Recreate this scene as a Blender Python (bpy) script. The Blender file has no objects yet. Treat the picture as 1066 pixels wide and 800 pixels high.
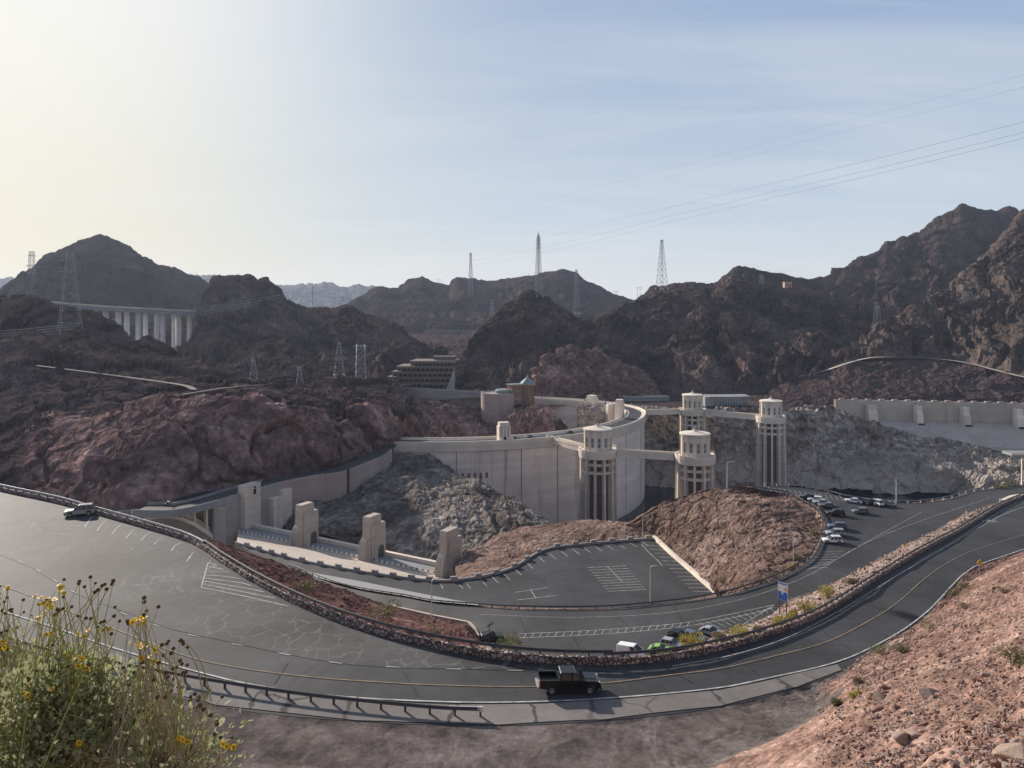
import bpy, bmesh, math, random
import numpy as np
from mathutils import Vector, Matrix
from mathutils.bvhtree import BVHTree
from mathutils.geometry import delaunay_2d_cdt

random.seed(7)
rng = np.random.default_rng(11)
SC = bpy.context.scene
COL = SC.collection
F, CX, HY, H = 770.0, 533.0, 325.0, 77.0      # survey of the photograph: focal length (px), centre, horizon, eye height above the crest

def P(px, py, d=None, z=None):
    """sighting (px,py) at distance d or at height z -> world point"""
    if z is not None:
        d = F * (H - z) / (py - HY)
    return np.array([(px - CX) / F * d, d, H - (py - HY) / F * d])

# ------------------------------------------------------------------ noise
def _h(ix, iy, iz, s):
    with np.errstate(over='ignore'):
        n = (ix.astype(np.int64) * 374761393 + iy.astype(np.int64) * 668265263 + iz.astype(np.int64) * 1274126177 + s * 974711) & 0xffffffff
        n = ((n ^ (n >> 13)) * 1274126177) & 0xffffffff
        n = ((n ^ (n >> 16)) * 2246822519) & 0xffffffff
        n = n ^ (n >> 15)
    return n.astype(np.float64) / 4294967295.0

_GR = np.random.default_rng(3).normal(size=(256, 3)); _GR /= np.linalg.norm(_GR, axis=1, keepdims=True)
def vnoise(p, s=0):
    """gradient noise, about -1..1"""
    i = np.floor(p).astype(np.int64); f = p - i
    w = f * f * f * (f * (f * 6 - 15) + 10)
    r = 0
    for dx in (0, 1):
        wx = w[:, 0] if dx else 1 - w[:, 0]
        for dy in (0, 1):
            wy = w[:, 1] if dy else 1 - w[:, 1]
            for dz in (0, 1):
                wz = w[:, 2] if dz else 1 - w[:, 2]
                g = _GR[(_h(i[:, 0] + dx, i[:, 1] + dy, i[:, 2] + dz, s) * 256).astype(np.int64) & 255]
                r = r + wx * wy * wz * (g[:, 0] * (f[:, 0] - dx) + g[:, 1] * (f[:, 1] - dy) + g[:, 2] * (f[:, 2] - dz))
    return np.clip(r * 1.9, -1, 1)

def blocks(p, s=0):
    """fractured blocks: nearest-cell id noise (-1..1) and the gap to the second nearest cell"""
    i = np.floor(p).astype(np.int64); best = np.full(len(p), 9.); sec = np.full(len(p), 9.); val = np.zeros(len(p))
    for dx in (-1, 0, 1):
        for dy in (-1, 0, 1):
            for dz in (-1, 0, 1):
                c = i + np.array([dx, dy, dz])
                q = c + np.stack([_h(c[:, 0], c[:, 1], c[:, 2], s + k) for k in (1, 2, 3)], -1)
                d = np.sqrt(((q - p) ** 2).sum(-1)); v = _h(c[:, 0], c[:, 1], c[:, 2], s + 9) * 2 - 1
                n = d < best; sec = np.where(n, best, np.minimum(sec, d)); val = np.where(n, v, val); best = np.where(n, d, best)
    return val, sec - best

_R = np.array([[0.36, 0.48, -0.8], [-0.8, 0.6, 0.0], [0.48, 0.64, 0.6]])
def fbm(p, o=5, s=0, g=.5, ridged=False):
    a, t, r = 1., 0., 0.
    q = p @ _R.T
    for k in range(o):
        n = vnoise(q, s + k)
        if ridged: n = 1 - 2 * np.abs(n) ** .85
        r = r + a * n; t += a; a *= g
        q = (q * 2.03) @ _R.T + 17.3
    return r / t

# ------------------------------------------------------------------ mesh helpers
def mesh_from(name, v, faces, mat, parent=None, smooth=False, kind=None, label=None):
    m = bpy.data.meshes.new(name)
    m.from_pydata([tuple(x) for x in v], [], faces)
    if smooth: m.polygons.foreach_set('use_smooth', [True] * len(m.polygons))
    m.update()
    o = bpy.data.objects.new(name, m); COL.objects.link(o)
    if mat: m.materials.append(mat)
    if parent: o.parent = parent
    if kind: o['kind'] = kind
    if label: o['label'] = label
    return o

def grid_obj(name, G, mat, smooth=True, kind='structure', flip=False):
    nv, nu = G.shape[:2]
    idx = np.arange(nv * nu).reshape(nv, nu)
    a, b, c, d = idx[:-1, :-1], idx[:-1, 1:], idx[1:, 1:], idx[1:, :-1]
    q = np.stack([a, b, c, d] if not flip else [a, d, c, b], -1).reshape(-1, 4)
    m = bpy.data.meshes.new(name)
    m.vertices.add(nv * nu); m.vertices.foreach_set('co', G.reshape(-1).astype(np.float32))
    m.loops.add(q.size); m.loops.foreach_set('vertex_index', q.reshape(-1).astype(np.int32))
    m.polygons.add(len(q))
    m.polygons.foreach_set('loop_start', np.arange(0, q.size, 4, dtype=np.int32))
    m.polygons.foreach_set('use_smooth', np.full(len(q), smooth))
    m.update(calc_edges=True); m.validate()
    o = bpy.data.objects.new(name, m); COL.objects.link(o); m.materials.append(mat)
    if kind: o['kind'] = kind
    o['_g'] = 1; del o['_g']
    return o

def cat_interp(t, ts, X, smooth):
    """piecewise interpolation of points X at parameters ts"""
    ts = np.asarray(ts, float); X = np.asarray(X, float)
    k = np.clip(np.searchsorted(ts, t, side='right') - 1, 0, len(ts) - 2)
    u = ((t - ts[k]) / np.maximum(ts[k + 1] - ts[k], 1e-9))[:, None]
    if not smooth:
        return X[k] * (1 - u) + X[k + 1] * u
    m = np.zeros_like(X)
    m[1:-1] = (X[2:] - X[:-2]) / (ts[2:] - ts[:-2])[:, None]
    m[0] = (X[1] - X[0]) / (ts[1] - ts[0]); m[-1] = (X[-1] - X[-2]) / (ts[-1] - ts[-2])
    h = (ts[k + 1] - ts[k])[:, None]
    u2, u3 = u * u, u * u * u
    return X[k] * (2 * u3 - 3 * u2 + 1) + m[k] * h * (u3 - 2 * u2 + u) + X[k + 1] * (-2 * u3 + 3 * u2) + m[k + 1] * h * (u3 - u2)

def resample(row, nu, mode='px', smooth=False, px0=None, px1=None):
    """row: list of (px,py,d) | (px,py,('z',z)) | (px, xyz-array)"""
    pts, pars = [], []
    for r in row:
        if len(r) == 2: pts.append(np.asarray(r[1], float)); pars.append(r[0])
        else:
            pts.append(P(r[0], r[1], z=r[2][1]) if isinstance(r[2], tuple) else P(r[0], r[1], r[2])); pars.append(r[0])
    pts = np.array(pts)
    if mode == 'chord':
        s = np.r_[0, np.cumsum(np.linalg.norm(np.diff(pts, axis=0), axis=1))]; pars = s / s[-1]
    elif mode == 'index':
        pars = np.linspace(0, 1, len(pts))
    else:
        pars = np.array(pars, float)
        pars = (pars - pars[0]) / (pars[-1] - pars[0])
    return cat_interp(np.linspace(0, 1, nu), pars, pts, smooth)

def loft(name, rows, nu, nvs, mat, amp=0, size=50, octv=6, gully=0, gsize=40, fade=(1, 1), fw=.06, mode='px', smooth=False, vs=False, s=0, strata=0, seed=None, kind='structure', g=.5, ampf=None, rv=None, flat=True, blk=None):
    R = [resample(r, nu, mode, smooth) for r in rows]
    R = np.array(R)                                   # rows x nu x 3
    if isinstance(nvs, int): nvs = [nvs] * (len(rows) - 1)
    ts = np.r_[0, np.cumsum(nvs)].astype(float); tt = np.arange(int(ts[-1]) + 1).astype(float)
    G = cat_interp(tt, ts, R.reshape(len(rows), -1), vs).reshape(len(tt), nu, 3)
    if amp or gully:
        du = np.gradient(G, axis=1); dv = np.gradient(G, axis=0)
        N = np.cross(du, dv); N /= np.maximum(np.linalg.norm(N, axis=-1, keepdims=True), 1e-9)
        p = G.reshape(-1, 3)
        v = tt / tt[-1]
        mask = np.ones(len(tt))
        if fade[0]: mask *= np.clip(v / fw, 0, 1)
        if fade[1]: mask *= np.clip((1 - v) / fw, 0, 1)
        mask = np.repeat(mask, nu)
        wp = np.stack([fbm(p / size * .8, 3, s + 200 + k) for k in range(3)], -1)
        q0 = p / size + wp * .55
        d = amp * (.5 * fbm(q0, octv, s, .6, ridged=True) + .62 * fbm(q0 * 3.1, max(4, octv - 1), s + 300, .64))
        if ampf is not None: d = d * ampf(G, tt / tt[-1])
        if gully:
            w = fbm(p / gsize * .7, 3, s + 50)
            q = np.stack([np.repeat(np.zeros(len(tt)), nu), np.repeat(np.zeros(len(tt)), nu), np.zeros(len(p))], -1)
            along = np.cumsum(np.linalg.norm(np.diff(G[len(tt) // 2], axis=0), axis=1)); along = np.r_[0, along]
            q[:, 0] = np.tile(along, len(tt)) / gsize + w * .9
            q[:, 1] = np.repeat(v * 1.3, nu)
            d = d + gully * fbm(q, 4, s + 80, .5, ridged=True)
        if blk:
            for k, (a, bs_) in enumerate(blk):
                qq = (p + np.stack([fbm(p / bs_ * .9, 3, s + 400 + 7 * j + k) for j in range(3)], -1) * bs_ * .45) / bs_ * np.array([1., 1., .7])
                vb, gp = blocks(qq, s + 31 * k)
                d = d + a * (vb + .35 * np.clip(gp / .07, 0, 1) - .3)
        if rv is not None: mask = mask * np.repeat(.42 + .58 * np.clip(np.abs(v - rv) / .14, 0, 1), nu)
        if strata:
            d = d + strata * (fbm(np.stack([p[:, 0] / 60, p[:, 1] / 60, p[:, 2] / 3.5], -1), 3, s + 33))
        G = G + (N.reshape(-1, 3) * (d * mask)[:, None]).reshape(G.shape)
    return grid_obj(name, G, mat, kind=kind, smooth=not flat or not (amp or gully))

def poly_sheet(name, boundary, mat, step=6., kind='structure', zoff=0., drape=None):
    """surface spanning a closed boundary of 3D points, heights relaxed smoothly inside"""
    B = np.array(boundary)
    BB = []
    for i in range(len(B)):
        a, b = B[i], B[(i + 1) % len(B)]
        n = max(1, int(np.linalg.norm((b - a)[:2]) / step))
        for k in range(n): BB.append(a + (b - a) * k / n)
    BB = np.array(BB); nb = len(BB)
    x0, y0 = BB[:, :2].min(0); x1, y1 = BB[:, :2].max(0)
    gx, gy = np.meshgrid(np.arange(x0 + step / 2, x1, step), np.arange(y0 + step / 2, y1, step))
    I = np.stack([gx.ravel(), gy.ravel()], -1)
    d2 = ((I[:, None] - BB[None, :, :2]) ** 2).sum(-1)
    I = I[d2.min(1) > (step * .4) ** 2]
    pts = [Vector((x, y)) for x, y in np.r_[BB[:, :2], I]]
    r = delaunay_2d_cdt(pts, [], [list(range(nb))], 1, 1e-4)
    V = np.array([[v.x, v.y] for v in r[0]]); fc = [list(f) for f in r[2]]
    d2 = ((V[:, None] - BB[None, :, :2]) ** 2).sum(-1)
    near = d2.min(1) < 1e-4
    w = 1 / np.maximum(d2, 1e-6) ** 1.6
    z = (w * BB[None, :, 2]).sum(1) / w.sum(1)
    z = np.where(near, BB[d2.argmin(1), 2], z)
    # relax
    nb_l = [set() for _ in V]
    for f in fc:
        for i in range(len(f)):
            nb_l[f[i]].add(f[i - 1]); nb_l[f[i - 1]].add(f[i])
    free = [i for i in range(len(V)) if not near[i] and nb_l[i]]
    nbi = [np.array(list(nb_l[i])) for i in free]
    for _ in range(40):
        for i, q in zip(free, nbi): z[i] = z[q].mean()
    for f in fc:
        a, b, c = (V[f[0]], V[f[1]], V[f[2]])
        if (b[0] - a[0]) * (c[1] - a[1]) - (b[1] - a[1]) * (c[0] - a[0]) < 0: f.reverse()
    if drape:
        for i in range(len(V)):
            h = drop(V[i, 0], V[i, 1], drape)
            if h is None: h = drape.find_nearest(Vector((V[i, 0], V[i, 1], z[i])))
            z[i] = h[0].z
    vv = np.c_[V, z + zoff]
    o = mesh_from(name, vv, fc, mat, kind=kind, smooth=True)
    o_bvh = BVHTree.FromPolygons([Vector(x) for x in vv], fc)
    return o, o_bvh

def hit(px, py, *trees):
    for r in (0, 1.5, 3, 5, 8):
        for a in (range(8) if r else (0,)):
            h = _hit(px + r * math.cos(a * .785), py + r * math.sin(a * .785), *trees)
            if h is not None: return h
    return None

def _hit(px, py, *trees):
    o = Vector((0, 0, H)); d = Vector(((px - CX) / F, 1, -(py - HY) / F)).normalized()
    best = None
    for t in trees:
        h = t.ray_cast(o, d)
        if h[0] is not None and (best is None or h[3] < best[3]): best = h
    return None if best is None else best[0]

def drop(x, y, *trees):
    best = None
    for t in trees:
        h = t.ray_cast(Vector((x, y, 500)), Vector((0, 0, -1)))
        if h[0] is not None and (best is None or h[0].z > best[0].z): best = h
    return best

class MB:
    """collects boxes, bars, prisms and lathes; build() links them as one mesh object"""
    def __init__(s): s.v, s.f = [], []
    def add(s, v, f):
        n = len(s.v); s.v += [tuple(x) for x in v]; s.f += [[i + n for i in q] for q in f]; return s
    def box(s, c, d, rz=0., M=None):
        hx, hy, hz = d[0] / 2, d[1] / 2, d[2] / 2
        v = [(sx * hx, sy * hy, sz * hz) for sz in (-1, 1) for sx, sy in ((-1, -1), (1, -1), (1, 1), (-1, 1))]
        ca, sa = math.cos(rz), math.sin(rz)
        v = [(c[0] + x * ca - y * sa, c[1] + x * sa + y * ca, c[2] + z) for x, y, z in v]
        if M: v = [tuple(M @ Vector(q)) for q in v]
        return s.add(v, [[3, 2, 1, 0], [4, 5, 6, 7], [0, 1, 5, 4], [1, 2, 6, 5], [2, 3, 7, 6], [3, 0, 4, 7]])
    def bar(s, a, b, r, n=4, r2=None):
        a, b = Vector(a), Vector(b); d = (b - a)
        if d.length < 1e-6: return s
        d.normalize(); u = d.orthogonal().normalized(); w = d.cross(u); r2 = r if r2 is None else r2
        v = []
        for c, rr in ((a, r), (b, r2)):
            for k in range(n):
                t = 2 * math.pi * (k + .5) / n
                v.append(c + (u * math.cos(t) + w * math.sin(t)) * rr)
        f = [[k, (k + 1) % n, n + (k + 1) % n, n + k] for k in range(n)] + [list(range(n))[::-1], list(range(n, 2 * n))]
        return s.add(v, f)
    def tube(s, pts, r, n=5, closed=False):
        pts = [Vector(p) for p in pts]; rr = r if isinstance(r, (list, tuple)) else [r] * len(pts)
        base = len(s.v); up = Vector((0, 0, 1))
        for i, p in enumerate(pts):
            t = (pts[min(i + 1, len(pts) - 1)] - pts[max(i - 1, 0)])
            t = t.normalized() if t.length > 1e-9 else up
            u = t.cross(up) if abs(t.dot(up)) < .95 else t.cross(Vector((1, 0, 0)))
            u.normalize(); w = u.cross(t)
            for k in range(n):
                a = 2 * math.pi * k / n
                s.v.append(tuple(p + (u * math.cos(a) + w * math.sin(a)) * rr[i]))
        for i in range(len(pts) - 1):
            for k in range(n):
                k2 = (k + 1) % n
                s.f.append([base + i * n + k, base + i * n + k2, base + (i + 1) * n + k2, base + (i + 1) * n + k])
        s.f.append([base + k for k in range(n)][::-1]); e = base + (len(pts) - 1) * n; s.f.append([e + k for k in range(n)])
        return s
    def lathe(s, prof, c=(0, 0, 0), n=24, a0=0., cap=True):
        base = len(s.v)
        for r, z in prof:
            for k in range(n):
                a = a0 + 2 * math.pi * k / n
                s.v.append((c[0] + r * math.cos(a), c[1] + r * math.sin(a), c[2] + z))
        for i in range(len(prof) - 1):
            for k in range(n):
                k2 = (k + 1) % n
                s.f.append([base + i * n + k, base + i * n + k2, base + (i + 1) * n + k2, base + (i + 1) * n + k])
        if cap:
            s.f.append([base + k for k in range(n)][::-1]); e = base + (len(prof) - 1) * n; s.f.append([e + k for k in range(n)])
        return s
    def prism(s, poly, axis, t, M=None):
        """poly [(a,b)], extruded by interval t=(t0,t1) along axis 'x','y' or 'z'"""
        n = len(poly)
        def mk(a, b, c): return (c, a, b) if axis == 'x' else ((a, c, b) if axis == 'y' else (a, b, c))
        v = [mk(a, b, t[0]) for a, b in poly] + [mk(a, b, t[1]) for a, b in poly]
        if M: v = [tuple(M @ Vector(q)) for q in v]
        return s.add(v, [list(range(n)), list(range(n, 2 * n))[::-1]] + [[k, n + k, n + (k + 1) % n, (k + 1) % n] for k in range(n)])
    def build(s, name, mat, parent=None, smooth=False, bevel=0, label=None, kind=None, fix=True):
        m = bpy.data.meshes.new(name); m.from_pydata(s.v, [], s.f); m.update()
        if fix:
            b = bmesh.new(); b.from_mesh(m); bmesh.ops.recalc_face_normals(b, faces=b.faces); b.to_mesh(m); b.free()
        if smooth: m.polygons.foreach_set('use_smooth', [True] * len(m.polygons))
        o = bpy.data.objects.new(name, m); COL.objects.link(o); m.materials.append(mat)
        if parent: o.parent = parent
        if bevel:
            md = o.modifiers.new('bevel', 'BEVEL'); md.width = bevel; md.segments = 2; md.limit_method = 'ANGLE'; md.angle_limit = math.radians(35)
        if label: o['label'] = label
        if kind: o['kind'] = kind
        return o

def strip(pts, w, zo=.012):
    """flat ribbon of width w along 3D pts"""
    pts = [Vector(p) for p in pts]; v = []; f = []
    for i, p in enumerate(pts):
        t = pts[min(i + 1, len(pts) - 1)] - pts[max(i - 1, 0)]; t.z = 0
        n = Vector((-t.y, t.x, 0)).normalized() * w / 2
        v += [p + n + Vector((0, 0, zo)), p - n + Vector((0, 0, zo))]
        if i: f.append([2 * i - 2, 2 * i - 1, 2 * i + 1, 2 * i])
    return v, f

def thing(name, label, cat, loc=(0, 0, 0), rz=0., group=None, mat=None):
    o = bpy.data.objects.new(name, None); COL.objects.link(o); o.empty_display_size = .5
    if mat is not None: o.matrix_world = mat
    else: o.location = loc; o.rotation_euler = (0, 0, rz)
    return tag(o, label, cat, group)
def tag(o, label, cat, group=None):
    o['label'] = label; o['category'] = cat
    if group: o['group'] = group
    return o

# ------------------------------------------------------------------ materials
def new_mat(name):
    m = bpy.data.materials.new(name); m.use_nodes = True
    nt = m.node_tree; b = nt.nodes['Principled BSDF']
    return m, nt, b
def rgba(c): return (c[0], c[1], c[2], 1)
class NT:
    def __init__(s, nt): s.nt = nt
    def n(s, t, **k):
        x = s.nt.nodes.new(t)
        for a, b in k.items(): setattr(x, a, b)
        return x
    def l(s, a, b): s.nt.links.new(a, b)
    def pos(s): return s.n('ShaderNodeNewGeometry').outputs['Position']
    def obj(s): return s.n('ShaderNodeTexCoord').outputs['Object']
    def mapv(s, v, sc=(1, 1, 1), rot=(0, 0, 0)):
        m = s.n('ShaderNodeMapping'); s.l(v, m.inputs['Vector']); m.inputs['Scale'].default_value = sc; m.inputs['Rotation'].default_value = rot; return m.outputs[0]
    def noise(s, v, sc, det=4, ro=.55, dist=0):
        x = s.n('ShaderNodeTexNoise'); s.l(v, x.inputs['Vector']); x.inputs['Scale'].default_value = sc; x.inputs['Detail'].default_value = det; x.inputs['Roughness'].default_value = ro; x.inputs['Distortion'].default_value = dist; return x.outputs['Fac']
    def vor(s, v, sc, feat='F1', out='Distance', rnd=1.):
        x = s.n('ShaderNodeTexVoronoi', feature=feat); s.l(v, x.inputs['Vector']); x.inputs['Scale'].default_value = sc; x.inputs['Randomness'].default_value = rnd; return x.outputs[out]
    def ramp(s, v, st):
        x = s.n('ShaderNodeValToRGB'); s.l(v, x.inputs[0]); e = x.color_ramp.elements
        while len(e) < len(st): e.new(.5)
        for k, (p, c) in enumerate(st):
            e[k].position = p; e[k].color = rgba(c) if not isinstance(c, (int, float)) else (c, c, c, 1)
        return x.outputs[0]
    def mix(s, f, a, b, bl='MIX'):
        x = s.n('ShaderNodeMix', data_type='RGBA', blend_type=bl)
        for k, q in ((0, f), (6, a), (7, b)):
            if hasattr(q, 'is_linked'): s.l(q, x.inputs[k])
            else: x.inputs[k].default_value = q if k == 0 else rgba(q)
        return x.outputs[2]
    def math(s, op, a, b=None, cl=False):
        x = s.n('ShaderNodeMath', operation=op, use_clamp=cl)
        for k, q in ((0, a), (1, b)):
            if q is None: continue
            if hasattr(q, 'is_linked'): s.l(q, x.inputs[k])
            else: x.inputs[k].default_value = q
        return x.outputs[0]
    def bump(s, h, st, dist, bsdf):
        x = s.n('ShaderNodeBump'); s.l(h, x.inputs['Height']); x.inputs['Strength'].default_value = st; x.inputs['Distance'].default_value = dist; s.l(x.outputs[0], bsdf.inputs['Normal'])

def plain(name, c, rough=.6, metal=0., var=.12, vs=3., coat=0., emit=None, spec=.5):
    m, nt, b = new_mat(name); T = NT(nt)
    n = T.noise(T.obj(), vs, 4, .6)
    f = T.ramp(n, [(.3, 1 - var), (.7, 1 + var)]) if var else None
    if var: T.l(T.mix(1., c, f, 'MULTIPLY'), b.inputs['Base Color'])
    else: b.inputs['Base Color'].default_value = rgba(c)
    b.inputs['Roughness'].default_value = rough; b.inputs['Metallic'].default_value = metal
    b.inputs['Specular IOR Level'].default_value = spec
    if coat: b.inputs['Coat Weight'].default_value = coat; b.inputs['Coat Roughness'].default_value = .06
    return m

def rock(name, dark, mid, light, s=40., bs=1., bd=.6, speck=0., strata=0., streak=None, talus=None, band=None, fine=1., grain=1.):
    """weathered rock: s = patch size in metres, bd = relief depth in metres"""
    m, nt, b = new_mat(name); T = NT(nt); p = T.pos()
    n1 = T.noise(p, 1 / s, 8, .62, .6)
    n2 = T.noise(p, 5 / s, 6, .68)
    col = T.ramp(n1, [(.32, dark), (.5, mid), (.68, light)])
    col = T.mix(1., col, T.ramp(n2, [(.28, .45), (.5, 1.), (.75, 1.65)]), 'MULTIPLY')
    n3 = T.noise(p, fine * .55, 5, .75)
    col = T.mix(1., col, T.ramp(n3, [(.3, 1 - .58 * grain), (.5, 1.), (.72, 1 + .85 * grain)]), 'MULTIPLY')
    if talus:                         # loose debris lies where the ground is gentle
        g = T.n('ShaderNodeNewGeometry'); sp = T.n('ShaderNodeSeparateXYZ'); T.l(g.outputs['Normal'], sp.inputs[0])
        a = T.math('ADD', sp.outputs['Z'], T.math('MULTIPLY', T.math('SUBTRACT', n2, .5), .5))
        col = T.mix(T.ramp(a, [(.62, 0.), (.82, .85)]), col, talus)
    if strata:
        q = T.mapv(p, (.012, .012, .22)); ns = T.noise(q, 1., 5, .6, .4)
        col = T.mix(strata, col, T.ramp(ns, [(.35, .6), (.5, 1.), (.65, 1.35)]), 'MULTIPLY')
    if streak:                        # mineral streaks running down the face
        q = T.mapv(p, (.16, .16, .012)); ns = T.noise(q, 1., 4, .6)
        col = T.mix(T.ramp(ns, [(.52, 0.), (.66, .55)]), col, streak)
    if band:                          # bleached ring between two water marks
        z0, z1, cb = band
        sp = T.n('ShaderNodeSeparateXYZ'); T.l(p, sp.inputs[0])
        zz = T.math('ADD', sp.outputs['Z'], T.math('MULTIPLY', T.math('SUBTRACT', n2, .5), 9.))
        f = T.math('DIVIDE', T.math('SUBTRACT', z1, zz), max(.1, (z1 - z0)), True)
        col = T.mix(T.math('MULTIPLY', f, .75), col, cb)
    if speck:
        v = T.vor(p, fine / 2.4); vv = T.ramp(v, [(.18, 1.), (.3, 0.)])
        pick = T.ramp(T.noise(p, .11, 3), [(.45, 0.), (.6, 1.)])
        col = T.mix(T.math('MULTIPLY', T.math('MULTIPLY', vv, pick), speck), col, (.022, .024, .016))
    T.l(col, b.inputs['Base Color']); b.inputs['Roughness'].default_value = 1.; b.inputs['Specular IOR Level'].default_value = .0
    hgt = T.math('ADD', T.noise(p, fine * .28, 7, .72), T.math('MULTIPLY', T.vor(p, fine * .35), .5))
    T.bump(hgt, bs, bd, b)
    return m

def concrete(name, c, stain=(.12, .07, .05), st=.35, lift=.25, joints=0., vs=(.25, .25, .02)):
    m, nt, b = new_mat(name); T = NT(nt); p = T.pos()
    n = T.noise(p, .06, 6, .6)
    col = T.mix(1., c, T.ramp(n, [(.3, .82), (.7, 1.12)]), 'MULTIPLY')
    q = T.mapv(p, (.004, .004, .6)); col = T.mix(lift, col, T.ramp(T.noise(q, 1., 3, .7), [(.35, .72), (.65, 1.2)]), 'MULTIPLY')
    q = T.mapv(p, vs); ns = T.noise(q, 1., 5, .65)
    col = T.mix(T.math('MULTIPLY', T.ramp(ns, [(.56, 0.), (.72, 1.)]), st), col, stain)
    T.l(col, b.inputs['Base Color']); b.inputs['Roughness'].default_value = .9; b.inputs['Specular IOR Level'].default_value = .25
    T.bump(T.noise(p, 1.2, 5, .6), .25, .05, b)
    return m

def asphalt(name, c, crack=0., size=7., light=(.15, .145, .14), patch=.3, rough=.75):
    m, nt, b = new_mat(name); T = NT(nt); p = T.pos()
    n = T.noise(p, .07, 5, .6, .4)
    col = T.mix(1., c, T.ramp(n, [(.3, 1 - patch), (.7, 1 + patch)]), 'MULTIPLY')
    col = T.mix(1., col, T.ramp(T.noise(p, .6, 4, .7), [(.3, .86), (.7, 1.14)]), 'MULTIPLY')
    col = T.mix(1., col, T.ramp(T.noise(p, 14., 3, .7), [(.2, .75), (.8, 1.25)]), 'MULTIPLY')
    if crack:
        w = T.n('ShaderNodeTexNoise'); T.l(p, w.inputs['Vector']); w.inputs['Scale'].default_value = .45; w.inputs['Detail'].default_value = 4
        q = T.n('ShaderNodeVectorMath', operation='MULTIPLY_ADD'); T.l(w.outputs['Color'], q.inputs[0]); q.inputs[1].default_value = (2.6, 2.6, 2.6); T.l(p, q.inputs[2])
        q2 = T.mapv(q.outputs[0], (1, 1, 0.0))
        e = T.vor(q2, 1 / size, 'DISTANCE_TO_EDGE')
        line = T.ramp(e, [(.010, 1.), (.026, 0.)])
        gate = T.ramp(T.noise(p, .045, 3, .6), [(.36, 0.), (.52, 1.)])
        col = T.mix(T.math('MULTIPLY', T.math('MULTIPLY', line, gate), crack), col, light)
    T.l(col, b.inputs['Base Color']); b.inputs['Roughness'].default_value = rough; b.inputs['Specular IOR Level'].default_value = .14
    T.bump(T.noise(p, 9., 4, .7), .3, .02, b)
    return m

def masonry(name, scale, a, bcol, mortar, bd=.12):
    m, nt, b = new_mat(name); T = NT(nt); p = T.pos()
    e = T.vor(p, scale, 'DISTANCE_TO_EDGE'); c = T.vor(p, scale, 'F1', 'Color')
    sp = T.n('ShaderNodeSeparateColor'); T.l(c, sp.inputs[0])
    col = T.ramp(sp.outputs[0], [(0., a), (1., bcol)])
    col = T.mix(T.ramp(e, [(.04, 1.), (.13, 0.)]), col, mortar)
    T.l(col, b.inputs['Base Color']); b.inputs['Roughness'].default_value = .9
    T.bump(T.ramp(e, [(.0, 0.), (.3, 1.)]), 1., bd, b)
    return m

def foliage(name, a, c, trans=.25, sc=14.):
    m, nt, b = new_mat(name); T = NT(nt)
    col = T.ramp(T.noise(T.pos(), sc, 3, .6), [(.35, a), (.65, c)])
    T.l(col, b.inputs['Base Color']); b.inputs['Roughness'].default_value = .6; b.inputs['Specular IOR Level'].default_value = .3
    tr = T.n('ShaderNodeBsdfTranslucent'); T.l(col, tr.inputs['Color'])
    ms = T.n('ShaderNodeMixShader'); ms.inputs[0].default_value = trans
    out = nt.nodes['Material Output']; T.l(b.outputs[0], ms.inputs[1]); T.l(tr.outputs[0], ms.inputs[2]); T.l(ms.outputs[0], out.inputs['Surface'])
    return m

M = {}
M['far'] = rock('far mountain rock', (0.08575, 0.0784, 0.0833), (0.147, 0.1323, 0.1348), (0.2205, 0.1911, 0.1862), 220, 1., 8, fine=.08)  # pale range, its colour lightened further to stand in for distance haze
M['mount'] = rock('dark volcanic rock', (0.0126, 0.0096, 0.0096), (0.03548, 0.0264, 0.02558), (0.1183, 0.0887, 0.08198), 90, 1., 2.2, speck=.5, fine=.25, talus=(0.0561, 0.04125, 0.03877))
M['mount2'] = rock('brown desert rock', (0.01512, 0.01134, 0.01103), (0.04811, 0.03475, 0.03297), (0.1627, 0.1183, 0.1065), 60, 1., 1.6, speck=.6, fine=.4, talus=(0.07841, 0.05702, 0.05168))
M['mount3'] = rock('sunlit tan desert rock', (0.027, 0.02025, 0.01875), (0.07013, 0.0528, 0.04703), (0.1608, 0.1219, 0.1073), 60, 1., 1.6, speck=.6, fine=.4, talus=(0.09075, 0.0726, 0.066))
M['hill'] = rock('purple brown hillside', (0.01656, 0.01208, 0.01242), (0.05485, 0.03933, 0.03933), (0.162, 0.1166, 0.1102), 45, 1., 1.0, speck=.7, fine=.5, talus=(0.07245, 0.05175, 0.05071))
M['cliff'] = rock('red canyon rock', (.062, .041, .038), (.165, .103, .092), (.30, .20, .175), 42, 1., 1.2, strata=.25, fine=.4, streak=(.045, .033, .032))
M['grey'] = rock('pale grey canyon rock', (.07, .058, .05), (.155, .132, .115), (.26, .225, .195), 24, 1., .9, strata=.5, fine=.7, streak=(.06, .05, .045))
M['canyon'] = rock('lake cliff rock', (.10, .08, .067), (.24, .198, .168), (.38, .325, .28), 22, 1., 1.4, strata=.35, fine=.45, streak=(.07, .055, .046), band=(-48, -30, (.40, .345, .30)))
M['mound'] = rock('tan dirt and gravel', (0.1012, 0.066, 0.05456), (0.1628, 0.11, 0.09064), (0.2376, 0.1716, 0.1434), 16, 1., .3, speck=.8, fine=1.6)
M['redslope'] = rock('dark red gravel', (.07, .040, .037), (.115, .062, .055), (.17, .10, .088), 14, 1., .2, speck=.5, fine=2.)
M['strip'] = rock('pale stony verge', (.16, .115, .095), (.26, .195, .165), (.38, .30, .26), 6, 1., .2, speck=.5, fine=2.4)
M['scree'] = rock('pink scree', (.135, .083, .066), (.22, .139, .112), (.32, .222, .18), 9, 1., .16, speck=.25, fine=2.6)
M['gravel'] = rock('purple brown gravel', (.082, .068, .064), (.118, .099, .092), (.165, .14, .131), 14, .7, .06, fine=3.2, grain=.45)
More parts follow.
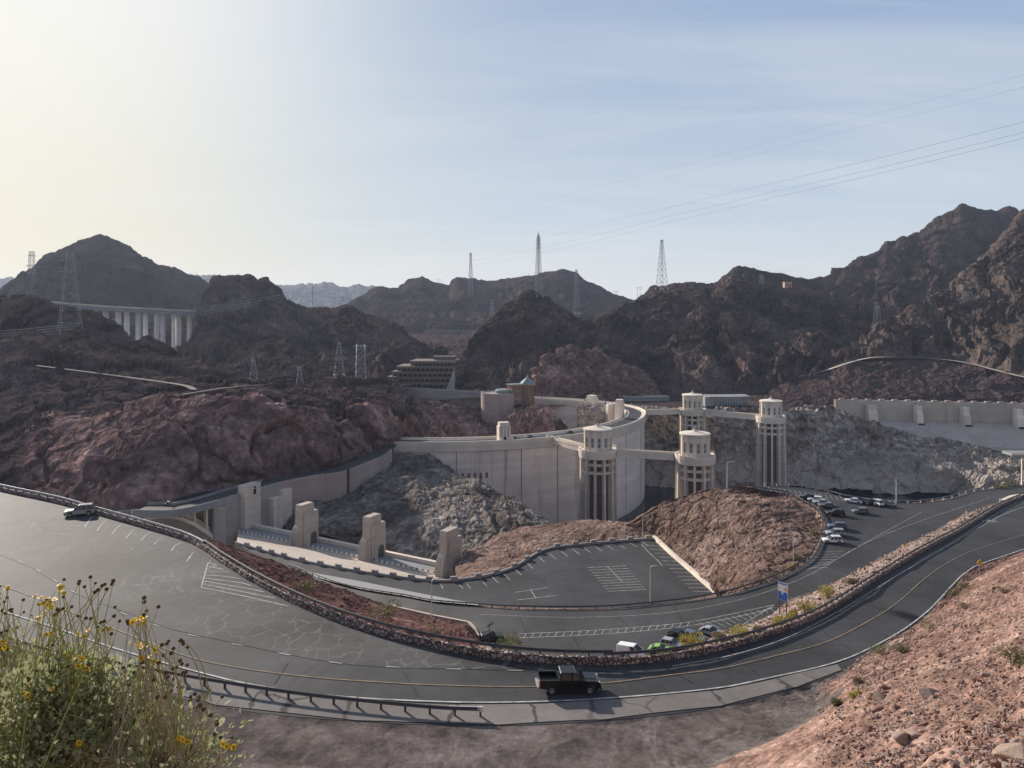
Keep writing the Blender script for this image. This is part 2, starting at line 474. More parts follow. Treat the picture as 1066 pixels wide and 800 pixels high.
M['desert'] = rock('desert floor', (.07, .055, .05), (.11, .085, .078), (.15, .12, .108), 300, .5, 2., fine=.1)
M['asph'] = asphalt('worn asphalt', (.062, .060, .060), .75, 7.)
M['asph2'] = asphalt('dark asphalt', (.050, .050, .052), .3, 12., (.03, .03, .03))
M['asphL'] = asphalt('old grey asphalt', (.056, .055, .054), .62, 2.9, (.15, .145, .138), .5, .76)
M['apron'] = asphalt('cracked concrete shoulder', (.175, .16, .15), .9, 9., (.05, .045, .045), .15, .9)
M['con'] = concrete('dam concrete', (.62, .535, .45), (.17, .12, .10), .45, .35)
M['con2'] = concrete('pale concrete', (.69, .60, .50), (.2, .16, .13), .3, .1)
M['conp'] = concrete('pinkish retaining concrete', (.36, .285, .255), (.12, .085, .075), .5, .35)
M['conw'] = concrete('bright bridge concrete', (.72, .70, .68), (.5, .47, .44), .2, .05)
M['cong'] = concrete('grey concrete', (.33, .305, .28), (.13, .11, .10), .4, .2)
M['conb'] = concrete('smooth blue grey concrete', (.25, .25, .252), (.2, .19, .19), .2, .05)
M['contan'] = concrete('tan pier concrete', (.43, .365, .305), (.19, .13, .10), .5, .25)
M['core'] = concrete('weathered red brown core', (.12, .075, .06), (.04, .03, .028), .6, .4)
M['white'] = plain('road paint', (.36, .355, .345), .85, var=.5, vs=.9)
M['wear'] = asphalt('polished wheel track asphalt', (.060, .060, .061), .0, 9., patch=.35)
M['tar'] = asphalt('tar seam', (.022, .022, .023), .0, 9.)
M['yellow'] = plain('yellow road paint', (.20, .148, .08), .85, var=.5, vs=.9)
M['whitep'] = plain('white painted metal', (.62, .62, .60), .6)
M['steel'] = plain('galvanised steel', (.30, .31, .32), .45, .6)
M['steeld'] = plain('dark weathered steel', (.085, .08, .078), .6, .3)
M['lattice'] = plain('lattice steel', (.27, .27, .28), .5, .2)
M['wire_sunlit'] = plain('sunlit conductor', (.55, .55, .56), .35, .5, var=0)  # sunlit brightness of the wire bundle put into a paler colour
M['wire'] = plain('conductor', (.10, .10, .11), .5, .5, var=0)
M['pole'] = plain('painted pole', (.58, .55, .50), .5)
M['wood'] = plain('old timber', (.08, .06, .05), .9)
M['stone'] = masonry('rubble stone wall', 1.9, (.16, .10, .085), (.42, .34, .29), (.025, .02, .02))
M['brick'] = concrete('brown visitor tower', (.19, .115, .08), (.10, .06, .045), .5, .4)
M['gar'] = concrete('dark brown garage concrete', (.15, .115, .098), (.08, .06, .05), .5, .3)
M['roofg'] = plain('grey green roof', (.16, .20, .21), .5)
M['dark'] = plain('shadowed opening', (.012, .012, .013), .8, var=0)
M['glass'] = plain('tinted glass', (.012, .014, .017), .08, var=0, spec=.6)
M['glassb'] = plain('blue green glazing', (.10, .14, .16), .12, var=.2, vs=.3, spec=.6)
M['tyre'] = plain('tyre rubber', (.014, .014, .014), .8)
M['rim'] = plain('alloy rim', (.42, .42, .43), .35, .7)
M['plast'] = plain('black plastic trim', (.018, .018, .019), .5)
M['red'] = plain('red lamp lens', (.38, .03, .02), .2)
M['lamp'] = plain('clear lamp lens', (.62, .62, .62), .15)
M['sgreen'] = foliage('yellow green shrub', (.24, .21, .05), (.44, .37, .09), .25, 2.)
M['dgreen'] = foliage('dull green shrub', (.09, .10, .04), (.20, .195, .085), .25, 2.)
M['dry'] = foliage('dry tan shrub', (.17, .13, .08), (.30, .24, .16), .2, 2.)
M['twig'] = plain('twig bark', (.10, .075, .055), .9)
for k, c in dict(black=(.006, .006, .007), white=(.72, .72, .71), silver=(.34, .35, .37), grey=(.12, .125, .135), lime=(.24, .42, .09), blue=(.10, .13, .18), beige=(.27, .245, .21)).items():
    M['p_' + k] = plain(k + ' car paint', c, .3, .15 if k in ('silver', 'grey', 'blue') else 0., var=0, coat=.25, spec=.3)
# ------------------------------------------------------------------ camera, sun, sky
cam = bpy.data.cameras.new('camera'); camo = bpy.data.objects.new('camera', cam); COL.objects.link(camo)
camo.location = (0, 0, H); camo.rotation_euler = (math.radians(90), 0, 0)
cam.sensor_width = 36; cam.lens = 36 * F / 1066; cam.shift_y = (HY - 400) / 1066
cam.clip_start = .1; cam.clip_end = 60000
SC.camera = camo

EL = math.radians(22); SX, SY = -.66, .75
AZ = math.atan2(SX, SY)
sd = Vector((SX, SY, 0)).normalized() * math.cos(EL) + Vector((0, 0, math.sin(EL)))
sun = bpy.data.lights.new('sun', 'SUN'); sun.energy = 5.0; sun.angle = math.radians(1.2); sun.color = (1., .905, .80)
suno = bpy.data.objects.new('sun', sun); COL.objects.link(suno); suno.rotation_euler = sd.to_track_quat('Z', 'Y').to_euler()

W = bpy.data.worlds.new('World'); SC.world = W; W.use_nodes = True
T = NT(W.node_tree); bg = W.node_tree.nodes['Background']
sky = T.n('ShaderNodeTexSky', sky_type='NISHITA'); sky.sun_disc = False; sky.sun_elevation = EL; sky.sun_rotation = AZ
sky.altitude = 400; sky.air_density = 1.0; sky.dust_density = .7; sky.ozone_density = 1.6
# thin cirrus drawn out across the sky
tc = T.n('ShaderNodeTexCoord'); sp = T.n('ShaderNodeSeparateXYZ'); T.l(tc.outputs['Generated'], sp.inputs[0])
zc = T.math('ADD', T.math('MAXIMUM', sp.outputs['Z'], 0.), .12)
cx = T.math('DIVIDE', sp.outputs['X'], zc); cy = T.math('DIVIDE', sp.outputs['Y'], zc)
cb = T.n('ShaderNodeCombineXYZ'); T.l(cx, cb.inputs[0]); T.l(cy, cb.inputs[1])
q = T.mapv(cb.outputs[0], (.35, 1.5, 1), (0, 0, math.radians(-14)))
c1 = T.noise(q, 1.1, 8, .62, .8); c2 = T.noise(cb.outputs[0], .35, 3, .5)
cl = T.math('MULTIPLY', T.ramp(c1, [(.42, 0.), (.72, 1.)]), T.ramp(c2, [(.35, .15), (.65, 1.)]))
lum = T.n('ShaderNodeRGBToBW'); T.l(sky.outputs[0], lum.inputs[0])
whit = T.n('ShaderNodeCombineColor')
for k, g in enumerate((1.30, 1.26, 1.22)): T.l(T.math('MULTIPLY', lum.outputs[0], g), whit.inputs[k])
veil = T.ramp(sp.outputs['Z'], [(0., (8.3, 8.2, 7.7)), (.12, (5.8, 6.8, 8.0)), (.40, (2.9, 4.25, 6.5)), (.62, (2.0, 3.0, 5.2)), (1., (1.2, 1.8, 3.4))])
dt = T.n('ShaderNodeVectorMath', operation='DOT_PRODUCT'); T.l(tc.outputs['Generated'], dt.inputs[0]); dt.inputs[1].default_value = tuple(sd)
glow = T.ramp(dt.outputs['Value'], [(.30, 0.), (.60, .03), (.75, .10), (.84, .24), (.90, .46), (.95, .76), (1., 1.)])
warm = T.ramp(sp.outputs['Z'], [(.0, (10.0, 8.6, 5.8)), (.10, (10.0, 9.0, 6.5)), (.22, (10.0, 9.6, 8.3)), (.34, (10.3, 10.1, 9.4))])
glow.node.color_ramp.interpolation = 'B_SPLINE'
veil = T.mix(glow, veil, warm)
base = T.mix(.95, sky.outputs[0], veil)
T.l(T.mix(T.math('MULTIPLY', cl, .45), base, (9.3, 9.2, 9.0)), bg.inputs['Color'])
bg.inputs['Strength'].default_value = .064
SC.view_settings.view_transform = 'Standard'; SC.view_settings.look = 'None'
SC.view_settings.exposure = .58; SC.view_settings.gamma = 1.; SC.view_settings.use_curve_mapping = False

# ------------------------------------------------------------------ air
hz = MB().box((0, 3700, 105), (12600, 8600, 570)).build('haze', bpy.data.materials.new('air'), kind='stuff')
am = hz.data.materials[0]; am.use_nodes = True; nt = am.node_tree; nt.nodes.remove(nt.nodes['Principled BSDF'])
pv = nt.nodes.new('ShaderNodeVolumePrincipled'); pv.inputs['Color'].default_value = (.68, .78, .97, 1); pv.inputs['Density'].default_value = 5.2e-5; pv.inputs['Anisotropy'].default_value = .2
nt.links.new(pv.outputs[0], nt.nodes['Material Output'].inputs['Volume'])
HAZE = hz

# ------------------------------------------------------------------ far land
def Z(z): return ('z', z)
mesh_from('ground', [(-6200, -500, -170), (6200, -500, -170), (6200, 7900, -170), (-6200, 7900, -170)], [[0, 1, 2, 3]], M['desert'], kind='structure')
mesh_from('lake_water', [(-70, 262, -60), (1300, 262, -60), (1300, 1000, -60), (-70, 1000, -60)], [[0, 1, 2, 3]], None, kind='structure')
wm, nt, b = new_mat('dark lake water'); T = NT(nt)
b.inputs['Base Color'].default_value = (.010, .014, .019, 1); b.inputs['Roughness'].default_value = .12; b.inputs['Specular IOR Level'].default_value = .3
T.bump(T.noise(T.mapv(T.pos(), (1, 1.6, 1)), .5, 4, .6), .35, .25, b)
bpy.data.objects['lake_water'].data.materials.append(wm)

def mountain(name, ridge, foot, mat, amp, size, gully, gsize, back=(60, 1.35), nv=90, s=0, octv=7, sm=True, concave=.12, mid=None, fw=.05, blk=None):
    ridge3 = [(r[0], P(*r)) for r in ridge]; foot3 = [(r[0], P(*r)) for r in foot]
    bk = [(r[0], P(r[0], r[1] + back[0], r[2] * back[1])) for r in ridge]
    w = max(r[0] for r in ridge) - min(r[0] for r in ridge)
    nu = int(max(60, w * 1.5))
    R = resample(ridge3, nu); Fo = resample(foot3, nu)
    mid3 = Fo * .5 + R * .5; mid3[:, 2] -= concave * (R[:, 2] - Fo[:, 2])
    t = np.linspace(0, 1, nu)
    rows = [[(a, Fo[i]) for i, a in enumerate(t)], [(a, mid3[i]) for i, a in enumerate(t)], [(a, R[i]) for i, a in enumerate(t)]]
    rows.append([(a, q) for a, q in zip(t, resample(bk, nu))])
    # craggy skyline: the crest itself is broken a little
    p = R / size
    for i in range(nu): pass
    j = fbm(np.c_[R[:, 0] / size * 6, R[:, 1] / size * 6, np.zeros(nu)], 6, s + 7, .7) * amp * .42
    for i in range(nu): rows[2][i][1][2] += j[i]
    return loft(name, rows, nu, [nv // 2, nv // 2, 24], mat, amp, size, octv, gully, gsize, (1, 1), fw, s=s, blk=blk if blk else [(amp * .30, size * .6)], rv=(2 * (nv // 2)) / (2 * (nv // 2) + 24))

# distant blue range
mountain('mountain', [(-120, 300, 5800), (0, 291, 5800), (12, 289, 5800), (30, 300, 5800), (120, 300, 6000), (205, 287, 6000), (222, 288, 6000), (250, 297, 6000), (290, 298, 6000), (305, 297.5, 6000), (332, 295, 6000), (348, 298.5, 6000), (362, 300, 6000), (378, 298, 6000), (400, 300, 6000), (450, 306, 6000), (560, 312, 6000)],
         [(-120, 345, 4600), (250, 345, 4600), (560, 345, 4600)], M['far'], 55, 450, 45, 210, back=(30, 1.1), nv=40, s=1)
# peak behind the arch bridge
mountain('mountain', [(-110, 310, 1500), (-40, 305, 1500), (0, 302, 1500), (10, 293, 1500), (24, 283, 1510), (30, 285, 1520), (40, 275, 1550), (50, 266, 1580), (58, 265, 1590), (66, 260, 1600), (85, 251, 1620), (105, 246.5, 1640), (118, 249, 1640), (135, 257, 1650), (150, 267, 1650), (165, 276, 1660), (180, 281, 1680), (200, 290, 1700), (213, 297, 1720), (222, 306, 1740), (250, 330, 1760), (300, 345, 1800)],
         [(-110, 372, 1000), (60, 372, 1020), (150, 378, 1020), (220, 380, 1050), (300, 380, 1100)], M['mount'], 18, 210, 20, 120, s=3, concave=.05)
# long flat topped ridge in the middle distance
mountain('mountain', [(330, 332, 2000), (350, 322, 2050), (365, 318, 2100), (380, 307, 2120), (392, 298.5, 2150), (405, 300, 2150), (417, 301, 2150), (424, 293, 2160), (432, 289.5, 2160), (440, 289, 2160), (449, 295, 2170), (462, 298, 2180), (470, 298, 2180), (475, 290, 2180), (490, 292, 2190), (510, 293.5, 2200), (535, 291, 2200), (551, 288.5, 2200), (572, 284, 2200), (587, 281.5, 2200), (600, 286, 2200), (612, 294, 2200), (626, 301, 2200), (655, 312, 2200), (700, 318, 2200), (740, 325, 2200)],
         [(330, 352, 1500), (450, 350, 1500), (600, 350, 1500), (740, 350, 1500)], M['mount'], 18, 260, 18, 130, s=5, nv=70)
# substation plateau
loft('plateau', [[(330, 385, 800), (470, 380, 860), (600, 372, 900), (760, 370, 900)], [(330, 362, 1150), (470, 358, 1150), (600, 355, 1150), (760, 352, 1150)], [(330, 349, 1600), (470, 347, 1600), (600, 347, 1600), (760, 345, 1600)], [(330, 330, 2600), (470, 330, 2600), (600, 330, 2600), (760, 330, 2600)]],
     420, [30, 26, 16], M['hill'], 7, 60, s=8)
# dark butte at the end of the bridge
mountain('hill', [(120, 392, 860), (160, 386, 900), (184, 374, 930), (200, 352, 960), (210, 330, 990), (217, 303, 1000), (222, 291, 1000), (233, 288, 1000), (246, 287, 1000), (258, 289, 1000), (270, 291.5, 1000), (280, 291, 1000), (287, 296, 1000), (294, 304, 1000), (299, 313, 1000), (311, 318, 1010), (330, 324, 1010), (345, 324, 1000), (359, 321, 990), (372, 324, 990), (382, 327, 980), (394, 331, 970), (406, 337, 950), (418, 344, 930), (428, 352, 920), (445, 362, 910), (470, 370, 900)],
         [(120, 410, 640), (200, 404, 660), (270, 402, 660), (330, 404, 660), (400, 408, 680), (470, 410, 700)], M['mount2'], 11, 75, 13, 46, s=11, concave=.22, back=(70, 1.3))
# pointed hill above the parking garage
mountain('hill', [(440, 392, 800), (458, 388, 810), (472, 381, 830), (484, 371, 850), (493, 356, 870), (503, 342, 880), (512, 333, 890), (522, 326, 900), (530, 318, 905), (540, 312, 905), (548, 306, 910), (554, 304, 910), (561, 306, 910), (568, 311, 915), (576, 318, 920), (586, 325, 930), (600, 331, 930), (622, 340, 930), (650, 352, 920), (690, 366, 900)],
         [(440, 412, 735), (480, 412, 735), (560, 412, 740), (620, 410, 745), (690, 405, 760)], M['mount2'], 11, 80, 12, 44, s=14, concave=.1)
# big mountain on the skyline
mountain('mountain', [(790, 320, 1500), (830, 305, 1520), (857, 291, 1550), (872, 283, 1560), (888, 275.5, 1580), (902, 271, 1590), (912, 267, 1600), (917, 264, 1600), (923, 253, 1620), (940, 249, 1640), (957, 245, 1660), (966, 237, 1680), (976, 229, 1690), (988, 222, 1700), (1000, 215, 1700), (1012, 218, 1710), (1025, 221, 1710), (1038, 223, 1720), (1045, 220.5, 1720), (1054, 220, 1720), (1066, 224, 1720), (1100, 232, 1700), (1180, 245, 1700)],
         [(790, 345, 1150), (880, 345, 1150), (960, 350, 1120), (1066, 360, 1100), (1180, 365, 1100)], M['mount'], 21, 230, 26, 120, s=17, concave=.1)
# low ridge behind the mid hill
mountain('mountain', [(640, 325, 1400), (664, 312, 1400), (680, 301, 1400), (695, 298, 1400), (708, 297, 1400), (720, 294.5, 1400), (735, 296, 1400), (748, 295, 1400), (757, 287, 1400), (764, 281, 1400), (770, 278.5, 1400), (777, 279, 1400), (790, 282.5, 1400), (805, 285, 1400), (830, 290, 1400), (860, 293, 1400), (900, 306, 1400), (940, 320, 1400)],
         [(640, 345, 1150), (760, 340, 1150), (940, 345, 1150)], M['mount'], 11, 120, 9, 70, s=19, nv=60)
# broad dark hill above the far abutment
mountain('hill', [(520, 408, 745), (548, 403, 765), (560, 390, 780), (570, 376, 800), (580, 366, 830), (592, 357, 860), (604, 347, 890), (614, 339, 910), (628, 331, 940), (640, 323, 960), (652, 316, 985), (665, 311, 1005), (690, 307, 1030), (715, 304, 1050), (742, 303, 1070), (752, 296, 1080), (761, 290, 1085), (768, 293, 1090), (790, 299, 1100), (820, 301, 1120), (850, 304, 1140), (880, 309, 1150), (900, 316, 1150), (918, 322, 1140), (940, 335, 1100), (980, 352, 1050), (1020, 362, 1000)],
         [(520, 419, 715), (560, 418, 715), (620, 417, 715), (700, 414, 715), (760, 411, 722), (840, 408, 730), (900, 404, 745), (960, 399, 755), (1020, 396, 760)], M['mount2'], 11, 95, 15, 55, s=23, concave=.04, nv=130)
# red cut face at its foot
loft('cliff', [[(548, 424, 690), (575, 421, 690), (620, 419, 692), (668, 416, 696), (690, 415, 705)], [(552, 405, 700), (572, 394, 712), (600, 389, 716), (640, 393, 722), (680, 402, 722)], [(556, 394, 715), (572, 371, 745), (592, 361, 770), (625, 368, 775), (672, 392, 770)], [(560, 400, 800), (575, 385, 850), (600, 375, 880), (640, 385, 880), (680, 400, 850)]],
     170, [34, 30, 10], M['cliff'], 6, 34, gully=4.5, gsize=22, s=29, blk=[(3., 26), (1.5, 9)])
# steep hillside on the right, nearer
mountain('mountain', [(880, 372, 800), (901, 367, 830), (914, 338, 870), (930, 331, 890), (946, 324, 900), (963, 315, 915), (981, 306, 930), (992, 298, 940), (1002, 290, 950), (1012, 280, 960), (1023, 270, 970), (1034, 262, 975), (1046, 246, 980), (1055, 235, 985), (1066, 222, 990), (1085, 212, 990), (1120, 215, 980), (1200, 240, 960)],
         [(880, 380, 770), (901, 374, 775), (945, 373, 775), (984, 376, 765), (1010, 380, 745), (1036, 387, 720), (1066, 394, 690), (1120, 402, 660), (1200, 412, 640)], M['mount3'], 11, 85, 15, 44, s=31, concave=.06, nv=150, back=(20, 1.5))
# slope between that hillside and the far spillway, with a bench road
loft('hill', [[(800, 428, 628), (870, 419, 646), (960, 420, 650), (1066, 421, 650), (1200, 423, 650)], [(800, 411, 700), (870, 407, 700), (960, 405, 695), (1066, 408, 675), (1200, 415, 660)], [(800, 402, 770), (880, 382, 765), (945, 374.5, 770), (984, 377, 760), (1010, 381, 740), (1036, 388, 715), (1066, 395, 685), (1200, 413, 645)], [(800, 400, 800), (880, 377, 790), (945, 371, 790), (1036, 384, 730), (1200, 412, 660)]],
     420, [40, 40, 6], M['hill'], 3.4, 38, gully=3, gsize=30, s=37)
r = [(800, 398, 770), (850, 389, 768), (901, 374.2, 766), (945, 373.3, 768), (984, 375.8, 758), (1010, 380, 738), (1036, 386.8, 713), (1066, 394, 683), (1120, 402.5, 655)]
pts = resample(r, 90, smooth=True)
v, f = strip([p + np.array([0, -2, 1.2]) for p in pts], 6, 0); mesh_from('dirt_road', v, f, plain('dusty road', (.34, .29, .25), .95), kind='structure')
# far abutment plateau above the lake cliff
loft('ground', [[(540, 425, 630), (600, 421, 640), (655, 428, 610), (690, 431, 606), (760, 433, 602), (830, 429, 610), (880, 421, 640)], [(540, 419, 700), (600, 417.5, 700), (655, 418, 690), (690, 418, 690), (760, 416, 690), (830, 413, 700), (880, 412, 700)], [(520, 412, 770), (600, 408, 780), (655, 408, 780), (690, 408, 780), (760, 405, 780), (830, 403, 780), (880, 400, 780)]],
     300, [16, 18], M['hill'], 1.6, 22, s=41, fade=(1, 1))
# lake cliff with its bleached band
loft('cliff', [[(600, 545, 585), (655, 524, 580), (700, 513, 575), (760, 510, 572), (820, 508, 566), (845, 509, 560), (930, 514, 552), (995, 514, 548), (1040, 522, 520), (1100, 540, 490)],
     [(600, 500, 592), (655, 490, 592), (700, 485, 592), (760, 484, 590), (820, 482, 586), (845, 482, 582), (930, 486, 566), (995, 492, 552), (1040, 505, 522), (1100, 520, 492)],
     [(600, 450, 600), (655, 449, 602), (700, 449, 602), (760, 451, 600), (820, 449, 602), (850, 450, 602), (930, 462, 596), (995, 472, 580), (1040, 484, 550), (1100, 495, 520)],
     [(600, 425, 606), (655, 430, 606), (700, 433, 604), (760, 435, 602), (820, 433, 606), (860, 431, 612), (907, 446, 612), (950, 456, 606), (1000, 464, 598), (1050, 476, 580), (1100, 484, 560)],
     [(600, 420, 650), (655, 422, 650), (700, 424, 650), (760, 426, 645), (820, 424, 645), (860, 421, 645), (907, 444, 622), (950, 453, 618), (1000, 461, 612), (1050, 472, 600), (1100, 478, 590)]],
     620, [36, 40, 26, 14], M['canyon'], 4.6, 36, gully=3., gsize=15, s=43, blk=[(2.4, 24), (1.1, 9)], fade=(0, 1), octv=8)
# downstream canyon walls seen over the near end of the dam
loft('cliff', [[(380, 500, 520), (420, 490, 540), (480, 485, 560), (540, 480, 585), (600, 470, 620)], [(380, 440, 545), (410, 436, 560), (440, 440, 570), (470, 448, 575), (500, 452, 590), (540, 448, 610), (600, 440, 650)], [(380, 424, 570), (404, 426, 580), (425, 430, 590), (455, 428, 600), (480, 436, 610), (500, 440, 620), (540, 432, 640), (600, 425, 670)], [(380, 412, 640), (420, 414, 660), (460, 417, 680), (500, 418, 690), (540, 418, 690), (600, 417, 690)], [(380, 406, 720), (460, 408, 740), (540, 408, 740), (600, 408, 740)]],
     260, [26, 22, 20, 12], M['cliff'], 6, 40, gully=3.5, gsize=20, s=47, blk=[(3., 24), (1.6, 9)])
# rock knobs under the visitor building
loft('rock_outcrop', [[(528, 470, 560), (545, 468, 560), (560, 466, 562), (578, 466, 566)], [(528, 446, 566), (545, 447, 566), (560, 447, 568), (577, 446, 572)], [(530, 436, 580), (541, 428, 590), (556, 425, 592), (570, 427, 592), (577, 436, 585)], [(532, 440, 640), (545, 436, 640), (560, 434, 640), (577, 440, 640)]],
     90, [22, 20, 12], M['cliff'], 3., 16, gully=2, gsize=8, s=51, vs=True, blk=[(1.8, 10), (.8, 4)])
loft('rock_outcrop', [[(478, 462, 575), (490, 462, 575), (500, 460, 575), (508, 460, 575)], [(482, 452, 580), (492, 446, 584), (499, 443, 588), (507, 447, 590)], [(486, 452, 610), (492, 446, 612), (499, 440, 614), (506, 448, 620)]],
     50, [18, 10], M['cliff'], 2.5, 12, s=53, vs=True)

# ------------------------------------------------------------------ near abutment: hillside, red cliff, bench road
loft('hillside', [
    [(-110, 555, 300), (0, 545, 298), (60, 540, 297), (120, 533, 296), (150, 529, 300), (203, 513.5, 318), (240, 508, 328), (270, 502.5, 336), (310, 495, 350), (341, 486.5, 368), (375, 476, 392), (400, 465.5, 424), (414, 461, 440)],
    [(-110, 500, 340), (0, 490, 338), (60, 480, 335), (120, 468, 335), (150, 462, 338), (203, 455, 342), (240, 452, 346), (270, 452, 350), (310, 452, 362), (341, 462, 376), (375, 456, 404), (400, 450, 438), (416, 452, 450)],
    [(-110, 450, 390), (0, 447, 385), (60, 437, 380), (120, 428, 378), (160, 421, 376), (200, 417.5, 374), (240, 420, 368), (273, 424, 366), (312, 428, 372), (335, 430, 386), (352, 442, 400), (372, 430, 424), (398, 428, 452), (418, 442, 470)],
    [(-110, 402, 450), (0, 404, 445), (76, 408, 440), (139, 412, 440), (187, 414, 440), (230, 412, 440), (273, 411, 440), (312, 414, 450), (335, 418, 460), (352, 420, 470), (372, 420, 480), (398, 422, 490), (420, 432, 500)],
    [(-110, 369, 520), (0, 380, 500), (76, 388.5, 490), (139, 397.5, 484), (187, 403.5, 474), (205, 408, 470), (240, 404, 500), (273, 404, 520), (312, 405, 530), (335, 408, 540), (372, 408, 550), (398, 410, 560), (422, 416, 570)],
    [(-110, 365, 530), (0, 376, 512), (76, 384.5, 503), (139, 393.5, 497), (187, 399.5, 488), (205, 402, 490), (240, 402, 540), (273, 402, 560), (312, 403, 580), (335, 405, 590), (372, 404, 600), (398, 404, 610), (424, 410, 610)],
    [(-110, 340, 600), (0, 342, 580), (50, 344, 580), (106, 358, 570), (134, 370, 560), (165, 376, 560), (200, 388, 560), (240, 396, 580), (273, 398, 600), (312, 399, 620), (340, 400, 640), (372, 400, 650), (398, 400, 650), (426, 404, 650)],
    [(-110, 296, 700), (-30, 306, 670), (0, 307, 660), (25, 311, 650), (48, 316, 640), (70, 318, 630), (86, 324, 625), (106, 336, 620), (122, 344, 610), (134, 357, 600), (152, 355, 600), (165, 362, 600), (178, 370, 600), (220, 390, 620), (270, 396, 650), (330, 398, 680), (400, 400, 690), (430, 404, 690)],
    [(-110, 330, 850), (0, 340, 800), (100, 370, 760), (170, 400, 740), (270, 410, 760), (430, 412, 760)]],
    700, [44, 44, 30, 26, 5, 24, 36, 14], M['hill'], 2.4, 44, gully=3.2, gsize=26, s=61, blk=[(4.2, 44), (1.5, 15)], ampf=lambda G, v: np.repeat(.45 + .55 * np.clip((v - .34) / .1, 0, 1), G.shape[1]), fade=(1, 1), fw=.03, octv=8)
HS = bpy.data.objects['hillside']
HS.data.materials.append(M['cliff']); HS.data.materials.append(M['mount2'])
# the lower rock face is red, the upper hill dark
co = np.empty(len(HS.data.vertices) * 3, np.float32); HS.data.vertices.foreach_get('co', co); co = co.reshape(-1, 3)
npoly = len(HS.data.polygons); nuh = 699
rowi = np.arange(npoly) // nuh; ui = (np.arange(npoly) % nuh) / nuh
jit = fbm(np.stack([co[np.arange(npoly) % len(co), 0] * 0 + ui * 26, rowi / 9., np.zeros(npoly)], -1), 4, 5) * 16
mi = np.where((rowi + jit < 92) & (ui + jit * .004 > .26), 1, np.where(rowi + jit > 152, 2, 0))
HS.data.polygons.foreach_set('material_index', mi.astype(np.int32))
def bvh_of(o):
    c = np.empty(len(o.data.vertices) * 3, np.float32); o.data.vertices.foreach_get('co', c)
    q = np.empty(len(o.data.polygons) * 4, np.int32); o.data.polygons.foreach_get('vertices', q)
    return BVHTree.FromPolygons(c.reshape(-1, 3).tolist(), q.reshape(-1, 4).tolist())
bHL = bvh_of(HS)
def track(L, w, mat, tree, up=1.7):
    pts = []
    for a, b2 in zip(L[:-1], L[1:]):
        for t in np.linspace(0, 1, 12)[:-1]:
            h = hit(a[0] * (1 - t) + b2[0] * t, a[1] * (1 - t) + b2[1] * t, tree)
            if h is not None: pts.append(np.array(h))
    A = np.array(pts); k = 9; B = A.copy()
    for i in range(len(A)): B[i] = A[max(0, i - k):i + k + 1].mean(0)
    v, f = strip(B, w, up); return mesh_from('dirt_road', v, f, mat, kind='structure')
grm = plain('grey service road', (.034, .027, .027), .95, var=.3, vs=.1)
track([(-60, 372), (0, 379), (76, 387.5), (139, 396.5), (187, 402.5), (204, 407), (198, 411)], 3.6, grm, bHL)
track([(170, 417), (200, 413), (240, 405), (290, 402), (330, 404)], 2.2, grm, bHL)

# grey rock between the spillway and the dam
loft('rock_slope', [
    [(262, 550, 335), (300, 552, 325), (340, 557, 312), (400, 580, 292), (450, 592, 278), (500, 582, 272), (545, 572, 275), (585, 566, 285)],
    [(285, 540, 336), (310, 537, 334), (345, 540, 326), (400, 548, 312), (450, 553, 304), (500, 556, 300), (540, 558, 300), (580, 556, 303)],
    [(292, 528, 334), (312, 524, 340), (345, 519, 350), (385, 514, 352), (440, 512, 350), (490, 520, 340), (530, 535, 326), (572, 549, 318)],
    [(293, 523, 334), (318, 520, 346), (350, 515, 358), (385, 498, 386), (420, 486, 398), (455, 489, 398), (495, 502, 384), (530, 519, 362), (570, 547, 330)],
    [(296, 522, 338), (322, 519, 350), (355, 513, 364), (392, 492, 398), (412, 473, 424), (440, 473, 424), (480, 495, 412), (530, 522, 385), (572, 552, 350)],
    [(300, 530, 360), (330, 530, 372), (360, 530, 390), (400, 500, 430), (416, 485, 440), (445, 490, 450), (490, 530, 450), (540, 570, 440), (580, 600, 400)]],
    340, [26, 30, 30, 24, 10], M['grey'], 2.3, 22, gully=2.0, gsize=11, s=71, blk=[(.9, 18)], fade=(1, 1), octv=8, fw=.03)

# ------------------------------------------------------------------ paved surfaces
Wl = [(-110, 486, 41), (0, 511, 41), (60, 524, 41), (95, 534, 41), (150, 549.5, 41), (190, 562, 41), (210, 572, 41), (225, 583, 41), (242, 594, 41), (260, 605, 41), (300, 626, 41), (350, 647, 41), (400, 663, 41), (450, 675, 41), (500, 684, 41), (550, 690, 41), (600, 692.5, 40.8), (650, 692, 40.4), (700, 687.5, 39.8), (750, 677.5, 38.6), (800, 663.5, 37), (860, 639, 34), (920, 600, 30.6), (950, 581.5, 29), (980, 564.5, 27.4), (1000, 554, 26.2), (1040, 529.5, 24.2), (1066, 518, 23.6), (1130, 497, 24)]
Nl = [(-110, 640, 41), (0, 668, 41), (100, 701, 41), (225, 735, 41), (371, 751, 41), (520, 755.5, 41), (630, 750, 40.9), (750, 736, 39.9), (830, 716, 38.6), (878, 698, 37.2), (905, 677, 35.8), (929, 664, 34.4), (965, 638.5, 31.9), (992, 610, 29.8), (1010, 593.5, 28.6), (1046, 580, 27.3), (1075, 569, 26.4), (1140, 548, 25.5)]
def pl(L, n, smooth=True): return resample([(a, b, Z(c)) for a, b, c in L], n, smooth=smooth)
W3, N3 = pl(Wl, 160), pl(Nl, 120)
_, bFR = poly_sheet('road', list(W3) + list(N3[::-1]), M['asph2'], 5.)
Cl = [(750, 621, 16.2), (767, 617, 16.8), (810, 602, 18.2), (842, 583, 19.6), (854.5, 562, 20.5), (858.5, 545, 21.3), (851, 531, 21.8), (836, 523, 22.2), (823, 515.5, 22.6), (797, 511, 23), (776, 507.2, 23.3)]
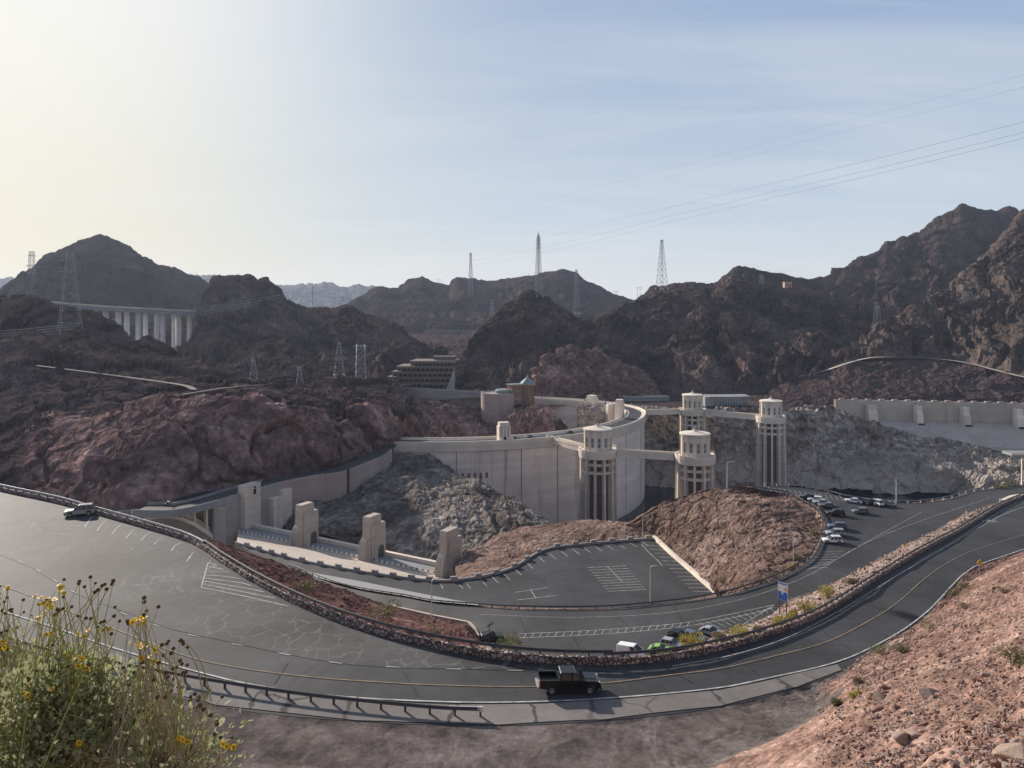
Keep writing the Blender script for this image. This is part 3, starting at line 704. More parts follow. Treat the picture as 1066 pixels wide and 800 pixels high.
Mf = [(300, 590, 4), (347, 608, 5.6), (375, 615, 6.6), (422, 622.5, 8.4), (450, 628, 9.5), (499, 632, 10.9), (540, 634.5, 12), (630, 634.5, 13.6), (703, 628, 15), (750, 621, 16.2)]
Ll = [(797, 506, 23), (820, 506.3, 22.8), (840, 509, 22.4), (860, 513, 22), (881, 518.5, 21.6), (906, 522, 21.3), (932, 523.7, 21.1), (955, 524, 21.1), (987, 520, 21.8), (1010, 513, 22.4), (1037, 508, 23), (1066, 504, 23.4), (1130, 494, 24)]
Tl = [(752, 659, 15.5), (778, 652, 16), (804, 640, 16.7), (820, 626, 17.4), (852, 615, 18.3), (880, 601, 19.3), (907, 587, 20.1), (940, 569, 20.8), (975, 552, 21.4), (1005, 535, 22.2), (1040, 523, 23.0), (1066, 517.5, 23.5), (1130, 497, 24)]
Ml = [(300, 602, 3.5), (350, 623, 5.2), (400, 637, 7.0), (450, 645, 8.8), (487, 652, 10), (496, 668, 10.3), (560, 697, 11.6), (640, 699, 13.2), (720, 679, 14.8), (752, 659, 15.5)]
def p3(L): return [P(a, b, z=c) for a, b, c in L]
C3 = resample([(i, p) for i, p in enumerate(p3(Cl))], 60, mode='chord', smooth=True)
Mf3, M3, T3, L3 = pl(Mf, 50), np.array(p3(Ml)), pl(Tl, 60), pl(Ll, 50)
_, bLOT = poly_sheet('parking_lot', list(Mf3[:-1]) + list(C3) + list(L3) + list(T3[:-1][::-1]) + list(M3[:-1][::-1]), M['asph2'], 4.5)
Ql = [(245, 566, .2), (300, 581.5, .3), (362, 594, .8), (420, 602.5, 1.3), (459, 606, 1.6), (480, 604.5, 1.7), (506, 600.5, 1.8), (534, 592, 1.9), (562, 575.5, 2), (577, 571, 2.1), (619, 566.5, 2.3), (681, 561.5, 2.5)]
Pn = [(319, 597, .8), (375, 607, 1.2), (431, 618.5, 1.6), (478, 627.5, 1.8), (499, 630, 2), (540, 632.5, 2), (630, 633.5, 2.2), (703, 628, 2.6), (745, 618, 3)]
Q3, Pn3 = pl(Ql, 70), pl(Pn, 40)
_, bP = poly_sheet('parking_lot', list(Q3) + list(Pn3[::-1]) + [P(262, 575, z=.3)], M['asph2'], 4.)
_, bPATCH = None, None

# old lighter asphalt of the wide turnout on the left, a sheet on the road
tl = [(-100, 490), (0, 514), (60, 527), (95, 537), (150, 552.5), (190, 565), (222, 586), (260, 609), (300, 630), (350, 650), (400, 666), (470, 681), (560, 693), (620, 696), (620, 699), (560, 700), (486, 697), (420, 696), (371, 693), (327, 687), (276, 677), (180, 656), (163, 650), (120, 634), (79, 619), (34, 592), (0, 578), (-100, 545)]
tp = [hit(a, b, bFR) for a, b in tl]; tp = [np.array(q) + np.array([0, 0, .006]) for q in tp if q is not None]
_, bT = poly_sheet('turnout', tp, M['asphL'], 2.5, zoff=.03, drape=bFR)
# concrete shoulder along the near edge
al = [(60, 661), (121, 682), (194, 704), (260, 718), (339, 728.5), (467, 734.5), (563, 733.5), (647, 728.5), (750, 719), (800, 709), (872, 692), (876, 698), (830, 715.5), (750, 735.5), (630, 749.5), (520, 755), (371, 750.5), (225, 734.5), (100, 700.5), (50, 684)]
tp = [np.array(q) + np.array([0, 0, .006]) for q in (hit(a, b, bFR) for a, b in al) if q is not None]
_, bA = poly_sheet('shoulder', tp, M['apron'], 2., zoff=.05, drape=bFR)

# ------------------------------------------------------------------ earth slopes between the levels
def ln(L): return [P(a, b, z=c) if len(L[0]) == 3 else P(a, b, c) for a, b, c in L]
def off(p, dx, dy, dz): return p + np.array([dx, dy, dz])
Wf = [p + np.array([0, .9, -.15]) for p in W3]
pxs = np.array([CX + F * p[0] / p[1] for p in W3])
selA = [i for i in range(len(W3)) if pxs[i] < 500]
loft('slope', [[(i, Wf[i]) for i in selA],
    [(i, p) for i, p in enumerate([P(-110, 488, 200), P(0, 509, 168), P(60, 522, 152), P(95, 532, 146), P(150, 547, 138), P(180, 555, 138), P(225, 567, 143), P(300, 592, 147), P(337, 609, 152), P(375, 622, 158), P(412, 635.5, 165), P(450, 645, z=8.8), P(487, 651.5, z=10), P(496, 667, z=10.3)])],
    [(i, p) for i, p in enumerate([P(-110, 560, 240), P(0, 570, 225), P(60, 580, 220), P(95, 585, 220), P(150, 590, 222), P(180, 590, 225), P(225, 588, 228), P(300, 604, z=2.6), P(337, 618, z=4.4), P(375, 631, z=6), P(412, 639, z=7.2), P(450, 646, z=8.5), P(487, 653, z=9.5), P(496, 669, z=10)])]],
    420, [50, 16], M['redslope'], .9, 12, gully=.5, gsize=8, s=81, mode='px', fade=(1, 1))
pairs = [(500, (495, 669, 10.2)), (530, (525, 682, 11)), (560, (560, 697, 11.6)), (640, (640, 699, 13.2)), (720, (720, 679, 14.8)), (760, (752, 659, 15.5)), (790, (778, 652, 16)), (815, (804, 640, 16.7)), (835, (820, 626, 17.4)), (870, (852, 615, 18.3)), (897, (880, 601, 19.3)), (920, (907, 587, 20.1)), (950, (940, 569, 20.8)), (980, (975, 552, 21.4)), (1000, (1005, 535, 22.2)), (1040, (1040, 523, 23.)), (1066, (1062, 518.5, 23.4))]
ra = [Wf[int(np.abs(pxs - a).argmin())] for a, _ in pairs]; rb = [P(q[0], q[1], z=q[2] - .02) for _, q in pairs]
rm = [a * .45 + b * .55 + np.array([0, 0, .25]) for a, b in zip(ra, rb)]
loft('verge', [list(enumerate(ra)), list(enumerate(rm)), list(enumerate(rb))], 420, [22, 24], M['strip'], .7, 5, s=85, mode='index', fade=(1, 1))
# from the middle road down to the lower lot
loft('slope', [[(i, p) for i, p in enumerate(Pn3)], [(i, p * .5 + q * .5 + np.array([0, -3, -2.2])) for i, (p, q) in enumerate(zip(Pn3, resample([(i, p) for i, p in enumerate(p3([(325, 600, 4.6)] + Mf[1:]))], 40)))], [(i, p) for i, p in enumerate(resample([(i, p) for i, p in enumerate(p3([(325, 600, 4.6)] + Mf[1:]))], 40))]],
     200, [12, 12], M['mound'], .5, 6, s=87, mode='index')
K0 = resample([(319, 596.5, Z(.82)), (375, 606.5, Z(1.22)), (431, 618, Z(1.62)), (478, 627, Z(1.82)), (499, 629.8, Z(2.02))], 30)
K1 = resample([(330, 602.5, Z(4.9)), (375, 614.3, Z(6.5)), (422, 621.8, Z(8.3)), (450, 627.3, Z(9.4)), (499, 631.4, Z(10.8))], 30)
loft('concrete_bank', [list(enumerate(K0 + np.array([0, 0, .35]))), list(enumerate(K1 + np.array([0, 0, .25])))], 60, 8, M['conb'], 0)
# tan mound between the lots
loft('mound', [
    [(0, P(745, 618, z=3)), (1, P(722, 598, z=2.8)), (2, P(700, 579, z=2.6)), (3, P(681, 561, z=2.5)), (4, P(655, 545, 252))],
    [(0, P(748, 616, z=7)), (1, P(750, 590, 196)), (2, P(736, 563, 214)), (3, P(714, 541, 230)), (4, P(690, 523, 247))],
    [(0, P(755, 613, 172)), (1, P(792, 585, 178)), (2, P(792, 553, 197)), (3, P(772, 527, 215)), (4, P(735, 509.5, 240))],
    [(a, p) for a, p in zip(np.linspace(0, 4, 60), C3 + np.array([0, 0, -.05]))]],
    300, [60, 60, 60], M['mound'], 1.3, 16, gully=.7, gsize=9, s=91, blk=[(.25, 4)], fade=(1, 1), fw=.02, vs=True)
loft('mound', [[(0, P(476, 605, z=1.6)), (1, P(506, 600.2, z=1.75)), (2, P(534, 591.5, z=1.85)), (3, P(562, 575, z=1.95)), (4, P(577, 570.5, z=2.05)), (5, P(619, 566, z=2.2)), (6, P(681, 561, z=2.4))],
     [(0, P(474, 594, 240)), (1, P(500, 584, 240)), (2, P(536, 567, 255)), (3, P(568, 556, 264)), (4, P(592, 552, 262)), (5, P(625, 550, 256)), (6, P(670, 552, 248))],
     [(0, P(474, 588, 250)), (1, P(490, 574, 258)), (2, P(515, 559, 272)), (3, P(540, 550.5, 280)), (4, P(569, 547, 282)), (5, P(614, 542, 275)), (6, P(655, 545, 252))],
     [(0, P(470, 610, 262)), (1, P(490, 600, 272)), (2, P(520, 590, 292)), (3, P(545, 585, 305)), (4, P(575, 580, 310)), (5, P(625, 575, 305)), (6, P(670, 575, 280))]],
    220, [26, 26, 16], M['mound'], 1.1, 14, gully=.5, gsize=8, s=93, mode='index', fade=(1, 1))
sh = [(540, 551, 280), (569, 547.5, 282), (614, 542.5, 275), (640, 545.5, 262), (655, 545.5, 252), (690, 523.5, 247), (735, 510, 240), (776, 507, 229), (797, 506, Z(22.9)), (820, 506.3, Z(22.7)), (840, 509, Z(22.3)), (860, 513, Z(21.9)), (881, 518.5, Z(21.5)), (906, 522, Z(21.2)), (932, 523.7, Z(21)), (955, 524, Z(21)), (987, 520, Z(21.7)), (1010, 513, Z(22.3)), (1037, 508, Z(22.9)), (1066, 504, Z(23.3)), (1130, 494, Z(23.9))]
s0 = resample(sh, 90)
def push(A, k, z): 
    B = A.copy(); B[:, :2] *= k; B[:, 2] = z; return B
loft('shore', [list(enumerate(s0)), list(enumerate(push(s0, 1.03, s0[:, 2] - 2.5))), list(enumerate(push(s0, 1.12, -20 + 0 * s0[:, 2]))), list(enumerate(push(s0, 1.28, -66 + 0 * s0[:, 2])))], 300, [6, 14, 16], M['mound'], 1.5, 14, s=95, mode='index', fade=(1, 0))

# the hill under the camera: graded gravel by the road, rough scree above
def _flat(G, v):
    px = CX + F * G[:, :, 0] / np.maximum(G[:, :, 1], 1)
    a = np.clip((px - 760) / 140, 0, 1) * .94 + .06
    b = np.clip((v[:, None] - .155) / .1, 0, 1) + 0 * a
    return np.maximum(a, np.where(px < 760, b * .5, b)).reshape(-1)
g0 = [(i, p + np.array([0, 0, -.03])) for i, p in enumerate(N3)]
loft('hillside', [list(g0)[::-1] and [(r[0], r[1]) for r in g0],
    [(a, P(a, b, d) if not isinstance(d, tuple) else P(a, b, z=d[1])) for a, b, d in [(-110, 720, Z(41)), (0, 735, Z(41)), (200, 790, Z(41.3)), (370, 800, Z(41.2)), (520, 800, Z(41)), (630, 800, Z(41)), (740, 795, Z(41)), (800, 768, Z(40.8)), (850, 741, Z(40.2)), (885, 716, 65.5), (915, 690, 77), (948, 660, 93), (985, 628, 112), (1015, 601, 131), (1050, 583, 144), (1140, 552, 158)]],
    [(a, P(a, b, d)) for a, b, d in [(-110, 900, 30), (200, 900, 42), (520, 900, 46), (700, 850, 50.5), (800, 800, 53.5), (860, 760, 55), (920, 720, 57), (980, 680, 66), (1030, 640, 82), (1060, 600, 102), (1090, 572, 116), (1180, 540, 125)]],
    [(a, P(a, b, d)) for a, b, d in [(-110, 1000, 15), (520, 1000, 21), (700, 940, 26), (860, 855, 32), (950, 790, 36), (1020, 740, 40), (1080, 680, 48), (1130, 620, 62), (1180, 570, 74), (1250, 530, 80)]],
    [(a, P(a, b, d)) for a, b, d in [(-900, 810, 4.2), (0, 850, 4.0), (533, 900, 4.2), (1100, 840, 7), (1500, 700, 9), (1900, 640, 10)]],
    [(0, np.array([-12, -1, H - 1.6])), (1, np.array([0, -1, H - 1.7])), (2, np.array([14, -1, H - 1.2]))],
    [(0, np.array([-60, -40, H + 14])), (1, np.array([0, -40, H + 16])), (2, np.array([60, -40, H + 18]))],
    [(0, np.array([-420, -260, H + 120])), (1, np.array([0, -260, H + 130])), (2, np.array([420, -260, H + 135]))]],  # unseen rise behind the camera, added to block sky fill and deepen shade
    520, [40, 60, 70, 70, 12, 6, 10], M['scree'], .62, 6.5, gully=.18, gsize=5, s=101, fade=(1, 1), fw=.012, octv=8, ampf=_flat)
HB = bpy.data.objects['hillside.001']
HB.data.materials.append(M['gravel'])
co = np.empty(len(HB.data.vertices) * 3, np.float32); HB.data.vertices.foreach_get('co', co); co = co.reshape(-1, 3)
nuh = 519; npoly = len(HB.data.polygons); rowi = np.arange(npoly) // nuh; cidx = rowi * 520 + np.arange(npoly) % nuh
pc = co[cidx]; ppx = CX + F * pc[:, 0] / np.maximum(pc[:, 1], 1); jit = fbm(pc / 5., 3, 9)
HB.data.polygons.foreach_set('material_index', ((rowi < 48 + jit * 9) & (ppx + jit * 60 < 870) | (rowi < 6) & (ppx < 1000)).astype(np.int32))
bHB = bvh_of(HB)
bVG = bvh_of(bpy.data.objects['verge']); bSL = bvh_of(bpy.data.objects['slope']); bMD = bvh_of(bpy.data.objects['mound'])
# ================================================================== the dam
DC, DR = np.array([-48.2, 582.]), 150.
def dam_pt(th, r):
    a = math.radians(th); x = DC[0] + r * math.cos(a); y = DC[1] + r * math.sin(a)
    if y > 555: y = 555 + (y - 555) * .68
    return np.array([x, y])
ths = np.linspace(-98, 74, 150)
def dam_sweep(name, prof, mat, parent, smooth=True, a0=-98, a1=74, closed=True):
    """prof: [(radius, z)] swept along the crest arc"""
    n = int(150 * (a1 - a0) / 172) + 2; tt = np.linspace(a0, a1, n); k = len(prof); v = []; f = []
    for t in tt:
        for r, z in prof:
            q = dam_pt(t, r); v.append((q[0], q[1], z))
    for i in range(n - 1):
        for j in range(k if closed else k - 1):
            j2 = (j + 1) % k
            f.append([i * k + j, i * k + j2, (i + 1) * k + j2, (i + 1) * k + j])
    if closed: f += [list(range(k)), [(n - 1) * k + j for j in range(k)][::-1]]
    b = MB().add(v, f)
    return b.build(name, mat, parent)
dam = thing('arch_dam', 'huge curved concrete dam with a road along its crest and rust streaked lake face', 'dam', (0, 0, 0))
dmat, nt, b = new_mat('dam lake face'); T = NT(nt); p = T.pos()
col = T.mix(1., (.72, .61, .53), T.ramp(T.noise(p, .045, 6, .6), [(.3, .84), (.7, 1.1)]), 'MULTIPLY')
col = T.mix(.5, col, T.ramp(T.noise(T.mapv(p, (.003, .003, .35)), 1., 4, .7), [(.35, .78), (.65, 1.15)]), 'MULTIPLY')
st = T.noise(T.mapv(p, (.16, .16, .012)), 1., 4, .65)
col = T.mix(T.math('MULTIPLY', T.ramp(st, [(.58, 0.), (.72, 1.)]), .55), col, (.17, .11, .085))
sp = T.n('ShaderNodeSeparateXYZ'); T.l(p, sp.inputs[0])
# tide line: darker damp concrete close to the water, bleached ring above it
zz = T.math('ADD', sp.outputs['Z'], T.math('MULTIPLY', st, 4.))
col = T.mix(T.ramp(T.math('DIVIDE', T.math('ADD', zz, 60.), 20., True), [(0., .55), (.35, .0)]), col, (.23, .22, .21))
T.l(col, b.inputs['Base Color']); b.inputs['Roughness'].default_value = .9; b.inputs['Specular IOR Level'].default_value = .25
dam_sweep('dam_wall', [(150, -75), (150, -4.2), (136, -4.2), (134, -14), (121, -50), (104, -100), (104, -120), (150, -120)], dmat, dam)
dam_sweep('crest_band', [(150.9, -4.6), (150.9, -.02), (135.2, -.02), (135.2, -4.6)], M['con'], dam)
dam_sweep('crest_road', [(147.6, .0), (147.6, .06), (138.4, .06), (138.4, .0)], M['asph2'], dam)
dam_sweep('parapet', [(150.9, .0), (150.9, 1.25), (150.2, 1.25), (150.2, .0)], M['con2'], dam)
dam_sweep('parapet', [(135.9, .0), (135.9, 1.25), (135.2, 1.25), (135.2, .0)], M['con2'], dam)
dam_sweep('sidewalk', [(150.2, .0), (150.2, .22), (147.7, .22), (147.7, .0)], M['con2'], dam)
dam_sweep('sidewalk', [(138.3, .0), (138.3, .22), (135.9, .22), (135.9, .0)], M['con2'], dam)
jointm = plain('dark joint stain', (.25, .20, .165), .9, vs=.3)
for th in (-84, -69, -59.5, -52, -44, -33.5, -21, -9, 4):
    m = MB(); 
    for r0, z0, z1 in ((150.06, -74, -4.7),):
        a, c = dam_pt(th, r0), dam_pt(th, r0); t = (dam_pt(th + .3, r0) - dam_pt(th - .3, r0)); t /= np.linalg.norm(t); nrm = np.array([t[1], -t[0]])
        w = .24
        q = [a - t * w - nrm * .3, a + t * w - nrm * .3, a + t * w + nrm * .12, a - t * w + nrm * .12]
        m.prism([tuple(x) for x in q], 'z', (z0, z1))
    m.build('joint', jointm, dam)
# rust stained outlet row
rustm = plain('rust stain', (.20, .115, .085), .9, vs=.5)
for k in range(9):
    a = dam_pt(-88.5 + k * 1.35, 150.); b2 = dam_pt(-88.5 + (k + .78) * 1.35, 150.); h = random.uniform(2.5, 9)
    t = b2 - a; t /= np.linalg.norm(t); nrm = np.array([t[1], -t[0]])
    c = (a + b2) / 2
    q = [c - t * .8 - nrm * .2, c + t * .8 - nrm * .2, c + t * .8 + nrm * .1, c - t * .8 + nrm * .1]
    MB().prism([tuple(x) for x in q], 'z', (-18 - h, -17.5)).build('rust_stain', rustm, dam)

def crest_tower(th, r, w, dp, z0, z1, top=2.2):
    c = dam_pt(th, r); t = dam_pt(th + .5, r) - dam_pt(th - .5, r); rz = math.atan2(t[1], t[0])
    t_ = MB().box((c[0], c[1], (z0 + z1 - top) / 2), (w, dp, z1 - top - z0), rz).build('crest_tower', M['con2'], dam, bevel=.15)
    MB().box((c[0], c[1], z1 - top / 2 + .01), (w * .84, dp * .84, top), rz).build('tower_cap', M['con2'], t_, bevel=.12)
    for k in (-.28, 0, .28):
        m = MB()
        o = np.array([math.cos(rz), math.sin(rz)]) * w * k
        for s_ in (-1, 1):
            nn = np.array([-math.sin(rz), math.cos(rz)]) * (dp / 2 + .02) * s_
            MB().box((c[0] + o[0] + nn[0], c[1] + o[1] + nn[1], z0 + (z1 - z0) * .52), (w * .09, .12, (z1 - z0) * .6), rz).build('flute', M['cong'], t_)
    d = MB(); nn = np.array([math.sin(rz), -math.cos(rz)]) * (dp / 2 + .03)
    d.box((c[0] + nn[0], c[1] + nn[1], max(z0, .1) + 1.4), (1.6, .14, 2.6), rz); d.build('doorway', M['dark'], t_)
    return t_
def th_of(px, r=140, near=True):
    best = min((abs(CX + F * dam_pt(t, r)[0] / dam_pt(t, r)[1] - px), t) for t in np.linspace(-98, 74, 1400) if (t < -8) == near)
    return best[1]
crest_tower(th_of(524.5, 146), 146.2, 7.2, 5.5, 0, 11.2)
crest_tower(th_of(645, 134), 134.0, 5.4, 6, -30, 13.5)
crest_tower(th_of(620.5, 136, False), 132, 8.0, 7, -24, 7.5)
crest_tower(th_of(610.5, 136, False), 133, 7.5, 5, -20, -2)
for px, h in ((630, -1), (637, 2.5)):
    crest_tower(th_of(px, 135, False), 133, 4.2, 5, -30, h, 1.2)

# ------------------------------------------------------------------ intake towers
def intake_tower(cx, cy, label, bridge_dir):
    r = thing('intake_tower', label, 'tower', (cx, cy, 0), 0, 'concrete intake towers standing in the lake')
    n = 12; a0 = math.pi / n
    MB().lathe([(8.2, -75), (7.6, -4.4)], n=n, a0=a0).build('shaft_core', M['core'], r)
    for k in range(n):
        a = a0 + 2 * math.pi * k / n; m = MB()
        ca, sa = math.cos(a), math.sin(a)
        prof = [(6.5, -75), (11.9, -75), (10.9, -40), (10.3, -4.2), (6.5, -4.2)]
        v = []
        for s_ in (-.62, .62):
            for rr, z in prof: v.append((rr * ca - s_ * sa, rr * sa + s_ * ca, z))
        k5 = len(prof)
        m.add(v, [list(range(k5)), list(range(k5, 2 * k5))[::-1]] + [[j, k5 + j, k5 + (j + 1) % k5, (j + 1) % k5] for j in range(k5)])
        m.build('fin', M['con'], r)
    for z in (-7.2, -11.6):
        MB().lathe([(7.4, z - .7), (9.6, z - .7), (9.6, z + .7), (7.4, z + .7)], n=n, a0=a0, cap=False).build('ring_beam', M['con'], r)
    MB().lathe([(9.5, -4.25), (10.5, -3.9), (10.8, -.9), (10.8, .75), (10.4, .75), (10.4, .0), (3, .0)], n=24).build('platform', M['con2'], r)
    # hoist house: twelve sided, fluted piers, ring of windows, conical cap
    hs = MB().lathe([(7.5, 0), (7.5, 11.2)], n=n, a0=a0).build('hoist_house', M['con2'], r)
    m = MB()
    for k in range(n):
        a = a0 + 2 * math.pi * k / n
        m.box((7.55 * math.cos(a), 7.55 * math.sin(a), 5.4), (.8, 1.3, 10.8), a)
    m.build('pilaster', M['con2'], hs)
    for k in range(n):
        a = 2 * math.pi * k / n
        w = MB().box((7.26 * math.cos(a), 7.26 * math.sin(a), 4.7), (.16, 1.5, 5.2), a).build('window', M['cong'], hs)
        g = MB()
        for z in (3.2, 6.0): g.box((7.33 * math.cos(a), 7.33 * math.sin(a), z), (.10, 1.0, 1.9), a)
        g.build('pane', M['glassb'], w)
    MB().lathe([(8.0, 11.0), (8.2, 11.25), (8.2, 11.9), (7.7, 12.05), (1.4, 12.9), (1.3, 13.5), (.9, 13.7)], n=24).build('roof_cap', M['con2'], r)
    MB().lathe([(.8, 13.6), (.8, 14.6), (.35, 14.9), (.1, 15.5)], n=10).build('finial', M['cong'], r)
    m = MB(); m.tube([(10.6 * math.cos(t), 10.6 * math.sin(t), 1.6) for t in np.linspace(0, 2 * math.pi, 33)], .06, 4)
    for k in range(24):
        t = 2 * math.pi * k / 24; m.bar((10.6 * math.cos(t), 10.6 * math.sin(t), .7), (10.6 * math.cos(t), 10.6 * math.sin(t), 1.6), .05)
    m.build('railing', M['steel'], r)
    return r
TW = dict(nl=(48.0, 414.), nr=(98.5, 398.), fl=(142.5, 584.), fr=(190.5, 544.))
intake_tower(*TW['nl'], 'near intake tower in front of the dam face, its bridge joining the dam crest', 0)
intake_tower(*TW['nr'], 'near intake tower whose shaft drops behind the tan dirt mound', 0)
intake_tower(*TW['fl'], 'far intake tower partly hidden behind another tower, below the low roadside building', 0)
intake_tower(*TW['fr'], 'far intake tower showing its full fluted shaft against the lake cliff', 0)
def access_bridge(a, b, label, hgt=3.3, w=3.2):
    a, b = np.array(a), np.array(b); d = b - a; L = np.linalg.norm(d); rz = math.atan2(d[1], d[0])
    r = thing('access_bridge', label, 'bridge', (a[0], a[1], 0), rz, 'bridges linking the intake towers')
    MB().box((L / 2, 0, -hgt / 2), (L, w, hgt)).build('girder', M['con2'], r)
    for s_ in (-1, 1):
        MB().box((L / 2, s_ * (w / 2 - .14), .5), (L, .2, .98)).build('parapet', M['con2'], r)
        MB().box((L / 2, s_ * (w / 2 + .1), -.35), (L, .18, .5)).build('cornice', M['con'], r)
def edge(p, q, rp):
    p, q = np.array(p), np.array(q); u = (q - p) / np.linalg.norm(q - p); return p + u * rp
a = dam_pt(th_of(577, 150.6), 151.); access_bridge(edge(a, TW['nl'], 0), edge(TW['nl'], a, 10.9), 'pale bridge from the near dam crest to the first intake tower')
access_bridge(edge(TW['nl'], TW['nr'], 10.9), edge(TW['nr'], TW['nl'], 10.9), 'pale bridge crossing in front of the dam between the two near towers')
a = dam_pt(2, 151.); access_bridge(edge(a, TW['fl'], 0), edge(TW['fl'], a, 10.9), 'thin far bridge from the dam to the far tower below the roadside building')
access_bridge(edge(TW['fl'], TW['fr'], 10.9), edge(TW['fr'], TW['fl'], 10.9), 'thin far bridge along the cliff between the two far towers')

# ================================================================== near spillway
pier_px = [(318, 524, 2.2), (388, 536, 2.2), (468, 550.5, 2.2)]
PB = [P(a, b, z=c) for a, b, c in pier_px]
dirw = (PB[2] - PB[0])[:2]; dirw /= np.linalg.norm(dirw); perp = np.array([dirw[1], -dirw[0]])   # perp points to the viewer
if perp[1] > 0: perp = -perp
ZW = -14.3
ends = [PB[0][:2] - dirw * 37, PB[2][:2] + dirw * 9]
nA = 60
wf = np.array([np.r_[ends[0] * (1 - t) + ends[1] * t + perp * 1.6, ZW] for t in np.linspace(0, 1, nA)])
Qs = resample([(i, p) for i, p in enumerate(Q3)], nA)
qa = []
for p in wf:    # approach slope: from the parapet down to the weir, straight across
    best = min(range(len(Q3)), key=lambda i: abs((Q3[i][:2] - p[:2]) @ dirw)); qa.append(Q3[best] + np.array([0, 1.2, -.9]))
spill = thing('spillway_weir', 'long concrete spillway slope and weir below the lower car park', 'spillway')
o = loft('apron', [list(enumerate(qa)), list(enumerate(wf))], 160, 30, M['contan'], 0, kind=None); o.parent = spill
def wstrip(name, s0, z0, s1, z1, mat, e=0.):
    v = []
    for q in (ends[0] - dirw * e, ends[1] + dirw * e):
        for s_, z in ((s0, z0), (s1, z1), (s1, z1 - 26), (s0, z0 - 26)): v.append((q[0] + perp[0] * s_, q[1] + perp[1] * s_, z))
    return MB().add(v, [[0, 1, 5, 4], [1, 2, 6, 5], [2, 3, 7, 6], [3, 0, 4, 7], [0, 3, 2, 1], [4, 5, 6, 7]]).build(name, mat, spill)
wstrip('weir_sill', 1.62, ZW + .3, .7, ZW + .9, M['con'])
wstrip('drum_gate', .68, ZW + .5, -5.5, ZW + .2, M['conb'])
wstrip('back_wall', -5.52, ZW + 1.6, -7., ZW + 1.6, M['con2'])
for t in np.linspace(.02, .98, 46):
    q = ends[0] * (1 - t) + ends[1] * t + perp * 1.5; MB().box((q[0], q[1], ZW + .9), (.42, .42, .5), math.atan2(dirw[1], dirw[0])).build('weir_lug', M['steeld'], spill)
def spillway_pier(p, label, zt=2.2, zb=ZW - .2):
    rz = math.atan2(-perp[1], -perp[0])
    r = thing('spillway_pier', label, 'pier', (p[0], p[1], 0), rz, 'stepped piers along the near spillway weir')
    # local x runs back from the viewer, local y across the pier
    arch = [(1.2 + 2.6 - 2.6 * math.cos(t), zb + 5.0 + 2.6 * math.sin(t)) for t in np.linspace(0, math.pi, 9)]
    prof = [(-6.4, zb), (-6.4, zb + 4.6), (-6.0, zb + 6.6), (-5.0, zb + 8.2), (-3.9, zb + 9.2), (-3.7, zt - .4), (-3.3, zt), (2.6, zt), (3.0, zt - .5), (3.0, zt - 3.4), (5.2, zt - 3.4), (5.5, zt - 3.8), (5.5, zb)]
    MB().prism(prof, 'y', (-1.6, 1.6)).build('pier_body', M['contan'], r, bevel=.12)
    core = [(-2.8, zb), (-2.8, zt - 3.2), (1.9, zt - 3.2), (1.9, zt - 5.0), (4.4, zt - 5.0), (4.4, zb + .2)]
    arch = [(.8 + 1.7 - 1.7 * math.cos(t), zb + 3.6 + 1.7 * math.sin(t)) for t in np.linspace(0, math.pi, 11)]
    hole = [(4.2, zb)] + arch[::-1] + [(.8, zb)]
    for s_ in (-1, 1):
        MB().prism(core[:-1] + [(4.4, zb)] + hole, 'y', (1.62 * s_, 2.0 * s_)).build('raised_panel', M['contan'], r, bevel=.05)
        MB().prism([(.8, zb), (4.2, zb)] + arch[::-1], 'y', (1.605 * s_, 1.66 * s_)).build('gate_recess', M['steeld'], r)
    return r
for p, l in zip(PB, ('stepped spillway pier, first one out from the grey abutment wall', 'stepped spillway pier, second one out from the grey abutment wall', 'stepped tan spillway pier at the end by the tan dirt mound')):
    spillway_pier(p, l)
# road parapet with merlons along the lower road
par = thing('parapet_wall', 'low concrete wall with square blocks between spillway and lower car park', 'wall')
v, f = [], []
m = MB(); pts = [Vector(q) for q in Q3]
for i in range(len(pts) - 1):
    a, c = pts[i], pts[i + 1]; d = c - a; rz = math.atan2(d.y, d.x)
    mm = (a + c) / 2; m.box((mm.x, mm.y, mm.z - .2), (d.length * 1.02, .5, 1.7), rz)
m.build('wall_run', M['cong'], par)
acc = 0
for i in range(len(pts) - 1):
    a, c = pts[i], pts[i + 1]; d = c - a; acc += d.length
    if acc > 5.6:
        acc = 0; MB().box((c.x, c.y, c.z + .35), (1.9, .8, 2.1), math.atan2(d.y, d.x)).build('merlon', M['cong'], par, bevel=.05)
# curb wall on the mound side of the lower lot
pts = resample([(745, 618, Z(3.)), (722, 598, Z(2.8)), (700, 579, Z(2.6)), (681, 561, Z(2.5))], 24)
cw = MB()
for i in range(23):
    a, c = Vector(pts[i]), Vector(pts[i + 1]); d = c - a; mm = (a + c) / 2; cw.box((mm.x, mm.y, mm.z + .45), (d.length * 1.02, 1.0, 1.3), math.atan2(d.y, d.x))
tag(cw.build('kerb_wall', M['con2']), 'bright straight kerb wall between the lower car park and the tan mound', 'wall')

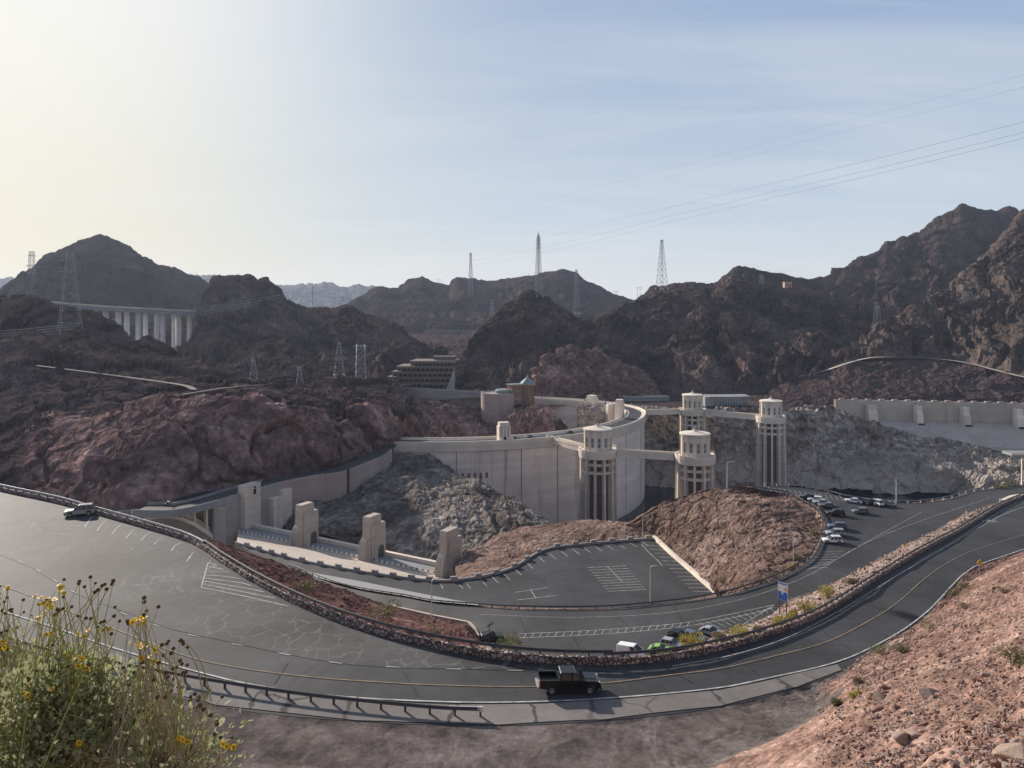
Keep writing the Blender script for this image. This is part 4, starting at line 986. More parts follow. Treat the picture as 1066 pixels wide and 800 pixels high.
# abutment walls, arch bridge and the road along the red cliff
R1 = [(140, 533.5), (182, 533.2), (223, 524.2), (253, 515), (293, 504), (325, 497.5), (357, 493), (381, 484), (402, 474.5), (409, 467.5), (414, 463)]
R1n = resample([(a, b, Z(0)) for a, b in R1], 120, smooth=True)
R1n[:12] = R1n[:12]
def side(A, w):
    t = np.gradient(A, axis=0); t[:, 2] = 0; t /= np.linalg.norm(t, axis=1, keepdims=True)
    return A + np.stack([-t[:, 1], t[:, 0], 0 * t[:, 0]], -1) * w
R1f = side(R1n, 12.)
v = [tuple(p) for p in R1n] + [tuple(p) for p in R1f]; n = len(R1n)
mesh_from('road', [tuple(np.array(q) + np.array([0, 0, .02])) for q in v], [[i, i + 1, n + i + 1, n + i] for i in range(n - 1)], M['asph2'], kind='structure')
def wall_run(name, A, z0, z1, th, mat, parent=None, kind=None):
    """continuous wall along polyline A between heights z0(i), z1(i)"""
    B = side(A, th); n = len(A); v = []; f = []
    for i in range(n):
        a, b2 = (z0(i) if callable(z0) else z0), (z1(i) if callable(z1) else z1)
        v += [(A[i][0], A[i][1], a), (A[i][0], A[i][1], b2), (B[i][0], B[i][1], b2), (B[i][0], B[i][1], a)]
    for i in range(n - 1):
        for j in range(4):
            f.append([4 * i + j, 4 * i + (j + 1) % 4, 4 * i + 4 + (j + 1) % 4, 4 * i + 4 + j])
    f += [[0, 1, 2, 3], [4 * n - 1, 4 * n - 2, 4 * n - 3, 4 * n - 4]]
    return MB().add(v, f).build(name, mat, parent)
px1 = np.array([CX + F * p[0] / p[1] for p in R1n])
i0, i1, i2 = [int(np.abs(px1 - a).argmin()) for a in (224, 292, 409)]
rw = thing('retaining_wall', 'long pinkish concrete wall carrying the cliff road towards the dam', 'wall')
wall_run('wall_face', side(R1n[i1:i2], -.6), lambda i: -24., 0.0, .9, M['conp'], rw)
wall_run('parapet', side(R1n[i1:i2], -.4), 0.03, 1.1, .5, M['conp'], rw)
ip = int(np.abs(px1 - 362).argmin()); q = side(R1n, -.75)[ip]
MB().box((q[0], q[1], -8), (1.3, .5, 19), .6).build('drain_stain', plain('dark drain stain', (.05, .042, .04), .9), rw)
aw = thing('abutment_wall', 'tall grey concrete abutment with a square block and a keyhole window', 'wall')
wall_run('wall_face', side(R1n[i0:i1 + 1], -.6), -30., 0.0, 1.2, M['cong'], aw)
wall_run('parapet', side(R1n[i0:i1 + 1], -.4), 0.03, 1.1, .5, M['cong'], aw)
q = side(R1n, -1.2)[int(np.abs(px1 - 258).argmin())]; tq = R1n[int(np.abs(px1 - 264).argmin())] - R1n[int(np.abs(px1 - 252).argmin())]; rz = math.atan2(tq[1], tq[0])
blk = MB().box((q[0], q[1], -7.4), (8.6, 4.2, 23)).build('corner_block', M['con'], aw)
blk.data.transform(Matrix.Translation((q[0], q[1], 0)) @ Matrix.Rotation(rz, 4, 'Z') @ Matrix.Translation((-q[0], -q[1], 0)))
nn = np.array([math.sin(rz), -math.cos(rz)]); u = np.array([math.cos(rz), math.sin(rz)])
kw = MB()
for w, hh, zc in ((1.5, 2.2, .9), (1.0, .9, 2.7)):
    c = q[:2] + nn * 2.12 + u * .9; kw.box((c[0], c[1], zc), (w, .2, hh), rz)
kw.build('keyhole_window', M['dark'], blk)
for k, (s_, zt) in enumerate(((14, -4.5), (20, -2.2))):
    c = q[:2] + u * s_ + nn * (1.2 - .3 * k); MB().box((c[0], c[1], zt - 12), (5.6, 3.2, 24), rz).build('buttress', M['con'], aw)
# ramp down from abutment to the weir end
c = q[:2] + nn * 12 - u * 2
# arch bridge over the spillway chute
ab = thing('arch_bridge', 'open spandrel concrete arch bridge carrying the cliff road beside the abutment', 'bridge')
An = R1n[:i0 + 1]; La = np.linalg.norm(An[-1] - An[0])
wall_run('deck', side(An, -.8), -1.6, -.03, 14, M['conb'], ab)
wall_run('parapet', side(An, -.8), 0., 1.15, .4, M['conb'], ab); wall_run('parapet', side(R1n[:i1], 10.6), 0.04, 1.15, .4, M['conb'], ab)
a3 = An[-1]; ba = (An[-1] - An[0])[:2]; ba /= np.linalg.norm(ba); rzb = math.atan2(ba[1], ba[0])
span = 40.; rise = 10.2
for s_ in (.8, 11.2):
    base = a3[:2] - ba * .4 + np.array([-ba[1], ba[0]]) * s_
    pr = []
    for t in np.linspace(0, 1, 22): pr.append((-span * t, -2.2 - rise * (2 * t - 1) ** 2))
    for t in np.linspace(1, 0, 22): pr.append((-span * t, -3.5 - (rise + .9) * (2 * t - 1) ** 2))
    Mx = Matrix.Translation((base[0], base[1], 0)) @ Matrix.Rotation(rzb, 4, 'Z')
    MB().prism(pr, 'y', (-.9, .9), Mx).build('arch_rib', M['con'], ab)
    for k in range(9):
        t = (k + .5) / 9.; zt = -2.4 - rise * (2 * t - 1) ** 2
        if -1.6 - zt > 1.2: MB().box((-span * t, 0, (-1.6 + zt) / 2), (.75, 1.3, -1.6 - zt), M=Mx).build('spandrel_column', M['con'], ab)
pr = Matrix.Translation((a3[0], a3[1], 0)) @ Matrix.Rotation(rzb, 4, 'Z')
MB().box((-span - 3, 5, -16), (6, 13, 30), M=pr).build('abutment', M['cong'], ab)
MB().box((2.4, 5.9, -17), (4.2, 12.5, 31), M=pr).build('abutment', M['cong'], ab)
cb_ = MB().box((-span / 2, 13.2, -17), (span + 6, .8, 30), M=pr); cb_.build('back_spandrel_wall', M['cong'], ab)

# ================================================================== far side structures
fs = thing('far_spillway', 'long tan concrete spillway wall with notched top across the lake', 'spillway')
A = resample([(870, 437.5, Z(-15)), (907, 437, Z(-16)), (954, 438, Z(-16.5)), (1004, 439.5, Z(-16.8)), (1066, 442, Z(-17)), (1140, 446, Z(-17))], 40)
top = resample([(870, 416.5, 640), (907, 416.5, 632), (954, 417.5, 622), (1004, 419, 616), (1066, 421, 606), (1140, 424, 596)], 40)
def tie(z_of, A): return lambda i: float(z_of[i])
for i in range(40): top[i][2] = H - (416.2 + (CX + F * A[i][0] / A[i][1] - 870) * .021 - HY) / F * A[i][1]
wall_run('back_wall', A, lambda i: A[i][2] - 6, lambda i: top[i][2], 2.5, M['contan'], fs)
for i in range(1, 40, 1):
    if i % 2: MB().box((A[i][0], A[i][1] + 1.2, top[i][2] + .45), (4.4, 2.4, 1.3)).build('merlon', M['conp'], fs)
A2 = A + np.array([0, -16, -4.2]); 
o = loft('apron', [list(enumerate(A + np.array([0, -40, -14.]))), list(enumerate(A2)), list(enumerate(A + np.array([0, -.2, .3])))], 80, [8, 8], M['contan'], 0, kind=None); o.parent = fs
for px, w, lab in ((904.5, 8, 'pale far spillway pier where the notched wall begins'), (954, 5.2, 'pale far spillway pier, first in front of the notched wall'), (1004, 5.2, 'pale far spillway pier, middle of the notched wall'), (1056, 6, 'pale far spillway pier furthest along the notched wall')):
    i = int(np.abs(np.array([CX + F * q[0] / q[1] for q in A]) - px).argmin()); c = A[i]
    r = thing('spillway_pier', lab, 'pier', (c[0], c[1] - 4.5, c[2]), 0, 'piers of the far spillway')
    MB().prism([(-4, -4), (-3.4, 6), (-1.5, 8.5), (-1.5, 13.2), (4.2, 13.2), (4.2, -4)], 'x', (-w / 2, w / 2)).build('pier_body', M['con2'], r, bevel=.3)
    MB().box((0, -4.9, -3.6), (w * .9, 2.2, 4.6)).build('gate_recess', M['dark'], r)
def low_building(px0, px1, pyb, pyt, d, depth, label, kind):
    a, b2 = P(px0, pyb, d), P(px1, pyb, d); w = b2[0] - a[0]; hh = (pyb - pyt) / F * d
    r = thing('low_building', label, 'building', (a[0], d, a[2]))
    if kind == 'plain':
        MB().box((w / 2, depth / 2, hh / 2), (w, depth, hh)).build('wall', M['conb'], r)
        MB().box((w / 2, depth / 2, hh + .2), (w + .6, depth + .6, .4)).build('roof', M['cong'], r)
        for f0, f1 in ((.1, .16), (.22, .28)): MB().box((w * (f0 + f1) / 2, -.05, hh * .5), (w * (f1 - f0), .1, hh * .45)).build('window', M['cong'], r)
        MB().box((w * .5, -.05, hh * .33), (w * .24, .12, hh * .34)).build('carport_opening', M['dark'], r)
        MB().box((w * .8, -.05, hh * .33), (1.4, .12, hh * .5)).build('door', M['dark'], r)
    else:
        MB().box((w * .09, depth / 2, hh * .66), (w * .18, depth, hh * .68)).build('end_wall', M['conb'], r)
        gl = MB().box((w * .57, depth / 2 + .5, hh * .66), (w * .78, depth, hh * .6)).build('glazed_front', M['glassb'], r)
        for k in range(13): MB().box((w * (.19 + .76 * k / 12), .42, hh * .66), (.35, .2, hh * .6)).build('mullion', M['steel'], gl)
        MB().box((w * .55, depth / 2, hh * 1.0), (w * .92, depth + 3, .8)).build('roof', M['conb'], r)
        MB().box((w * .95, depth / 2, hh * .9), (w * .16, depth, hh * .32), ).build('roof_canopy', M['conb'], r)
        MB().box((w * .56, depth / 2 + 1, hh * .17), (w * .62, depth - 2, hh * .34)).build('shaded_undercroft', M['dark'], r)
        for k in range(5): MB().box((w * (.28 + .14 * k), .6, hh * .17), (.7, .7, hh * .36)).build('column', M['conb'], r)
low_building(650, 697, 421.5, 414, 690, 14, 'long low pale building by the road behind the far dam end', 'plain')
low_building(734, 780, 428, 413.5, 640, 16, 'glass fronted building on columns above the lake cliff', 'glass')
# visitor building: big drum and brick tower
q = P(518.5, 455, 612); R = 18.6 * 612 / F
vb = thing('round_building', 'big smooth round concrete drum building behind the dam crest', 'building', (q[0], 612 + R * .9, 0))
MB().lathe([(R * .72, -45), (R * .72, -28), (R, -9), (R, 9.2), (R - .6, 9.2), (R - .6, 8.4), (1, 8.4)], n=64).build('drum', M['conp'], vb, smooth=False)
MB().lathe([(R * .58, 8.4), (R * .58, 11.), (R * .5, 11.6), (1, 11.6)], (6, 2, 0), n=32).build('roof_pavilion', M['roofg'], vb)
m = MB()
m.tube([((R - .3) * math.cos(t), (R - .3) * math.sin(t), 10.2) for t in np.linspace(0, 2 * math.pi, 41)], .08, 4); m.build('railing', M['steeld'], vb)
q = P(549, 440, 628)
vt = thing('visitor_tower', 'brown stepped masonry tower with grey green pyramid cap beside the round drum', 'tower', (q[0], 628, 0), .5)
MB().lathe([(6.1, -22), (6.1, 15.6)], n=8, a0=math.pi / 8).build('shaft', M['brick'], vt)
MB().lathe([(6.9, 15.4), (6.9, 16.4)], n=8, a0=math.pi / 8).build('cornice', M['conp'], vt)
MB().lathe([(6.4, 16.4), (6.2, 17.2), (1.0, 21.2), (.3, 23.5)], n=8, a0=math.pi / 8).build('roof', M['roofg'], vt)
for k in range(8):
    a = k * math.pi / 4
    for zc in (-4, 4, 11.5): MB().box((5.68 * math.cos(a), 5.68 * math.sin(a), zc), (.12, 2.0, 4.6), a).build('window', M['glass'], vt)
MB().box((-11, 2, 2), (10, 9, 27)).build('link_block', M['brick'], vt)
MB().box((-11, 2, 15.9), (12, 10, .8)).build('link_roof', M['roofg'], vt)
for zc in (-2, 4, 10): MB().box((-11, -2.55, zc), (8, .14, 2.8)).build('window', M['glass'], vt)
# parking garage
q0, q1 = P(398, 403, 694), P(476, 403, 694); w = q1[0] - q0[0]
pg = thing('parking_garage', 'dark brown open sided parking garage with stepped decks under the pointed hill', 'garage', (q0[0], 694, q0[2]), -.06)
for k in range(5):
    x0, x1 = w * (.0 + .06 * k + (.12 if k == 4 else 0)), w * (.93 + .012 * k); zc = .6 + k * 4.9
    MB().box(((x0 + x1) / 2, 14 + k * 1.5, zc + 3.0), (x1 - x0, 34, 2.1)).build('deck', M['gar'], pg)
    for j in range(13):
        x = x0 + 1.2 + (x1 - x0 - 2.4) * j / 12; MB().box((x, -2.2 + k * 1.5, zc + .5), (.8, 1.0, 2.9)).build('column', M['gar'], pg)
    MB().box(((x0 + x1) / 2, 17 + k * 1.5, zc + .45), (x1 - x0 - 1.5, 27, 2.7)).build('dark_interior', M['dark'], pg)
MB().prism([(w * .86, -3), (w * .98, -3), (w * .98, 19)], 'y', (-5, -3)).build('ramp_wall', M['cong'], pg)
MB().box((w * .8, 20, 26.5), (w * .3, 12, 3.)).build('stair_head', M['gar'], pg)
# viaduct past the garage
vd = thing('road_viaduct', 'pale concrete road viaduct passing below the parking garage', 'bridge')
A = resample([(352, 402.2, 645), (372, 403.2, 645), (432, 406, 645), (500, 409.5, 645), (520, 410.5, 645)], 40)
wall_run('deck_fascia', A, lambda i: A[i][2] - 1.2 - 6.2 * math.exp(-((i - 19) / 8.) ** 2) - 2.8, lambda i: A[i][2], 10, M['conb'], vd)
wall_run('parapet', A + np.array([0, -.5, 0]), lambda i: A[i][2] - .6, lambda i: A[i][2] + 1.8, .5, M['conb'], vd)
MB().box((A[19][0], A[19][1] + 6, A[19][2] - 22), (9, 8, 30)).build('pier', M['cong'], vd)
wall_run('shaded_back_wall', A + np.array([0, 9.2, 0]), lambda i: A[i][2] - 34, lambda i: A[i][2] - 2, .8, M['cong'], vd)
q = P(328, 408, 640); hb = thing('valve_house', 'small pale concrete block house on the red cliff top near the viaduct', 'building', (q[0], 640, q[2]))
MB().box((0, 4, 3), (9, 8, 6)).build('wall', M['conb'], hb); MB().box((0, 4, 6.2), (9.6, 8.6, .5)).build('roof', M['cong'], hb); MB().box((2, -.05, 1.6), (1.6, .12, 3)).build('door', M['dark'], hb)
q = P(820.5, 299.5, 1115); hb = thing('hilltop_house', 'small pinkish house alone on the skyline of the broad dark hill', 'house', (q[0], 1115, q[2] - 1))
MB().box((0, 3, 4.4), (11, 8, 8.8)).build('wall', plain('pink stucco', (.42, .25, .19), .9), hb); MB().box((0, 3, 9.1), (11.8, 8.8, .6)).build('roof', M['contan'], hb); MB().box((-2, -1.06, 4.5), (1.6, .1, 2)).build('window', M['glass'], hb); MB().box((2.4, -1.06, 2), (1.8, .1, 3.8)).build('door', M['dark'], hb)
q = P(692, 312, 1020); hb = thing('equipment_shed', 'small white shed on top of the broad dark hill', 'shed', (q[0], 1020, q[2] - 1))
MB().box((0, 2, 3.2), (7, 4, 6.4)).build('wall', M['conb'], hb); MB().box((0, 2, 6.5), (7.6, 4.6, .4)).build('roof', M['cong'], hb); MB().box((0, -.05, 2), (1.6, .1, 3.6)).build('door', M['dark'], hb)

# high arch bridge in the distance
hb = thing('high_bridge', 'tall highway bridge on slim paired concrete columns in front of the peak', 'bridge')
A = resample([(40, 313.2, 860), (75, 316.6, 880), (110, 319.2, 905), (165, 322.2, 945), (212, 324.6, 985), (235, 325.6, 1010)], 60)
wall_run('deck', A, lambda i: A[i][2] - 5.4, lambda i: A[i][2] - .9, 22, M['conb'], hb)
wall_run('barrier', A + np.array([0, -.4, 0]), lambda i: A[i][2] - .8, lambda i: A[i][2] + 1.0, .4, M['con2'], hb)
pxA = np.array([CX + F * p[0] / p[1] for p in A])
for px, wpx, ybot in ((99, 5.5, 338), (110, 5.5, 345), (123, 5.2, 352), (132, 4.6, 354), (144, 5.0, 360), (151.5, 4.2, 356), (163, 4.6, 364), (169.5, 4.4, 364), (181, 4.4, 369), (186.5, 3.6, 352), (197, 4.2, 350), (207, 3.5, 342)):
    i = int(np.abs(pxA - px).argmin()); c = A[i]; d = c[1] + 10; w = wpx * d / F * .74; z1 = c[2] - 5.6; z0 = H - (ybot + 8 - HY) / F * d
    x = (px - CX) / F * d
    MB().prism([(x - w / 2, z1), (x + w / 2, z1), (x + w * .56, z0), (x - w * .56, z0)], 'y', (d - 2.4, d + 2.4)).build('column', M['conw'], hb)
# ================================================================== pylons, poles, wires
def lattice(name, label, px, yb, yt, d, wb, wt, arms, cat='pylon', mat='lattice', n=8, th=.16, group='lattice power pylons', dense=True, rz=.4):
    q = P(px, yb, d); hh = (yb - yt) / F * d
    th *= .72
    r = thing(name, label, cat, (q[0], d, q[2] - 1.5), rz, group); hh += 1.5
    def cor(k, s): 
        w = (wb * (1 - s) ** 1.15 + wt * (1 - (1 - s) ** 1.15)) / 2; sx, sy = ((-1, -1), (1, -1), (1, 1), (-1, 1))[k]; return Vector((sx * w, sy * w, hh * s))
    for k in range(4):
        m = MB(); m.bar(cor(k, 0), cor(k, 1), th * 1.5); m.build('leg', M[mat], r)
    m = MB(); lv = [1 - (1 - i / n) ** 1.25 for i in range(n + 1)]
    for i in range(n):
        for k in range(4):
            a, b2 = cor(k, lv[i]), cor((k + 1) % 4, lv[i + 1]); c, e = cor((k + 1) % 4, lv[i]), cor(k, lv[i + 1])
            m.bar(a, b2, th * .8); m.bar(c, e, th * .8); m.bar(cor(k, lv[i + 1]), cor((k + 1) % 4, lv[i + 1]), th * .8)
    m.build('bracing', M[mat], r)
    for s, L in arms:
        m = MB(); z = hh * s
        for sg in (-1, 1):
            for y in (-.5, .5): m.bar((0, y * wt, z), (sg * L, 0, z + .1 * L * .2), th); m.bar((0, y * wt, z + L * .16), (sg * L, 0, z + .02 * L), th * .8)
            m.bar((sg * L, 0, z), (sg * L, 0, z - 2.2), th * .7)
        m.build('cross_arm', M[mat], r)
    for k in range(4):
        c = cor(k, 0); MB().box((c.x, c.y, .6), (1.4, 1.4, 2.4)).build('footing', M['cong'], r)
    return r
lattice('transmission_tower', 'tall radio style lattice mast with dark aerials above the pointed hill', 560.5, 308, 246, 905, 7.6, 2.6, [(.86, 3.2), (.92, 3.2), (.97, 2.6)], 'mast', n=12, th=.2, dense=True)
r = bpy.data.objects['transmission_tower']; hh = 62 / F * 905 + 1.5
MB().bar((0, 0, 0), (0, 0, hh + 6), .42, 8, .2).build('cable_trunk', M['steeld'], r)
for s in (.8, .87, .93, 1.02): MB().lathe([(.2, -.8), (1.2, -.7), (1.2, .7), (.2, .8)], (0, 0, hh * s), 10).build('aerial_drum', M['steeld'], r)
lattice('transmission_tower', 'slim lattice tower alone on the skyline behind the small white shed', 689, 300, 250, 1075, 12.6, 2.4, [(.99, 2.5)], n=9, th=.24)
lattice('transmission_tower', 'faint lattice tower on the long flat topped ridge', 490, 318, 263.5, 1900, 13, 3, [(.97, 4)], n=8, th=.34)
lattice('transmission_tower', 'lattice tower in the gap just beside the pointed hill', 600, 326, 281, 1180, 9, 2, [(.98, 3)], n=8, th=.22)
lattice('transmission_tower', 'large bright lattice pylon on the dark spur in front of the high bridge', 73, 347, 265, 590, 16, 4.2, [(.62, 9), (.78, 9), (.92, 8)], n=8, th=.16, rz=.7)
lattice('transmission_tower', 'lattice pylon with spread horns on the shoulder of the peak', 33, 284, 262, 1300, 9, 6, [(.35, 10), (.8, 7)], n=4, th=.3, rz=.2)
lattice('transmission_tower', 'small lattice pylon at the foot of the peak beside the high bridge deck', 30, 330, 304, 700, 9, 3, [(.7, 8), (.9, 6)], n=5, th=.2)
lattice('transmission_tower', 'pale blocky lattice gantry tower standing above the viaduct', 375.5, 394.5, 359.5, 650, 8.5, 7, [(.97, 6)], n=5, th=.26, rz=.3)
lattice('transmission_tower', 'faint lattice pylon in the hollow beside the pale gantry tower', 353, 397, 357, 680, 11, 2.2, [(.6, 6), (.8, 6)], n=6, th=.13)
lattice('transmission_tower', 'small pylon low on the dark hill past the hilltop house', 793, 302, 286, 1120, 7, 4, [(.8, 5)], n=4, th=.22)
lattice('transmission_tower', 'twin leg pylon on the steep hillside above the bench road', 1008, 333, 304, 860, 9, 6, [(.75, 9), (.98, 7)], n=5, th=.16, rz=.1)
lattice('transmission_tower', 'small pylon in the valley below the big skyline mountain', 913, 336, 318, 1010, 8, 4, [(.85, 6)], n=4, th=.2)
lattice('transmission_tower', 'tall faint pylon in the substation yard before the flat topped ridge', 512, 345, 312, 1500, 12, 3, [(.7, 9), (.88, 7)], n=6, th=.3)
lattice('transmission_tower', 'faint pylon in the yard near the pointed hill summit', 542, 330, 303, 1700, 12, 3, [(.8, 8)], n=6, th=.3)
lattice('transmission_tower', 'short pylon standing on the red cliff top below the butte', 264, 398, 376, 560, 7, 2, [(.8, 4)], n=5, th=.12)
lattice('transmission_tower', 'short pylon on the cliff edge beside the valve house', 312, 406, 383, 600, 7, 2, [(.9, 4)], n=5, th=.14)
# wooden and steel poles
def h_pole(px, yb, yt, d, label, w=9, arm=8.):
    q = P(px, yb, d); hh = (yb - yt) / F * d
    r = thing('h_frame_pole', label, 'power pole', (q[0], d, q[2] - .5), .1, 'two legged power poles on the ridges')
    for s in (-1, 1): MB().bar((s * w / 2 * .5, 0, 0), (s * w / 2 * .5, 0, hh), .3, 6, .22).build('pole_leg', M['wood'], r)
    MB().box((0, 0, hh * .88), (arm * 1.5, .5, .5)).build('cross_arm', M['wood'], r)
for a in ((665, 312, 298, 1250, 'two legged pole on the saddle beside the slim skyline tower'), (641, 316, 302, 1500, 'two legged pole standing in the saddle below the flat topped ridge end'), (457, 300, 290, 2150, 'tiny two legged pole in the notch of the flat topped ridge'), (347, 320, 309, 1400, 'first two legged pole before the blue far range'), (356, 321, 308, 1400, 'second two legged pole before the blue far range'), (364, 321, 310, 1400, 'third two legged pole before the blue far range'), (838, 305, 297, 1160, 'small two legged pole beyond the hilltop house')): h_pole(*a[:4], a[4])
def mono(px, yb, yt, d, label, mat='wood', r0=.35):
    q = P(px, yb, d); hh = (yb - yt) / F * d
    r = thing('utility_pole', label, 'pole', (q[0], d, q[2] - .5), 0, 'single utility poles')
    MB().bar((0, 0, 0), (0, 0, hh), r0, 7, r0 * .7).build('shaft', M[mat], r); MB().box((0, 0, hh * .95), (2.6, .2, .2)).build('cross_arm', M[mat], r)
for a in ((325.5, 318, 298, 1100, 'dark single pole on the low ridge before the blue far range'), (393, 332, 300, 1050, 'pale single pole at the end of the low craggy ridge'), (8, 330, 303, 640, 'single pole on the dark spur at the frame edge'), (4, 410, 368, 470, 'tall single pole beside the grey service road'), (174, 400, 378, 560, 'single pole by the service road bend'), (239, 396, 383, 560, 'short single pole on the slope under the butte')): mono(*a[:4], a[4])
mono(592, 440, 424, 690, 'thin flag pole on the far dam end', 'pole', .2)
# substation: rows of portal frames
q = P(505, 352, 1450); ss = thing('substation', 'rows of pale steel portal frames in the valley substation', 'substation', (q[0], 1450, q[2] - 3))
for j in range(3):
    m = MB()
    for k in range(12):
        x = -120 + k * 24; m.bar((x, j * 60, 0), (x, j * 60, 17), .35); 
    m.bar((-120, j * 60, 16), (144, j * 60, 16), .5); m.bar((-120, j * 60, 12), (144, j * 60, 12), .25); m.build('portal_row', M['lattice'], ss)
MB().box((-30, -20, 3), (60, 8, 6)).build('switch_house', M['conb'], ss)
def wire(label, pts, r=.05, group='power lines strung across the valley', mat='wire'):
    X = []
    for a, b2 in zip(pts[:-1], pts[1:]):
        A, B = P(*a), P(*b2)
        for t in np.linspace(0, 1, 14)[:-1]: X.append(A * (1 - t) + B * t - np.array([0, 0, 1]) * 4 * t * (1 - t) * np.linalg.norm(B - A) * .004)
    X.append(P(*pts[-1]))
    m = MB(); m.tube(X, r, 4); return tag(m.build('power_line', M[mat]), label, 'power line', group)
wire('highest of the three bold wires running down to the mast', [(1190, 99, 330), (1066, 127, 380), (763, 200, 560), (640, 229, 700), (560, 248, 905)], .06)
wire('middle of the three bold wires running down to the mast', [(1190, 112, 330), (1066, 138, 380), (800, 201, 540), (697, 225, 640), (584, 253, 850), (500, 270, 1100), (395, 290, 1500)], .06)
wire('lowest of the three bold wires running down past the mast', [(1190, 118, 330), (1066, 144, 380), (800, 207, 540), (697, 231, 640), (584, 259, 850), (500, 275, 1100), (395, 294, 1500)], .06)
wire('faint upper wire high in the sky, upper of the thin pair', [(1190, 45, 420), (1066, 78, 480), (860, 131, 640), (640, 190, 850), (500, 225, 1150), (380, 252, 1600)], .042)
wire('faint upper wire high in the sky, lower of the thin pair', [(1190, 60, 420), (1066, 91, 480), (860, 141, 640), (640, 198, 850), (500, 232, 1150), (380, 256, 1600)], .042)
for k, l in enumerate(('top', 'second', 'third', 'bottom')):
    wire(l + ' wire of the bundle sagging across the dark spur before the high bridge', [(-80, 352 + k * 2.6, 520), (73, 338 + k * 2.4, 590), (152, 328 + k * 2.2, 700), (270, 311 + k * 2.4, 900), (350, 296 + k * 2, 1150)], .1, mat='wire_sunlit')
wire('short wire pair end running up to the steep hillside pylon', [(860, 309, 1120), (918, 317, 1010), (1006, 311, 862)], .07)
wire('thin wire from the pale gantry tower down to the cliff edge pylon', [(376, 362, 650), (312, 386, 600), (250, 400, 540)], .07)

# ================================================================== guard rails and stone walls
def stone_wall(label, A, hgt, th):
    B = A.copy(); n = len(A); t = np.gradient(A, axis=0); t[:, 2] = 0; t /= np.linalg.norm(t, axis=1, keepdims=True); nr = np.stack([-t[:, 1], t[:, 0], 0 * t[:, 0]], -1)
    prof = [(0, -.4), (0, .25), (.06, hgt * .6), (.1, hgt - .05), (th * .5, hgt), (th - .1, hgt - .05), (th - .06, hgt * .5), (th, -.6)]
    G = np.array([[A[i] + nr[i] * s + np.array([0, 0, z]) for i in range(n)] for s, z in prof])
    p = G.reshape(-1, 3); G = G + (fbm(p * 1.6, 3, 77)[:, None] * .11 * np.array([1, 1, .8])).reshape(G.shape)
    o = grid_obj('stone_wall', G, M['stone'], smooth=False, kind=None)
    return tag(o, label, 'wall')
def dense(A, step):
    s = np.r_[0, np.cumsum(np.linalg.norm(np.diff(A, axis=0), axis=1))]; n = max(2, int(s[-1] / step)); t = np.linspace(0, s[-1], n)
    return np.stack([np.interp(t, s, A[:, k]) for k in range(3)], -1)
def guard_rail(label, A, spacing, hgt=.72, beam=.31, mat='steel', pm='wood', offs=0., group='roadside guard rails', flare=False):
    r = thing('guard_rail', label, 'guard rail', group=group)
    D = dense(A, .8 if len(A) < 400 else 1.2)
    t = np.gradient(D, axis=0); t[:, 2] = 0; t /= np.linalg.norm(t, axis=1, keepdims=True); nr = np.stack([-t[:, 1], t[:, 0], 0 * t[:, 0]], -1)
    D = D + nr * offs
    prof = [(-.02, -beam / 2), (-.09, -beam * .3), (-.02, -beam * .05), (-.02, beam * .05), (-.09, beam * .3), (-.02, beam / 2), (.02, beam / 2), (.02, -beam / 2)]
    v, f = [], []; n = len(D); k = len(prof)
    for i in range(n):
        for s, z in prof: v.append(D[i] + nr[i] * s + np.array([0, 0, hgt - beam / 2 + z]))
    for i in range(n - 1):
        for j in range(k): f.append([i * k + j, i * k + (j + 1) % k, (i + 1) * k + (j + 1) % k, (i + 1) * k + j])
    MB().add(v, f).build('rail_beam', M[mat], r)
    Pp = dense(D, spacing); tp = np.gradient(Pp, axis=0)
    src = None
    for i, c in enumerate(Pp[:100]):
        rz = math.atan2(tp[i][1], tp[i][0])
        if src is None:
            src = MB().box((0, .1, hgt / 2 - .25), (.16, .2, hgt + .46)).build('post', M[pm], r)
            o = src
        else:
            o = src.copy(); COL.objects.link(o); o.parent = r
        o.location = c; o.rotation_euler = (0, 0, rz)
    return r
pw = np.array([CX + F * q[0] / q[1] for q in W3])
def seg(lo, hi, A=W3, px=None):
    px = pw if px is None else px
    return A[(px >= lo) & (px <= hi)]
WL, WM, WR = seg(-110, 215), seg(205, 640), seg(630, 1068)
stone_wall('rubble stone wall curving round the old turnout where the pale car is parked', dense(WL, .7), .62, .6)
stone_wall('rubble stone wall on the outside of the big bend above the middle road', dense(WM, .45), .78, .6)
stone_wall('rubble stone wall beside the road down to the bend, along the pale verge', dense(WR, .7), .66, .6)
guard_rail('grey beam rail standing on the stone wall of the old turnout', WL, 2.6, 1.22, .34, 'steel', 'steeld', .35)
guard_rail('grey beam rail standing on the stone wall of the big bend', WM, 2.4, 1.38, .36, 'steeld', 'steeld', .45)
guard_rail('grey beam rail standing on the stone wall beside the pale verge', WR, 2.6, 1.2, .34, 'steeld', 'steeld', .4)
# near guard rail with a white end
nr_px = [(-60, 650), (0, 668), (60, 686), (121, 697), (160, 704.5), (199, 712), (260, 722), (300, 728), (339, 733), (380, 737.5), (420, 741.5), (461, 745), (500, 746.5)]
NR = np.array([np.array(hit(a, b, bA, bFR) if hit(a, b, bA, bFR) is not None else P(a, b, z=41)) for a, b in nr_px])
NR = resample([(i, p) for i, p in enumerate(NR)], 90, smooth=True)
gr = guard_rail('dark guard rail on posts along the gravel side of the main road', NR, 2.15, .86, .34, 'steeld', 'wood', 0)
e = NR[-1]; rzE = math.atan2(*(NR[-1] - NR[-3])[[1, 0]])
et = MB().box((0, 0, .68), (.5, .12, .46)).box((-1.5, .03, .83), (2.6, .06, .1)); o = et.build('white_end_terminal', M['whitep'], gr); o.location = e; o.rotation_euler = (0, 0, rzE)
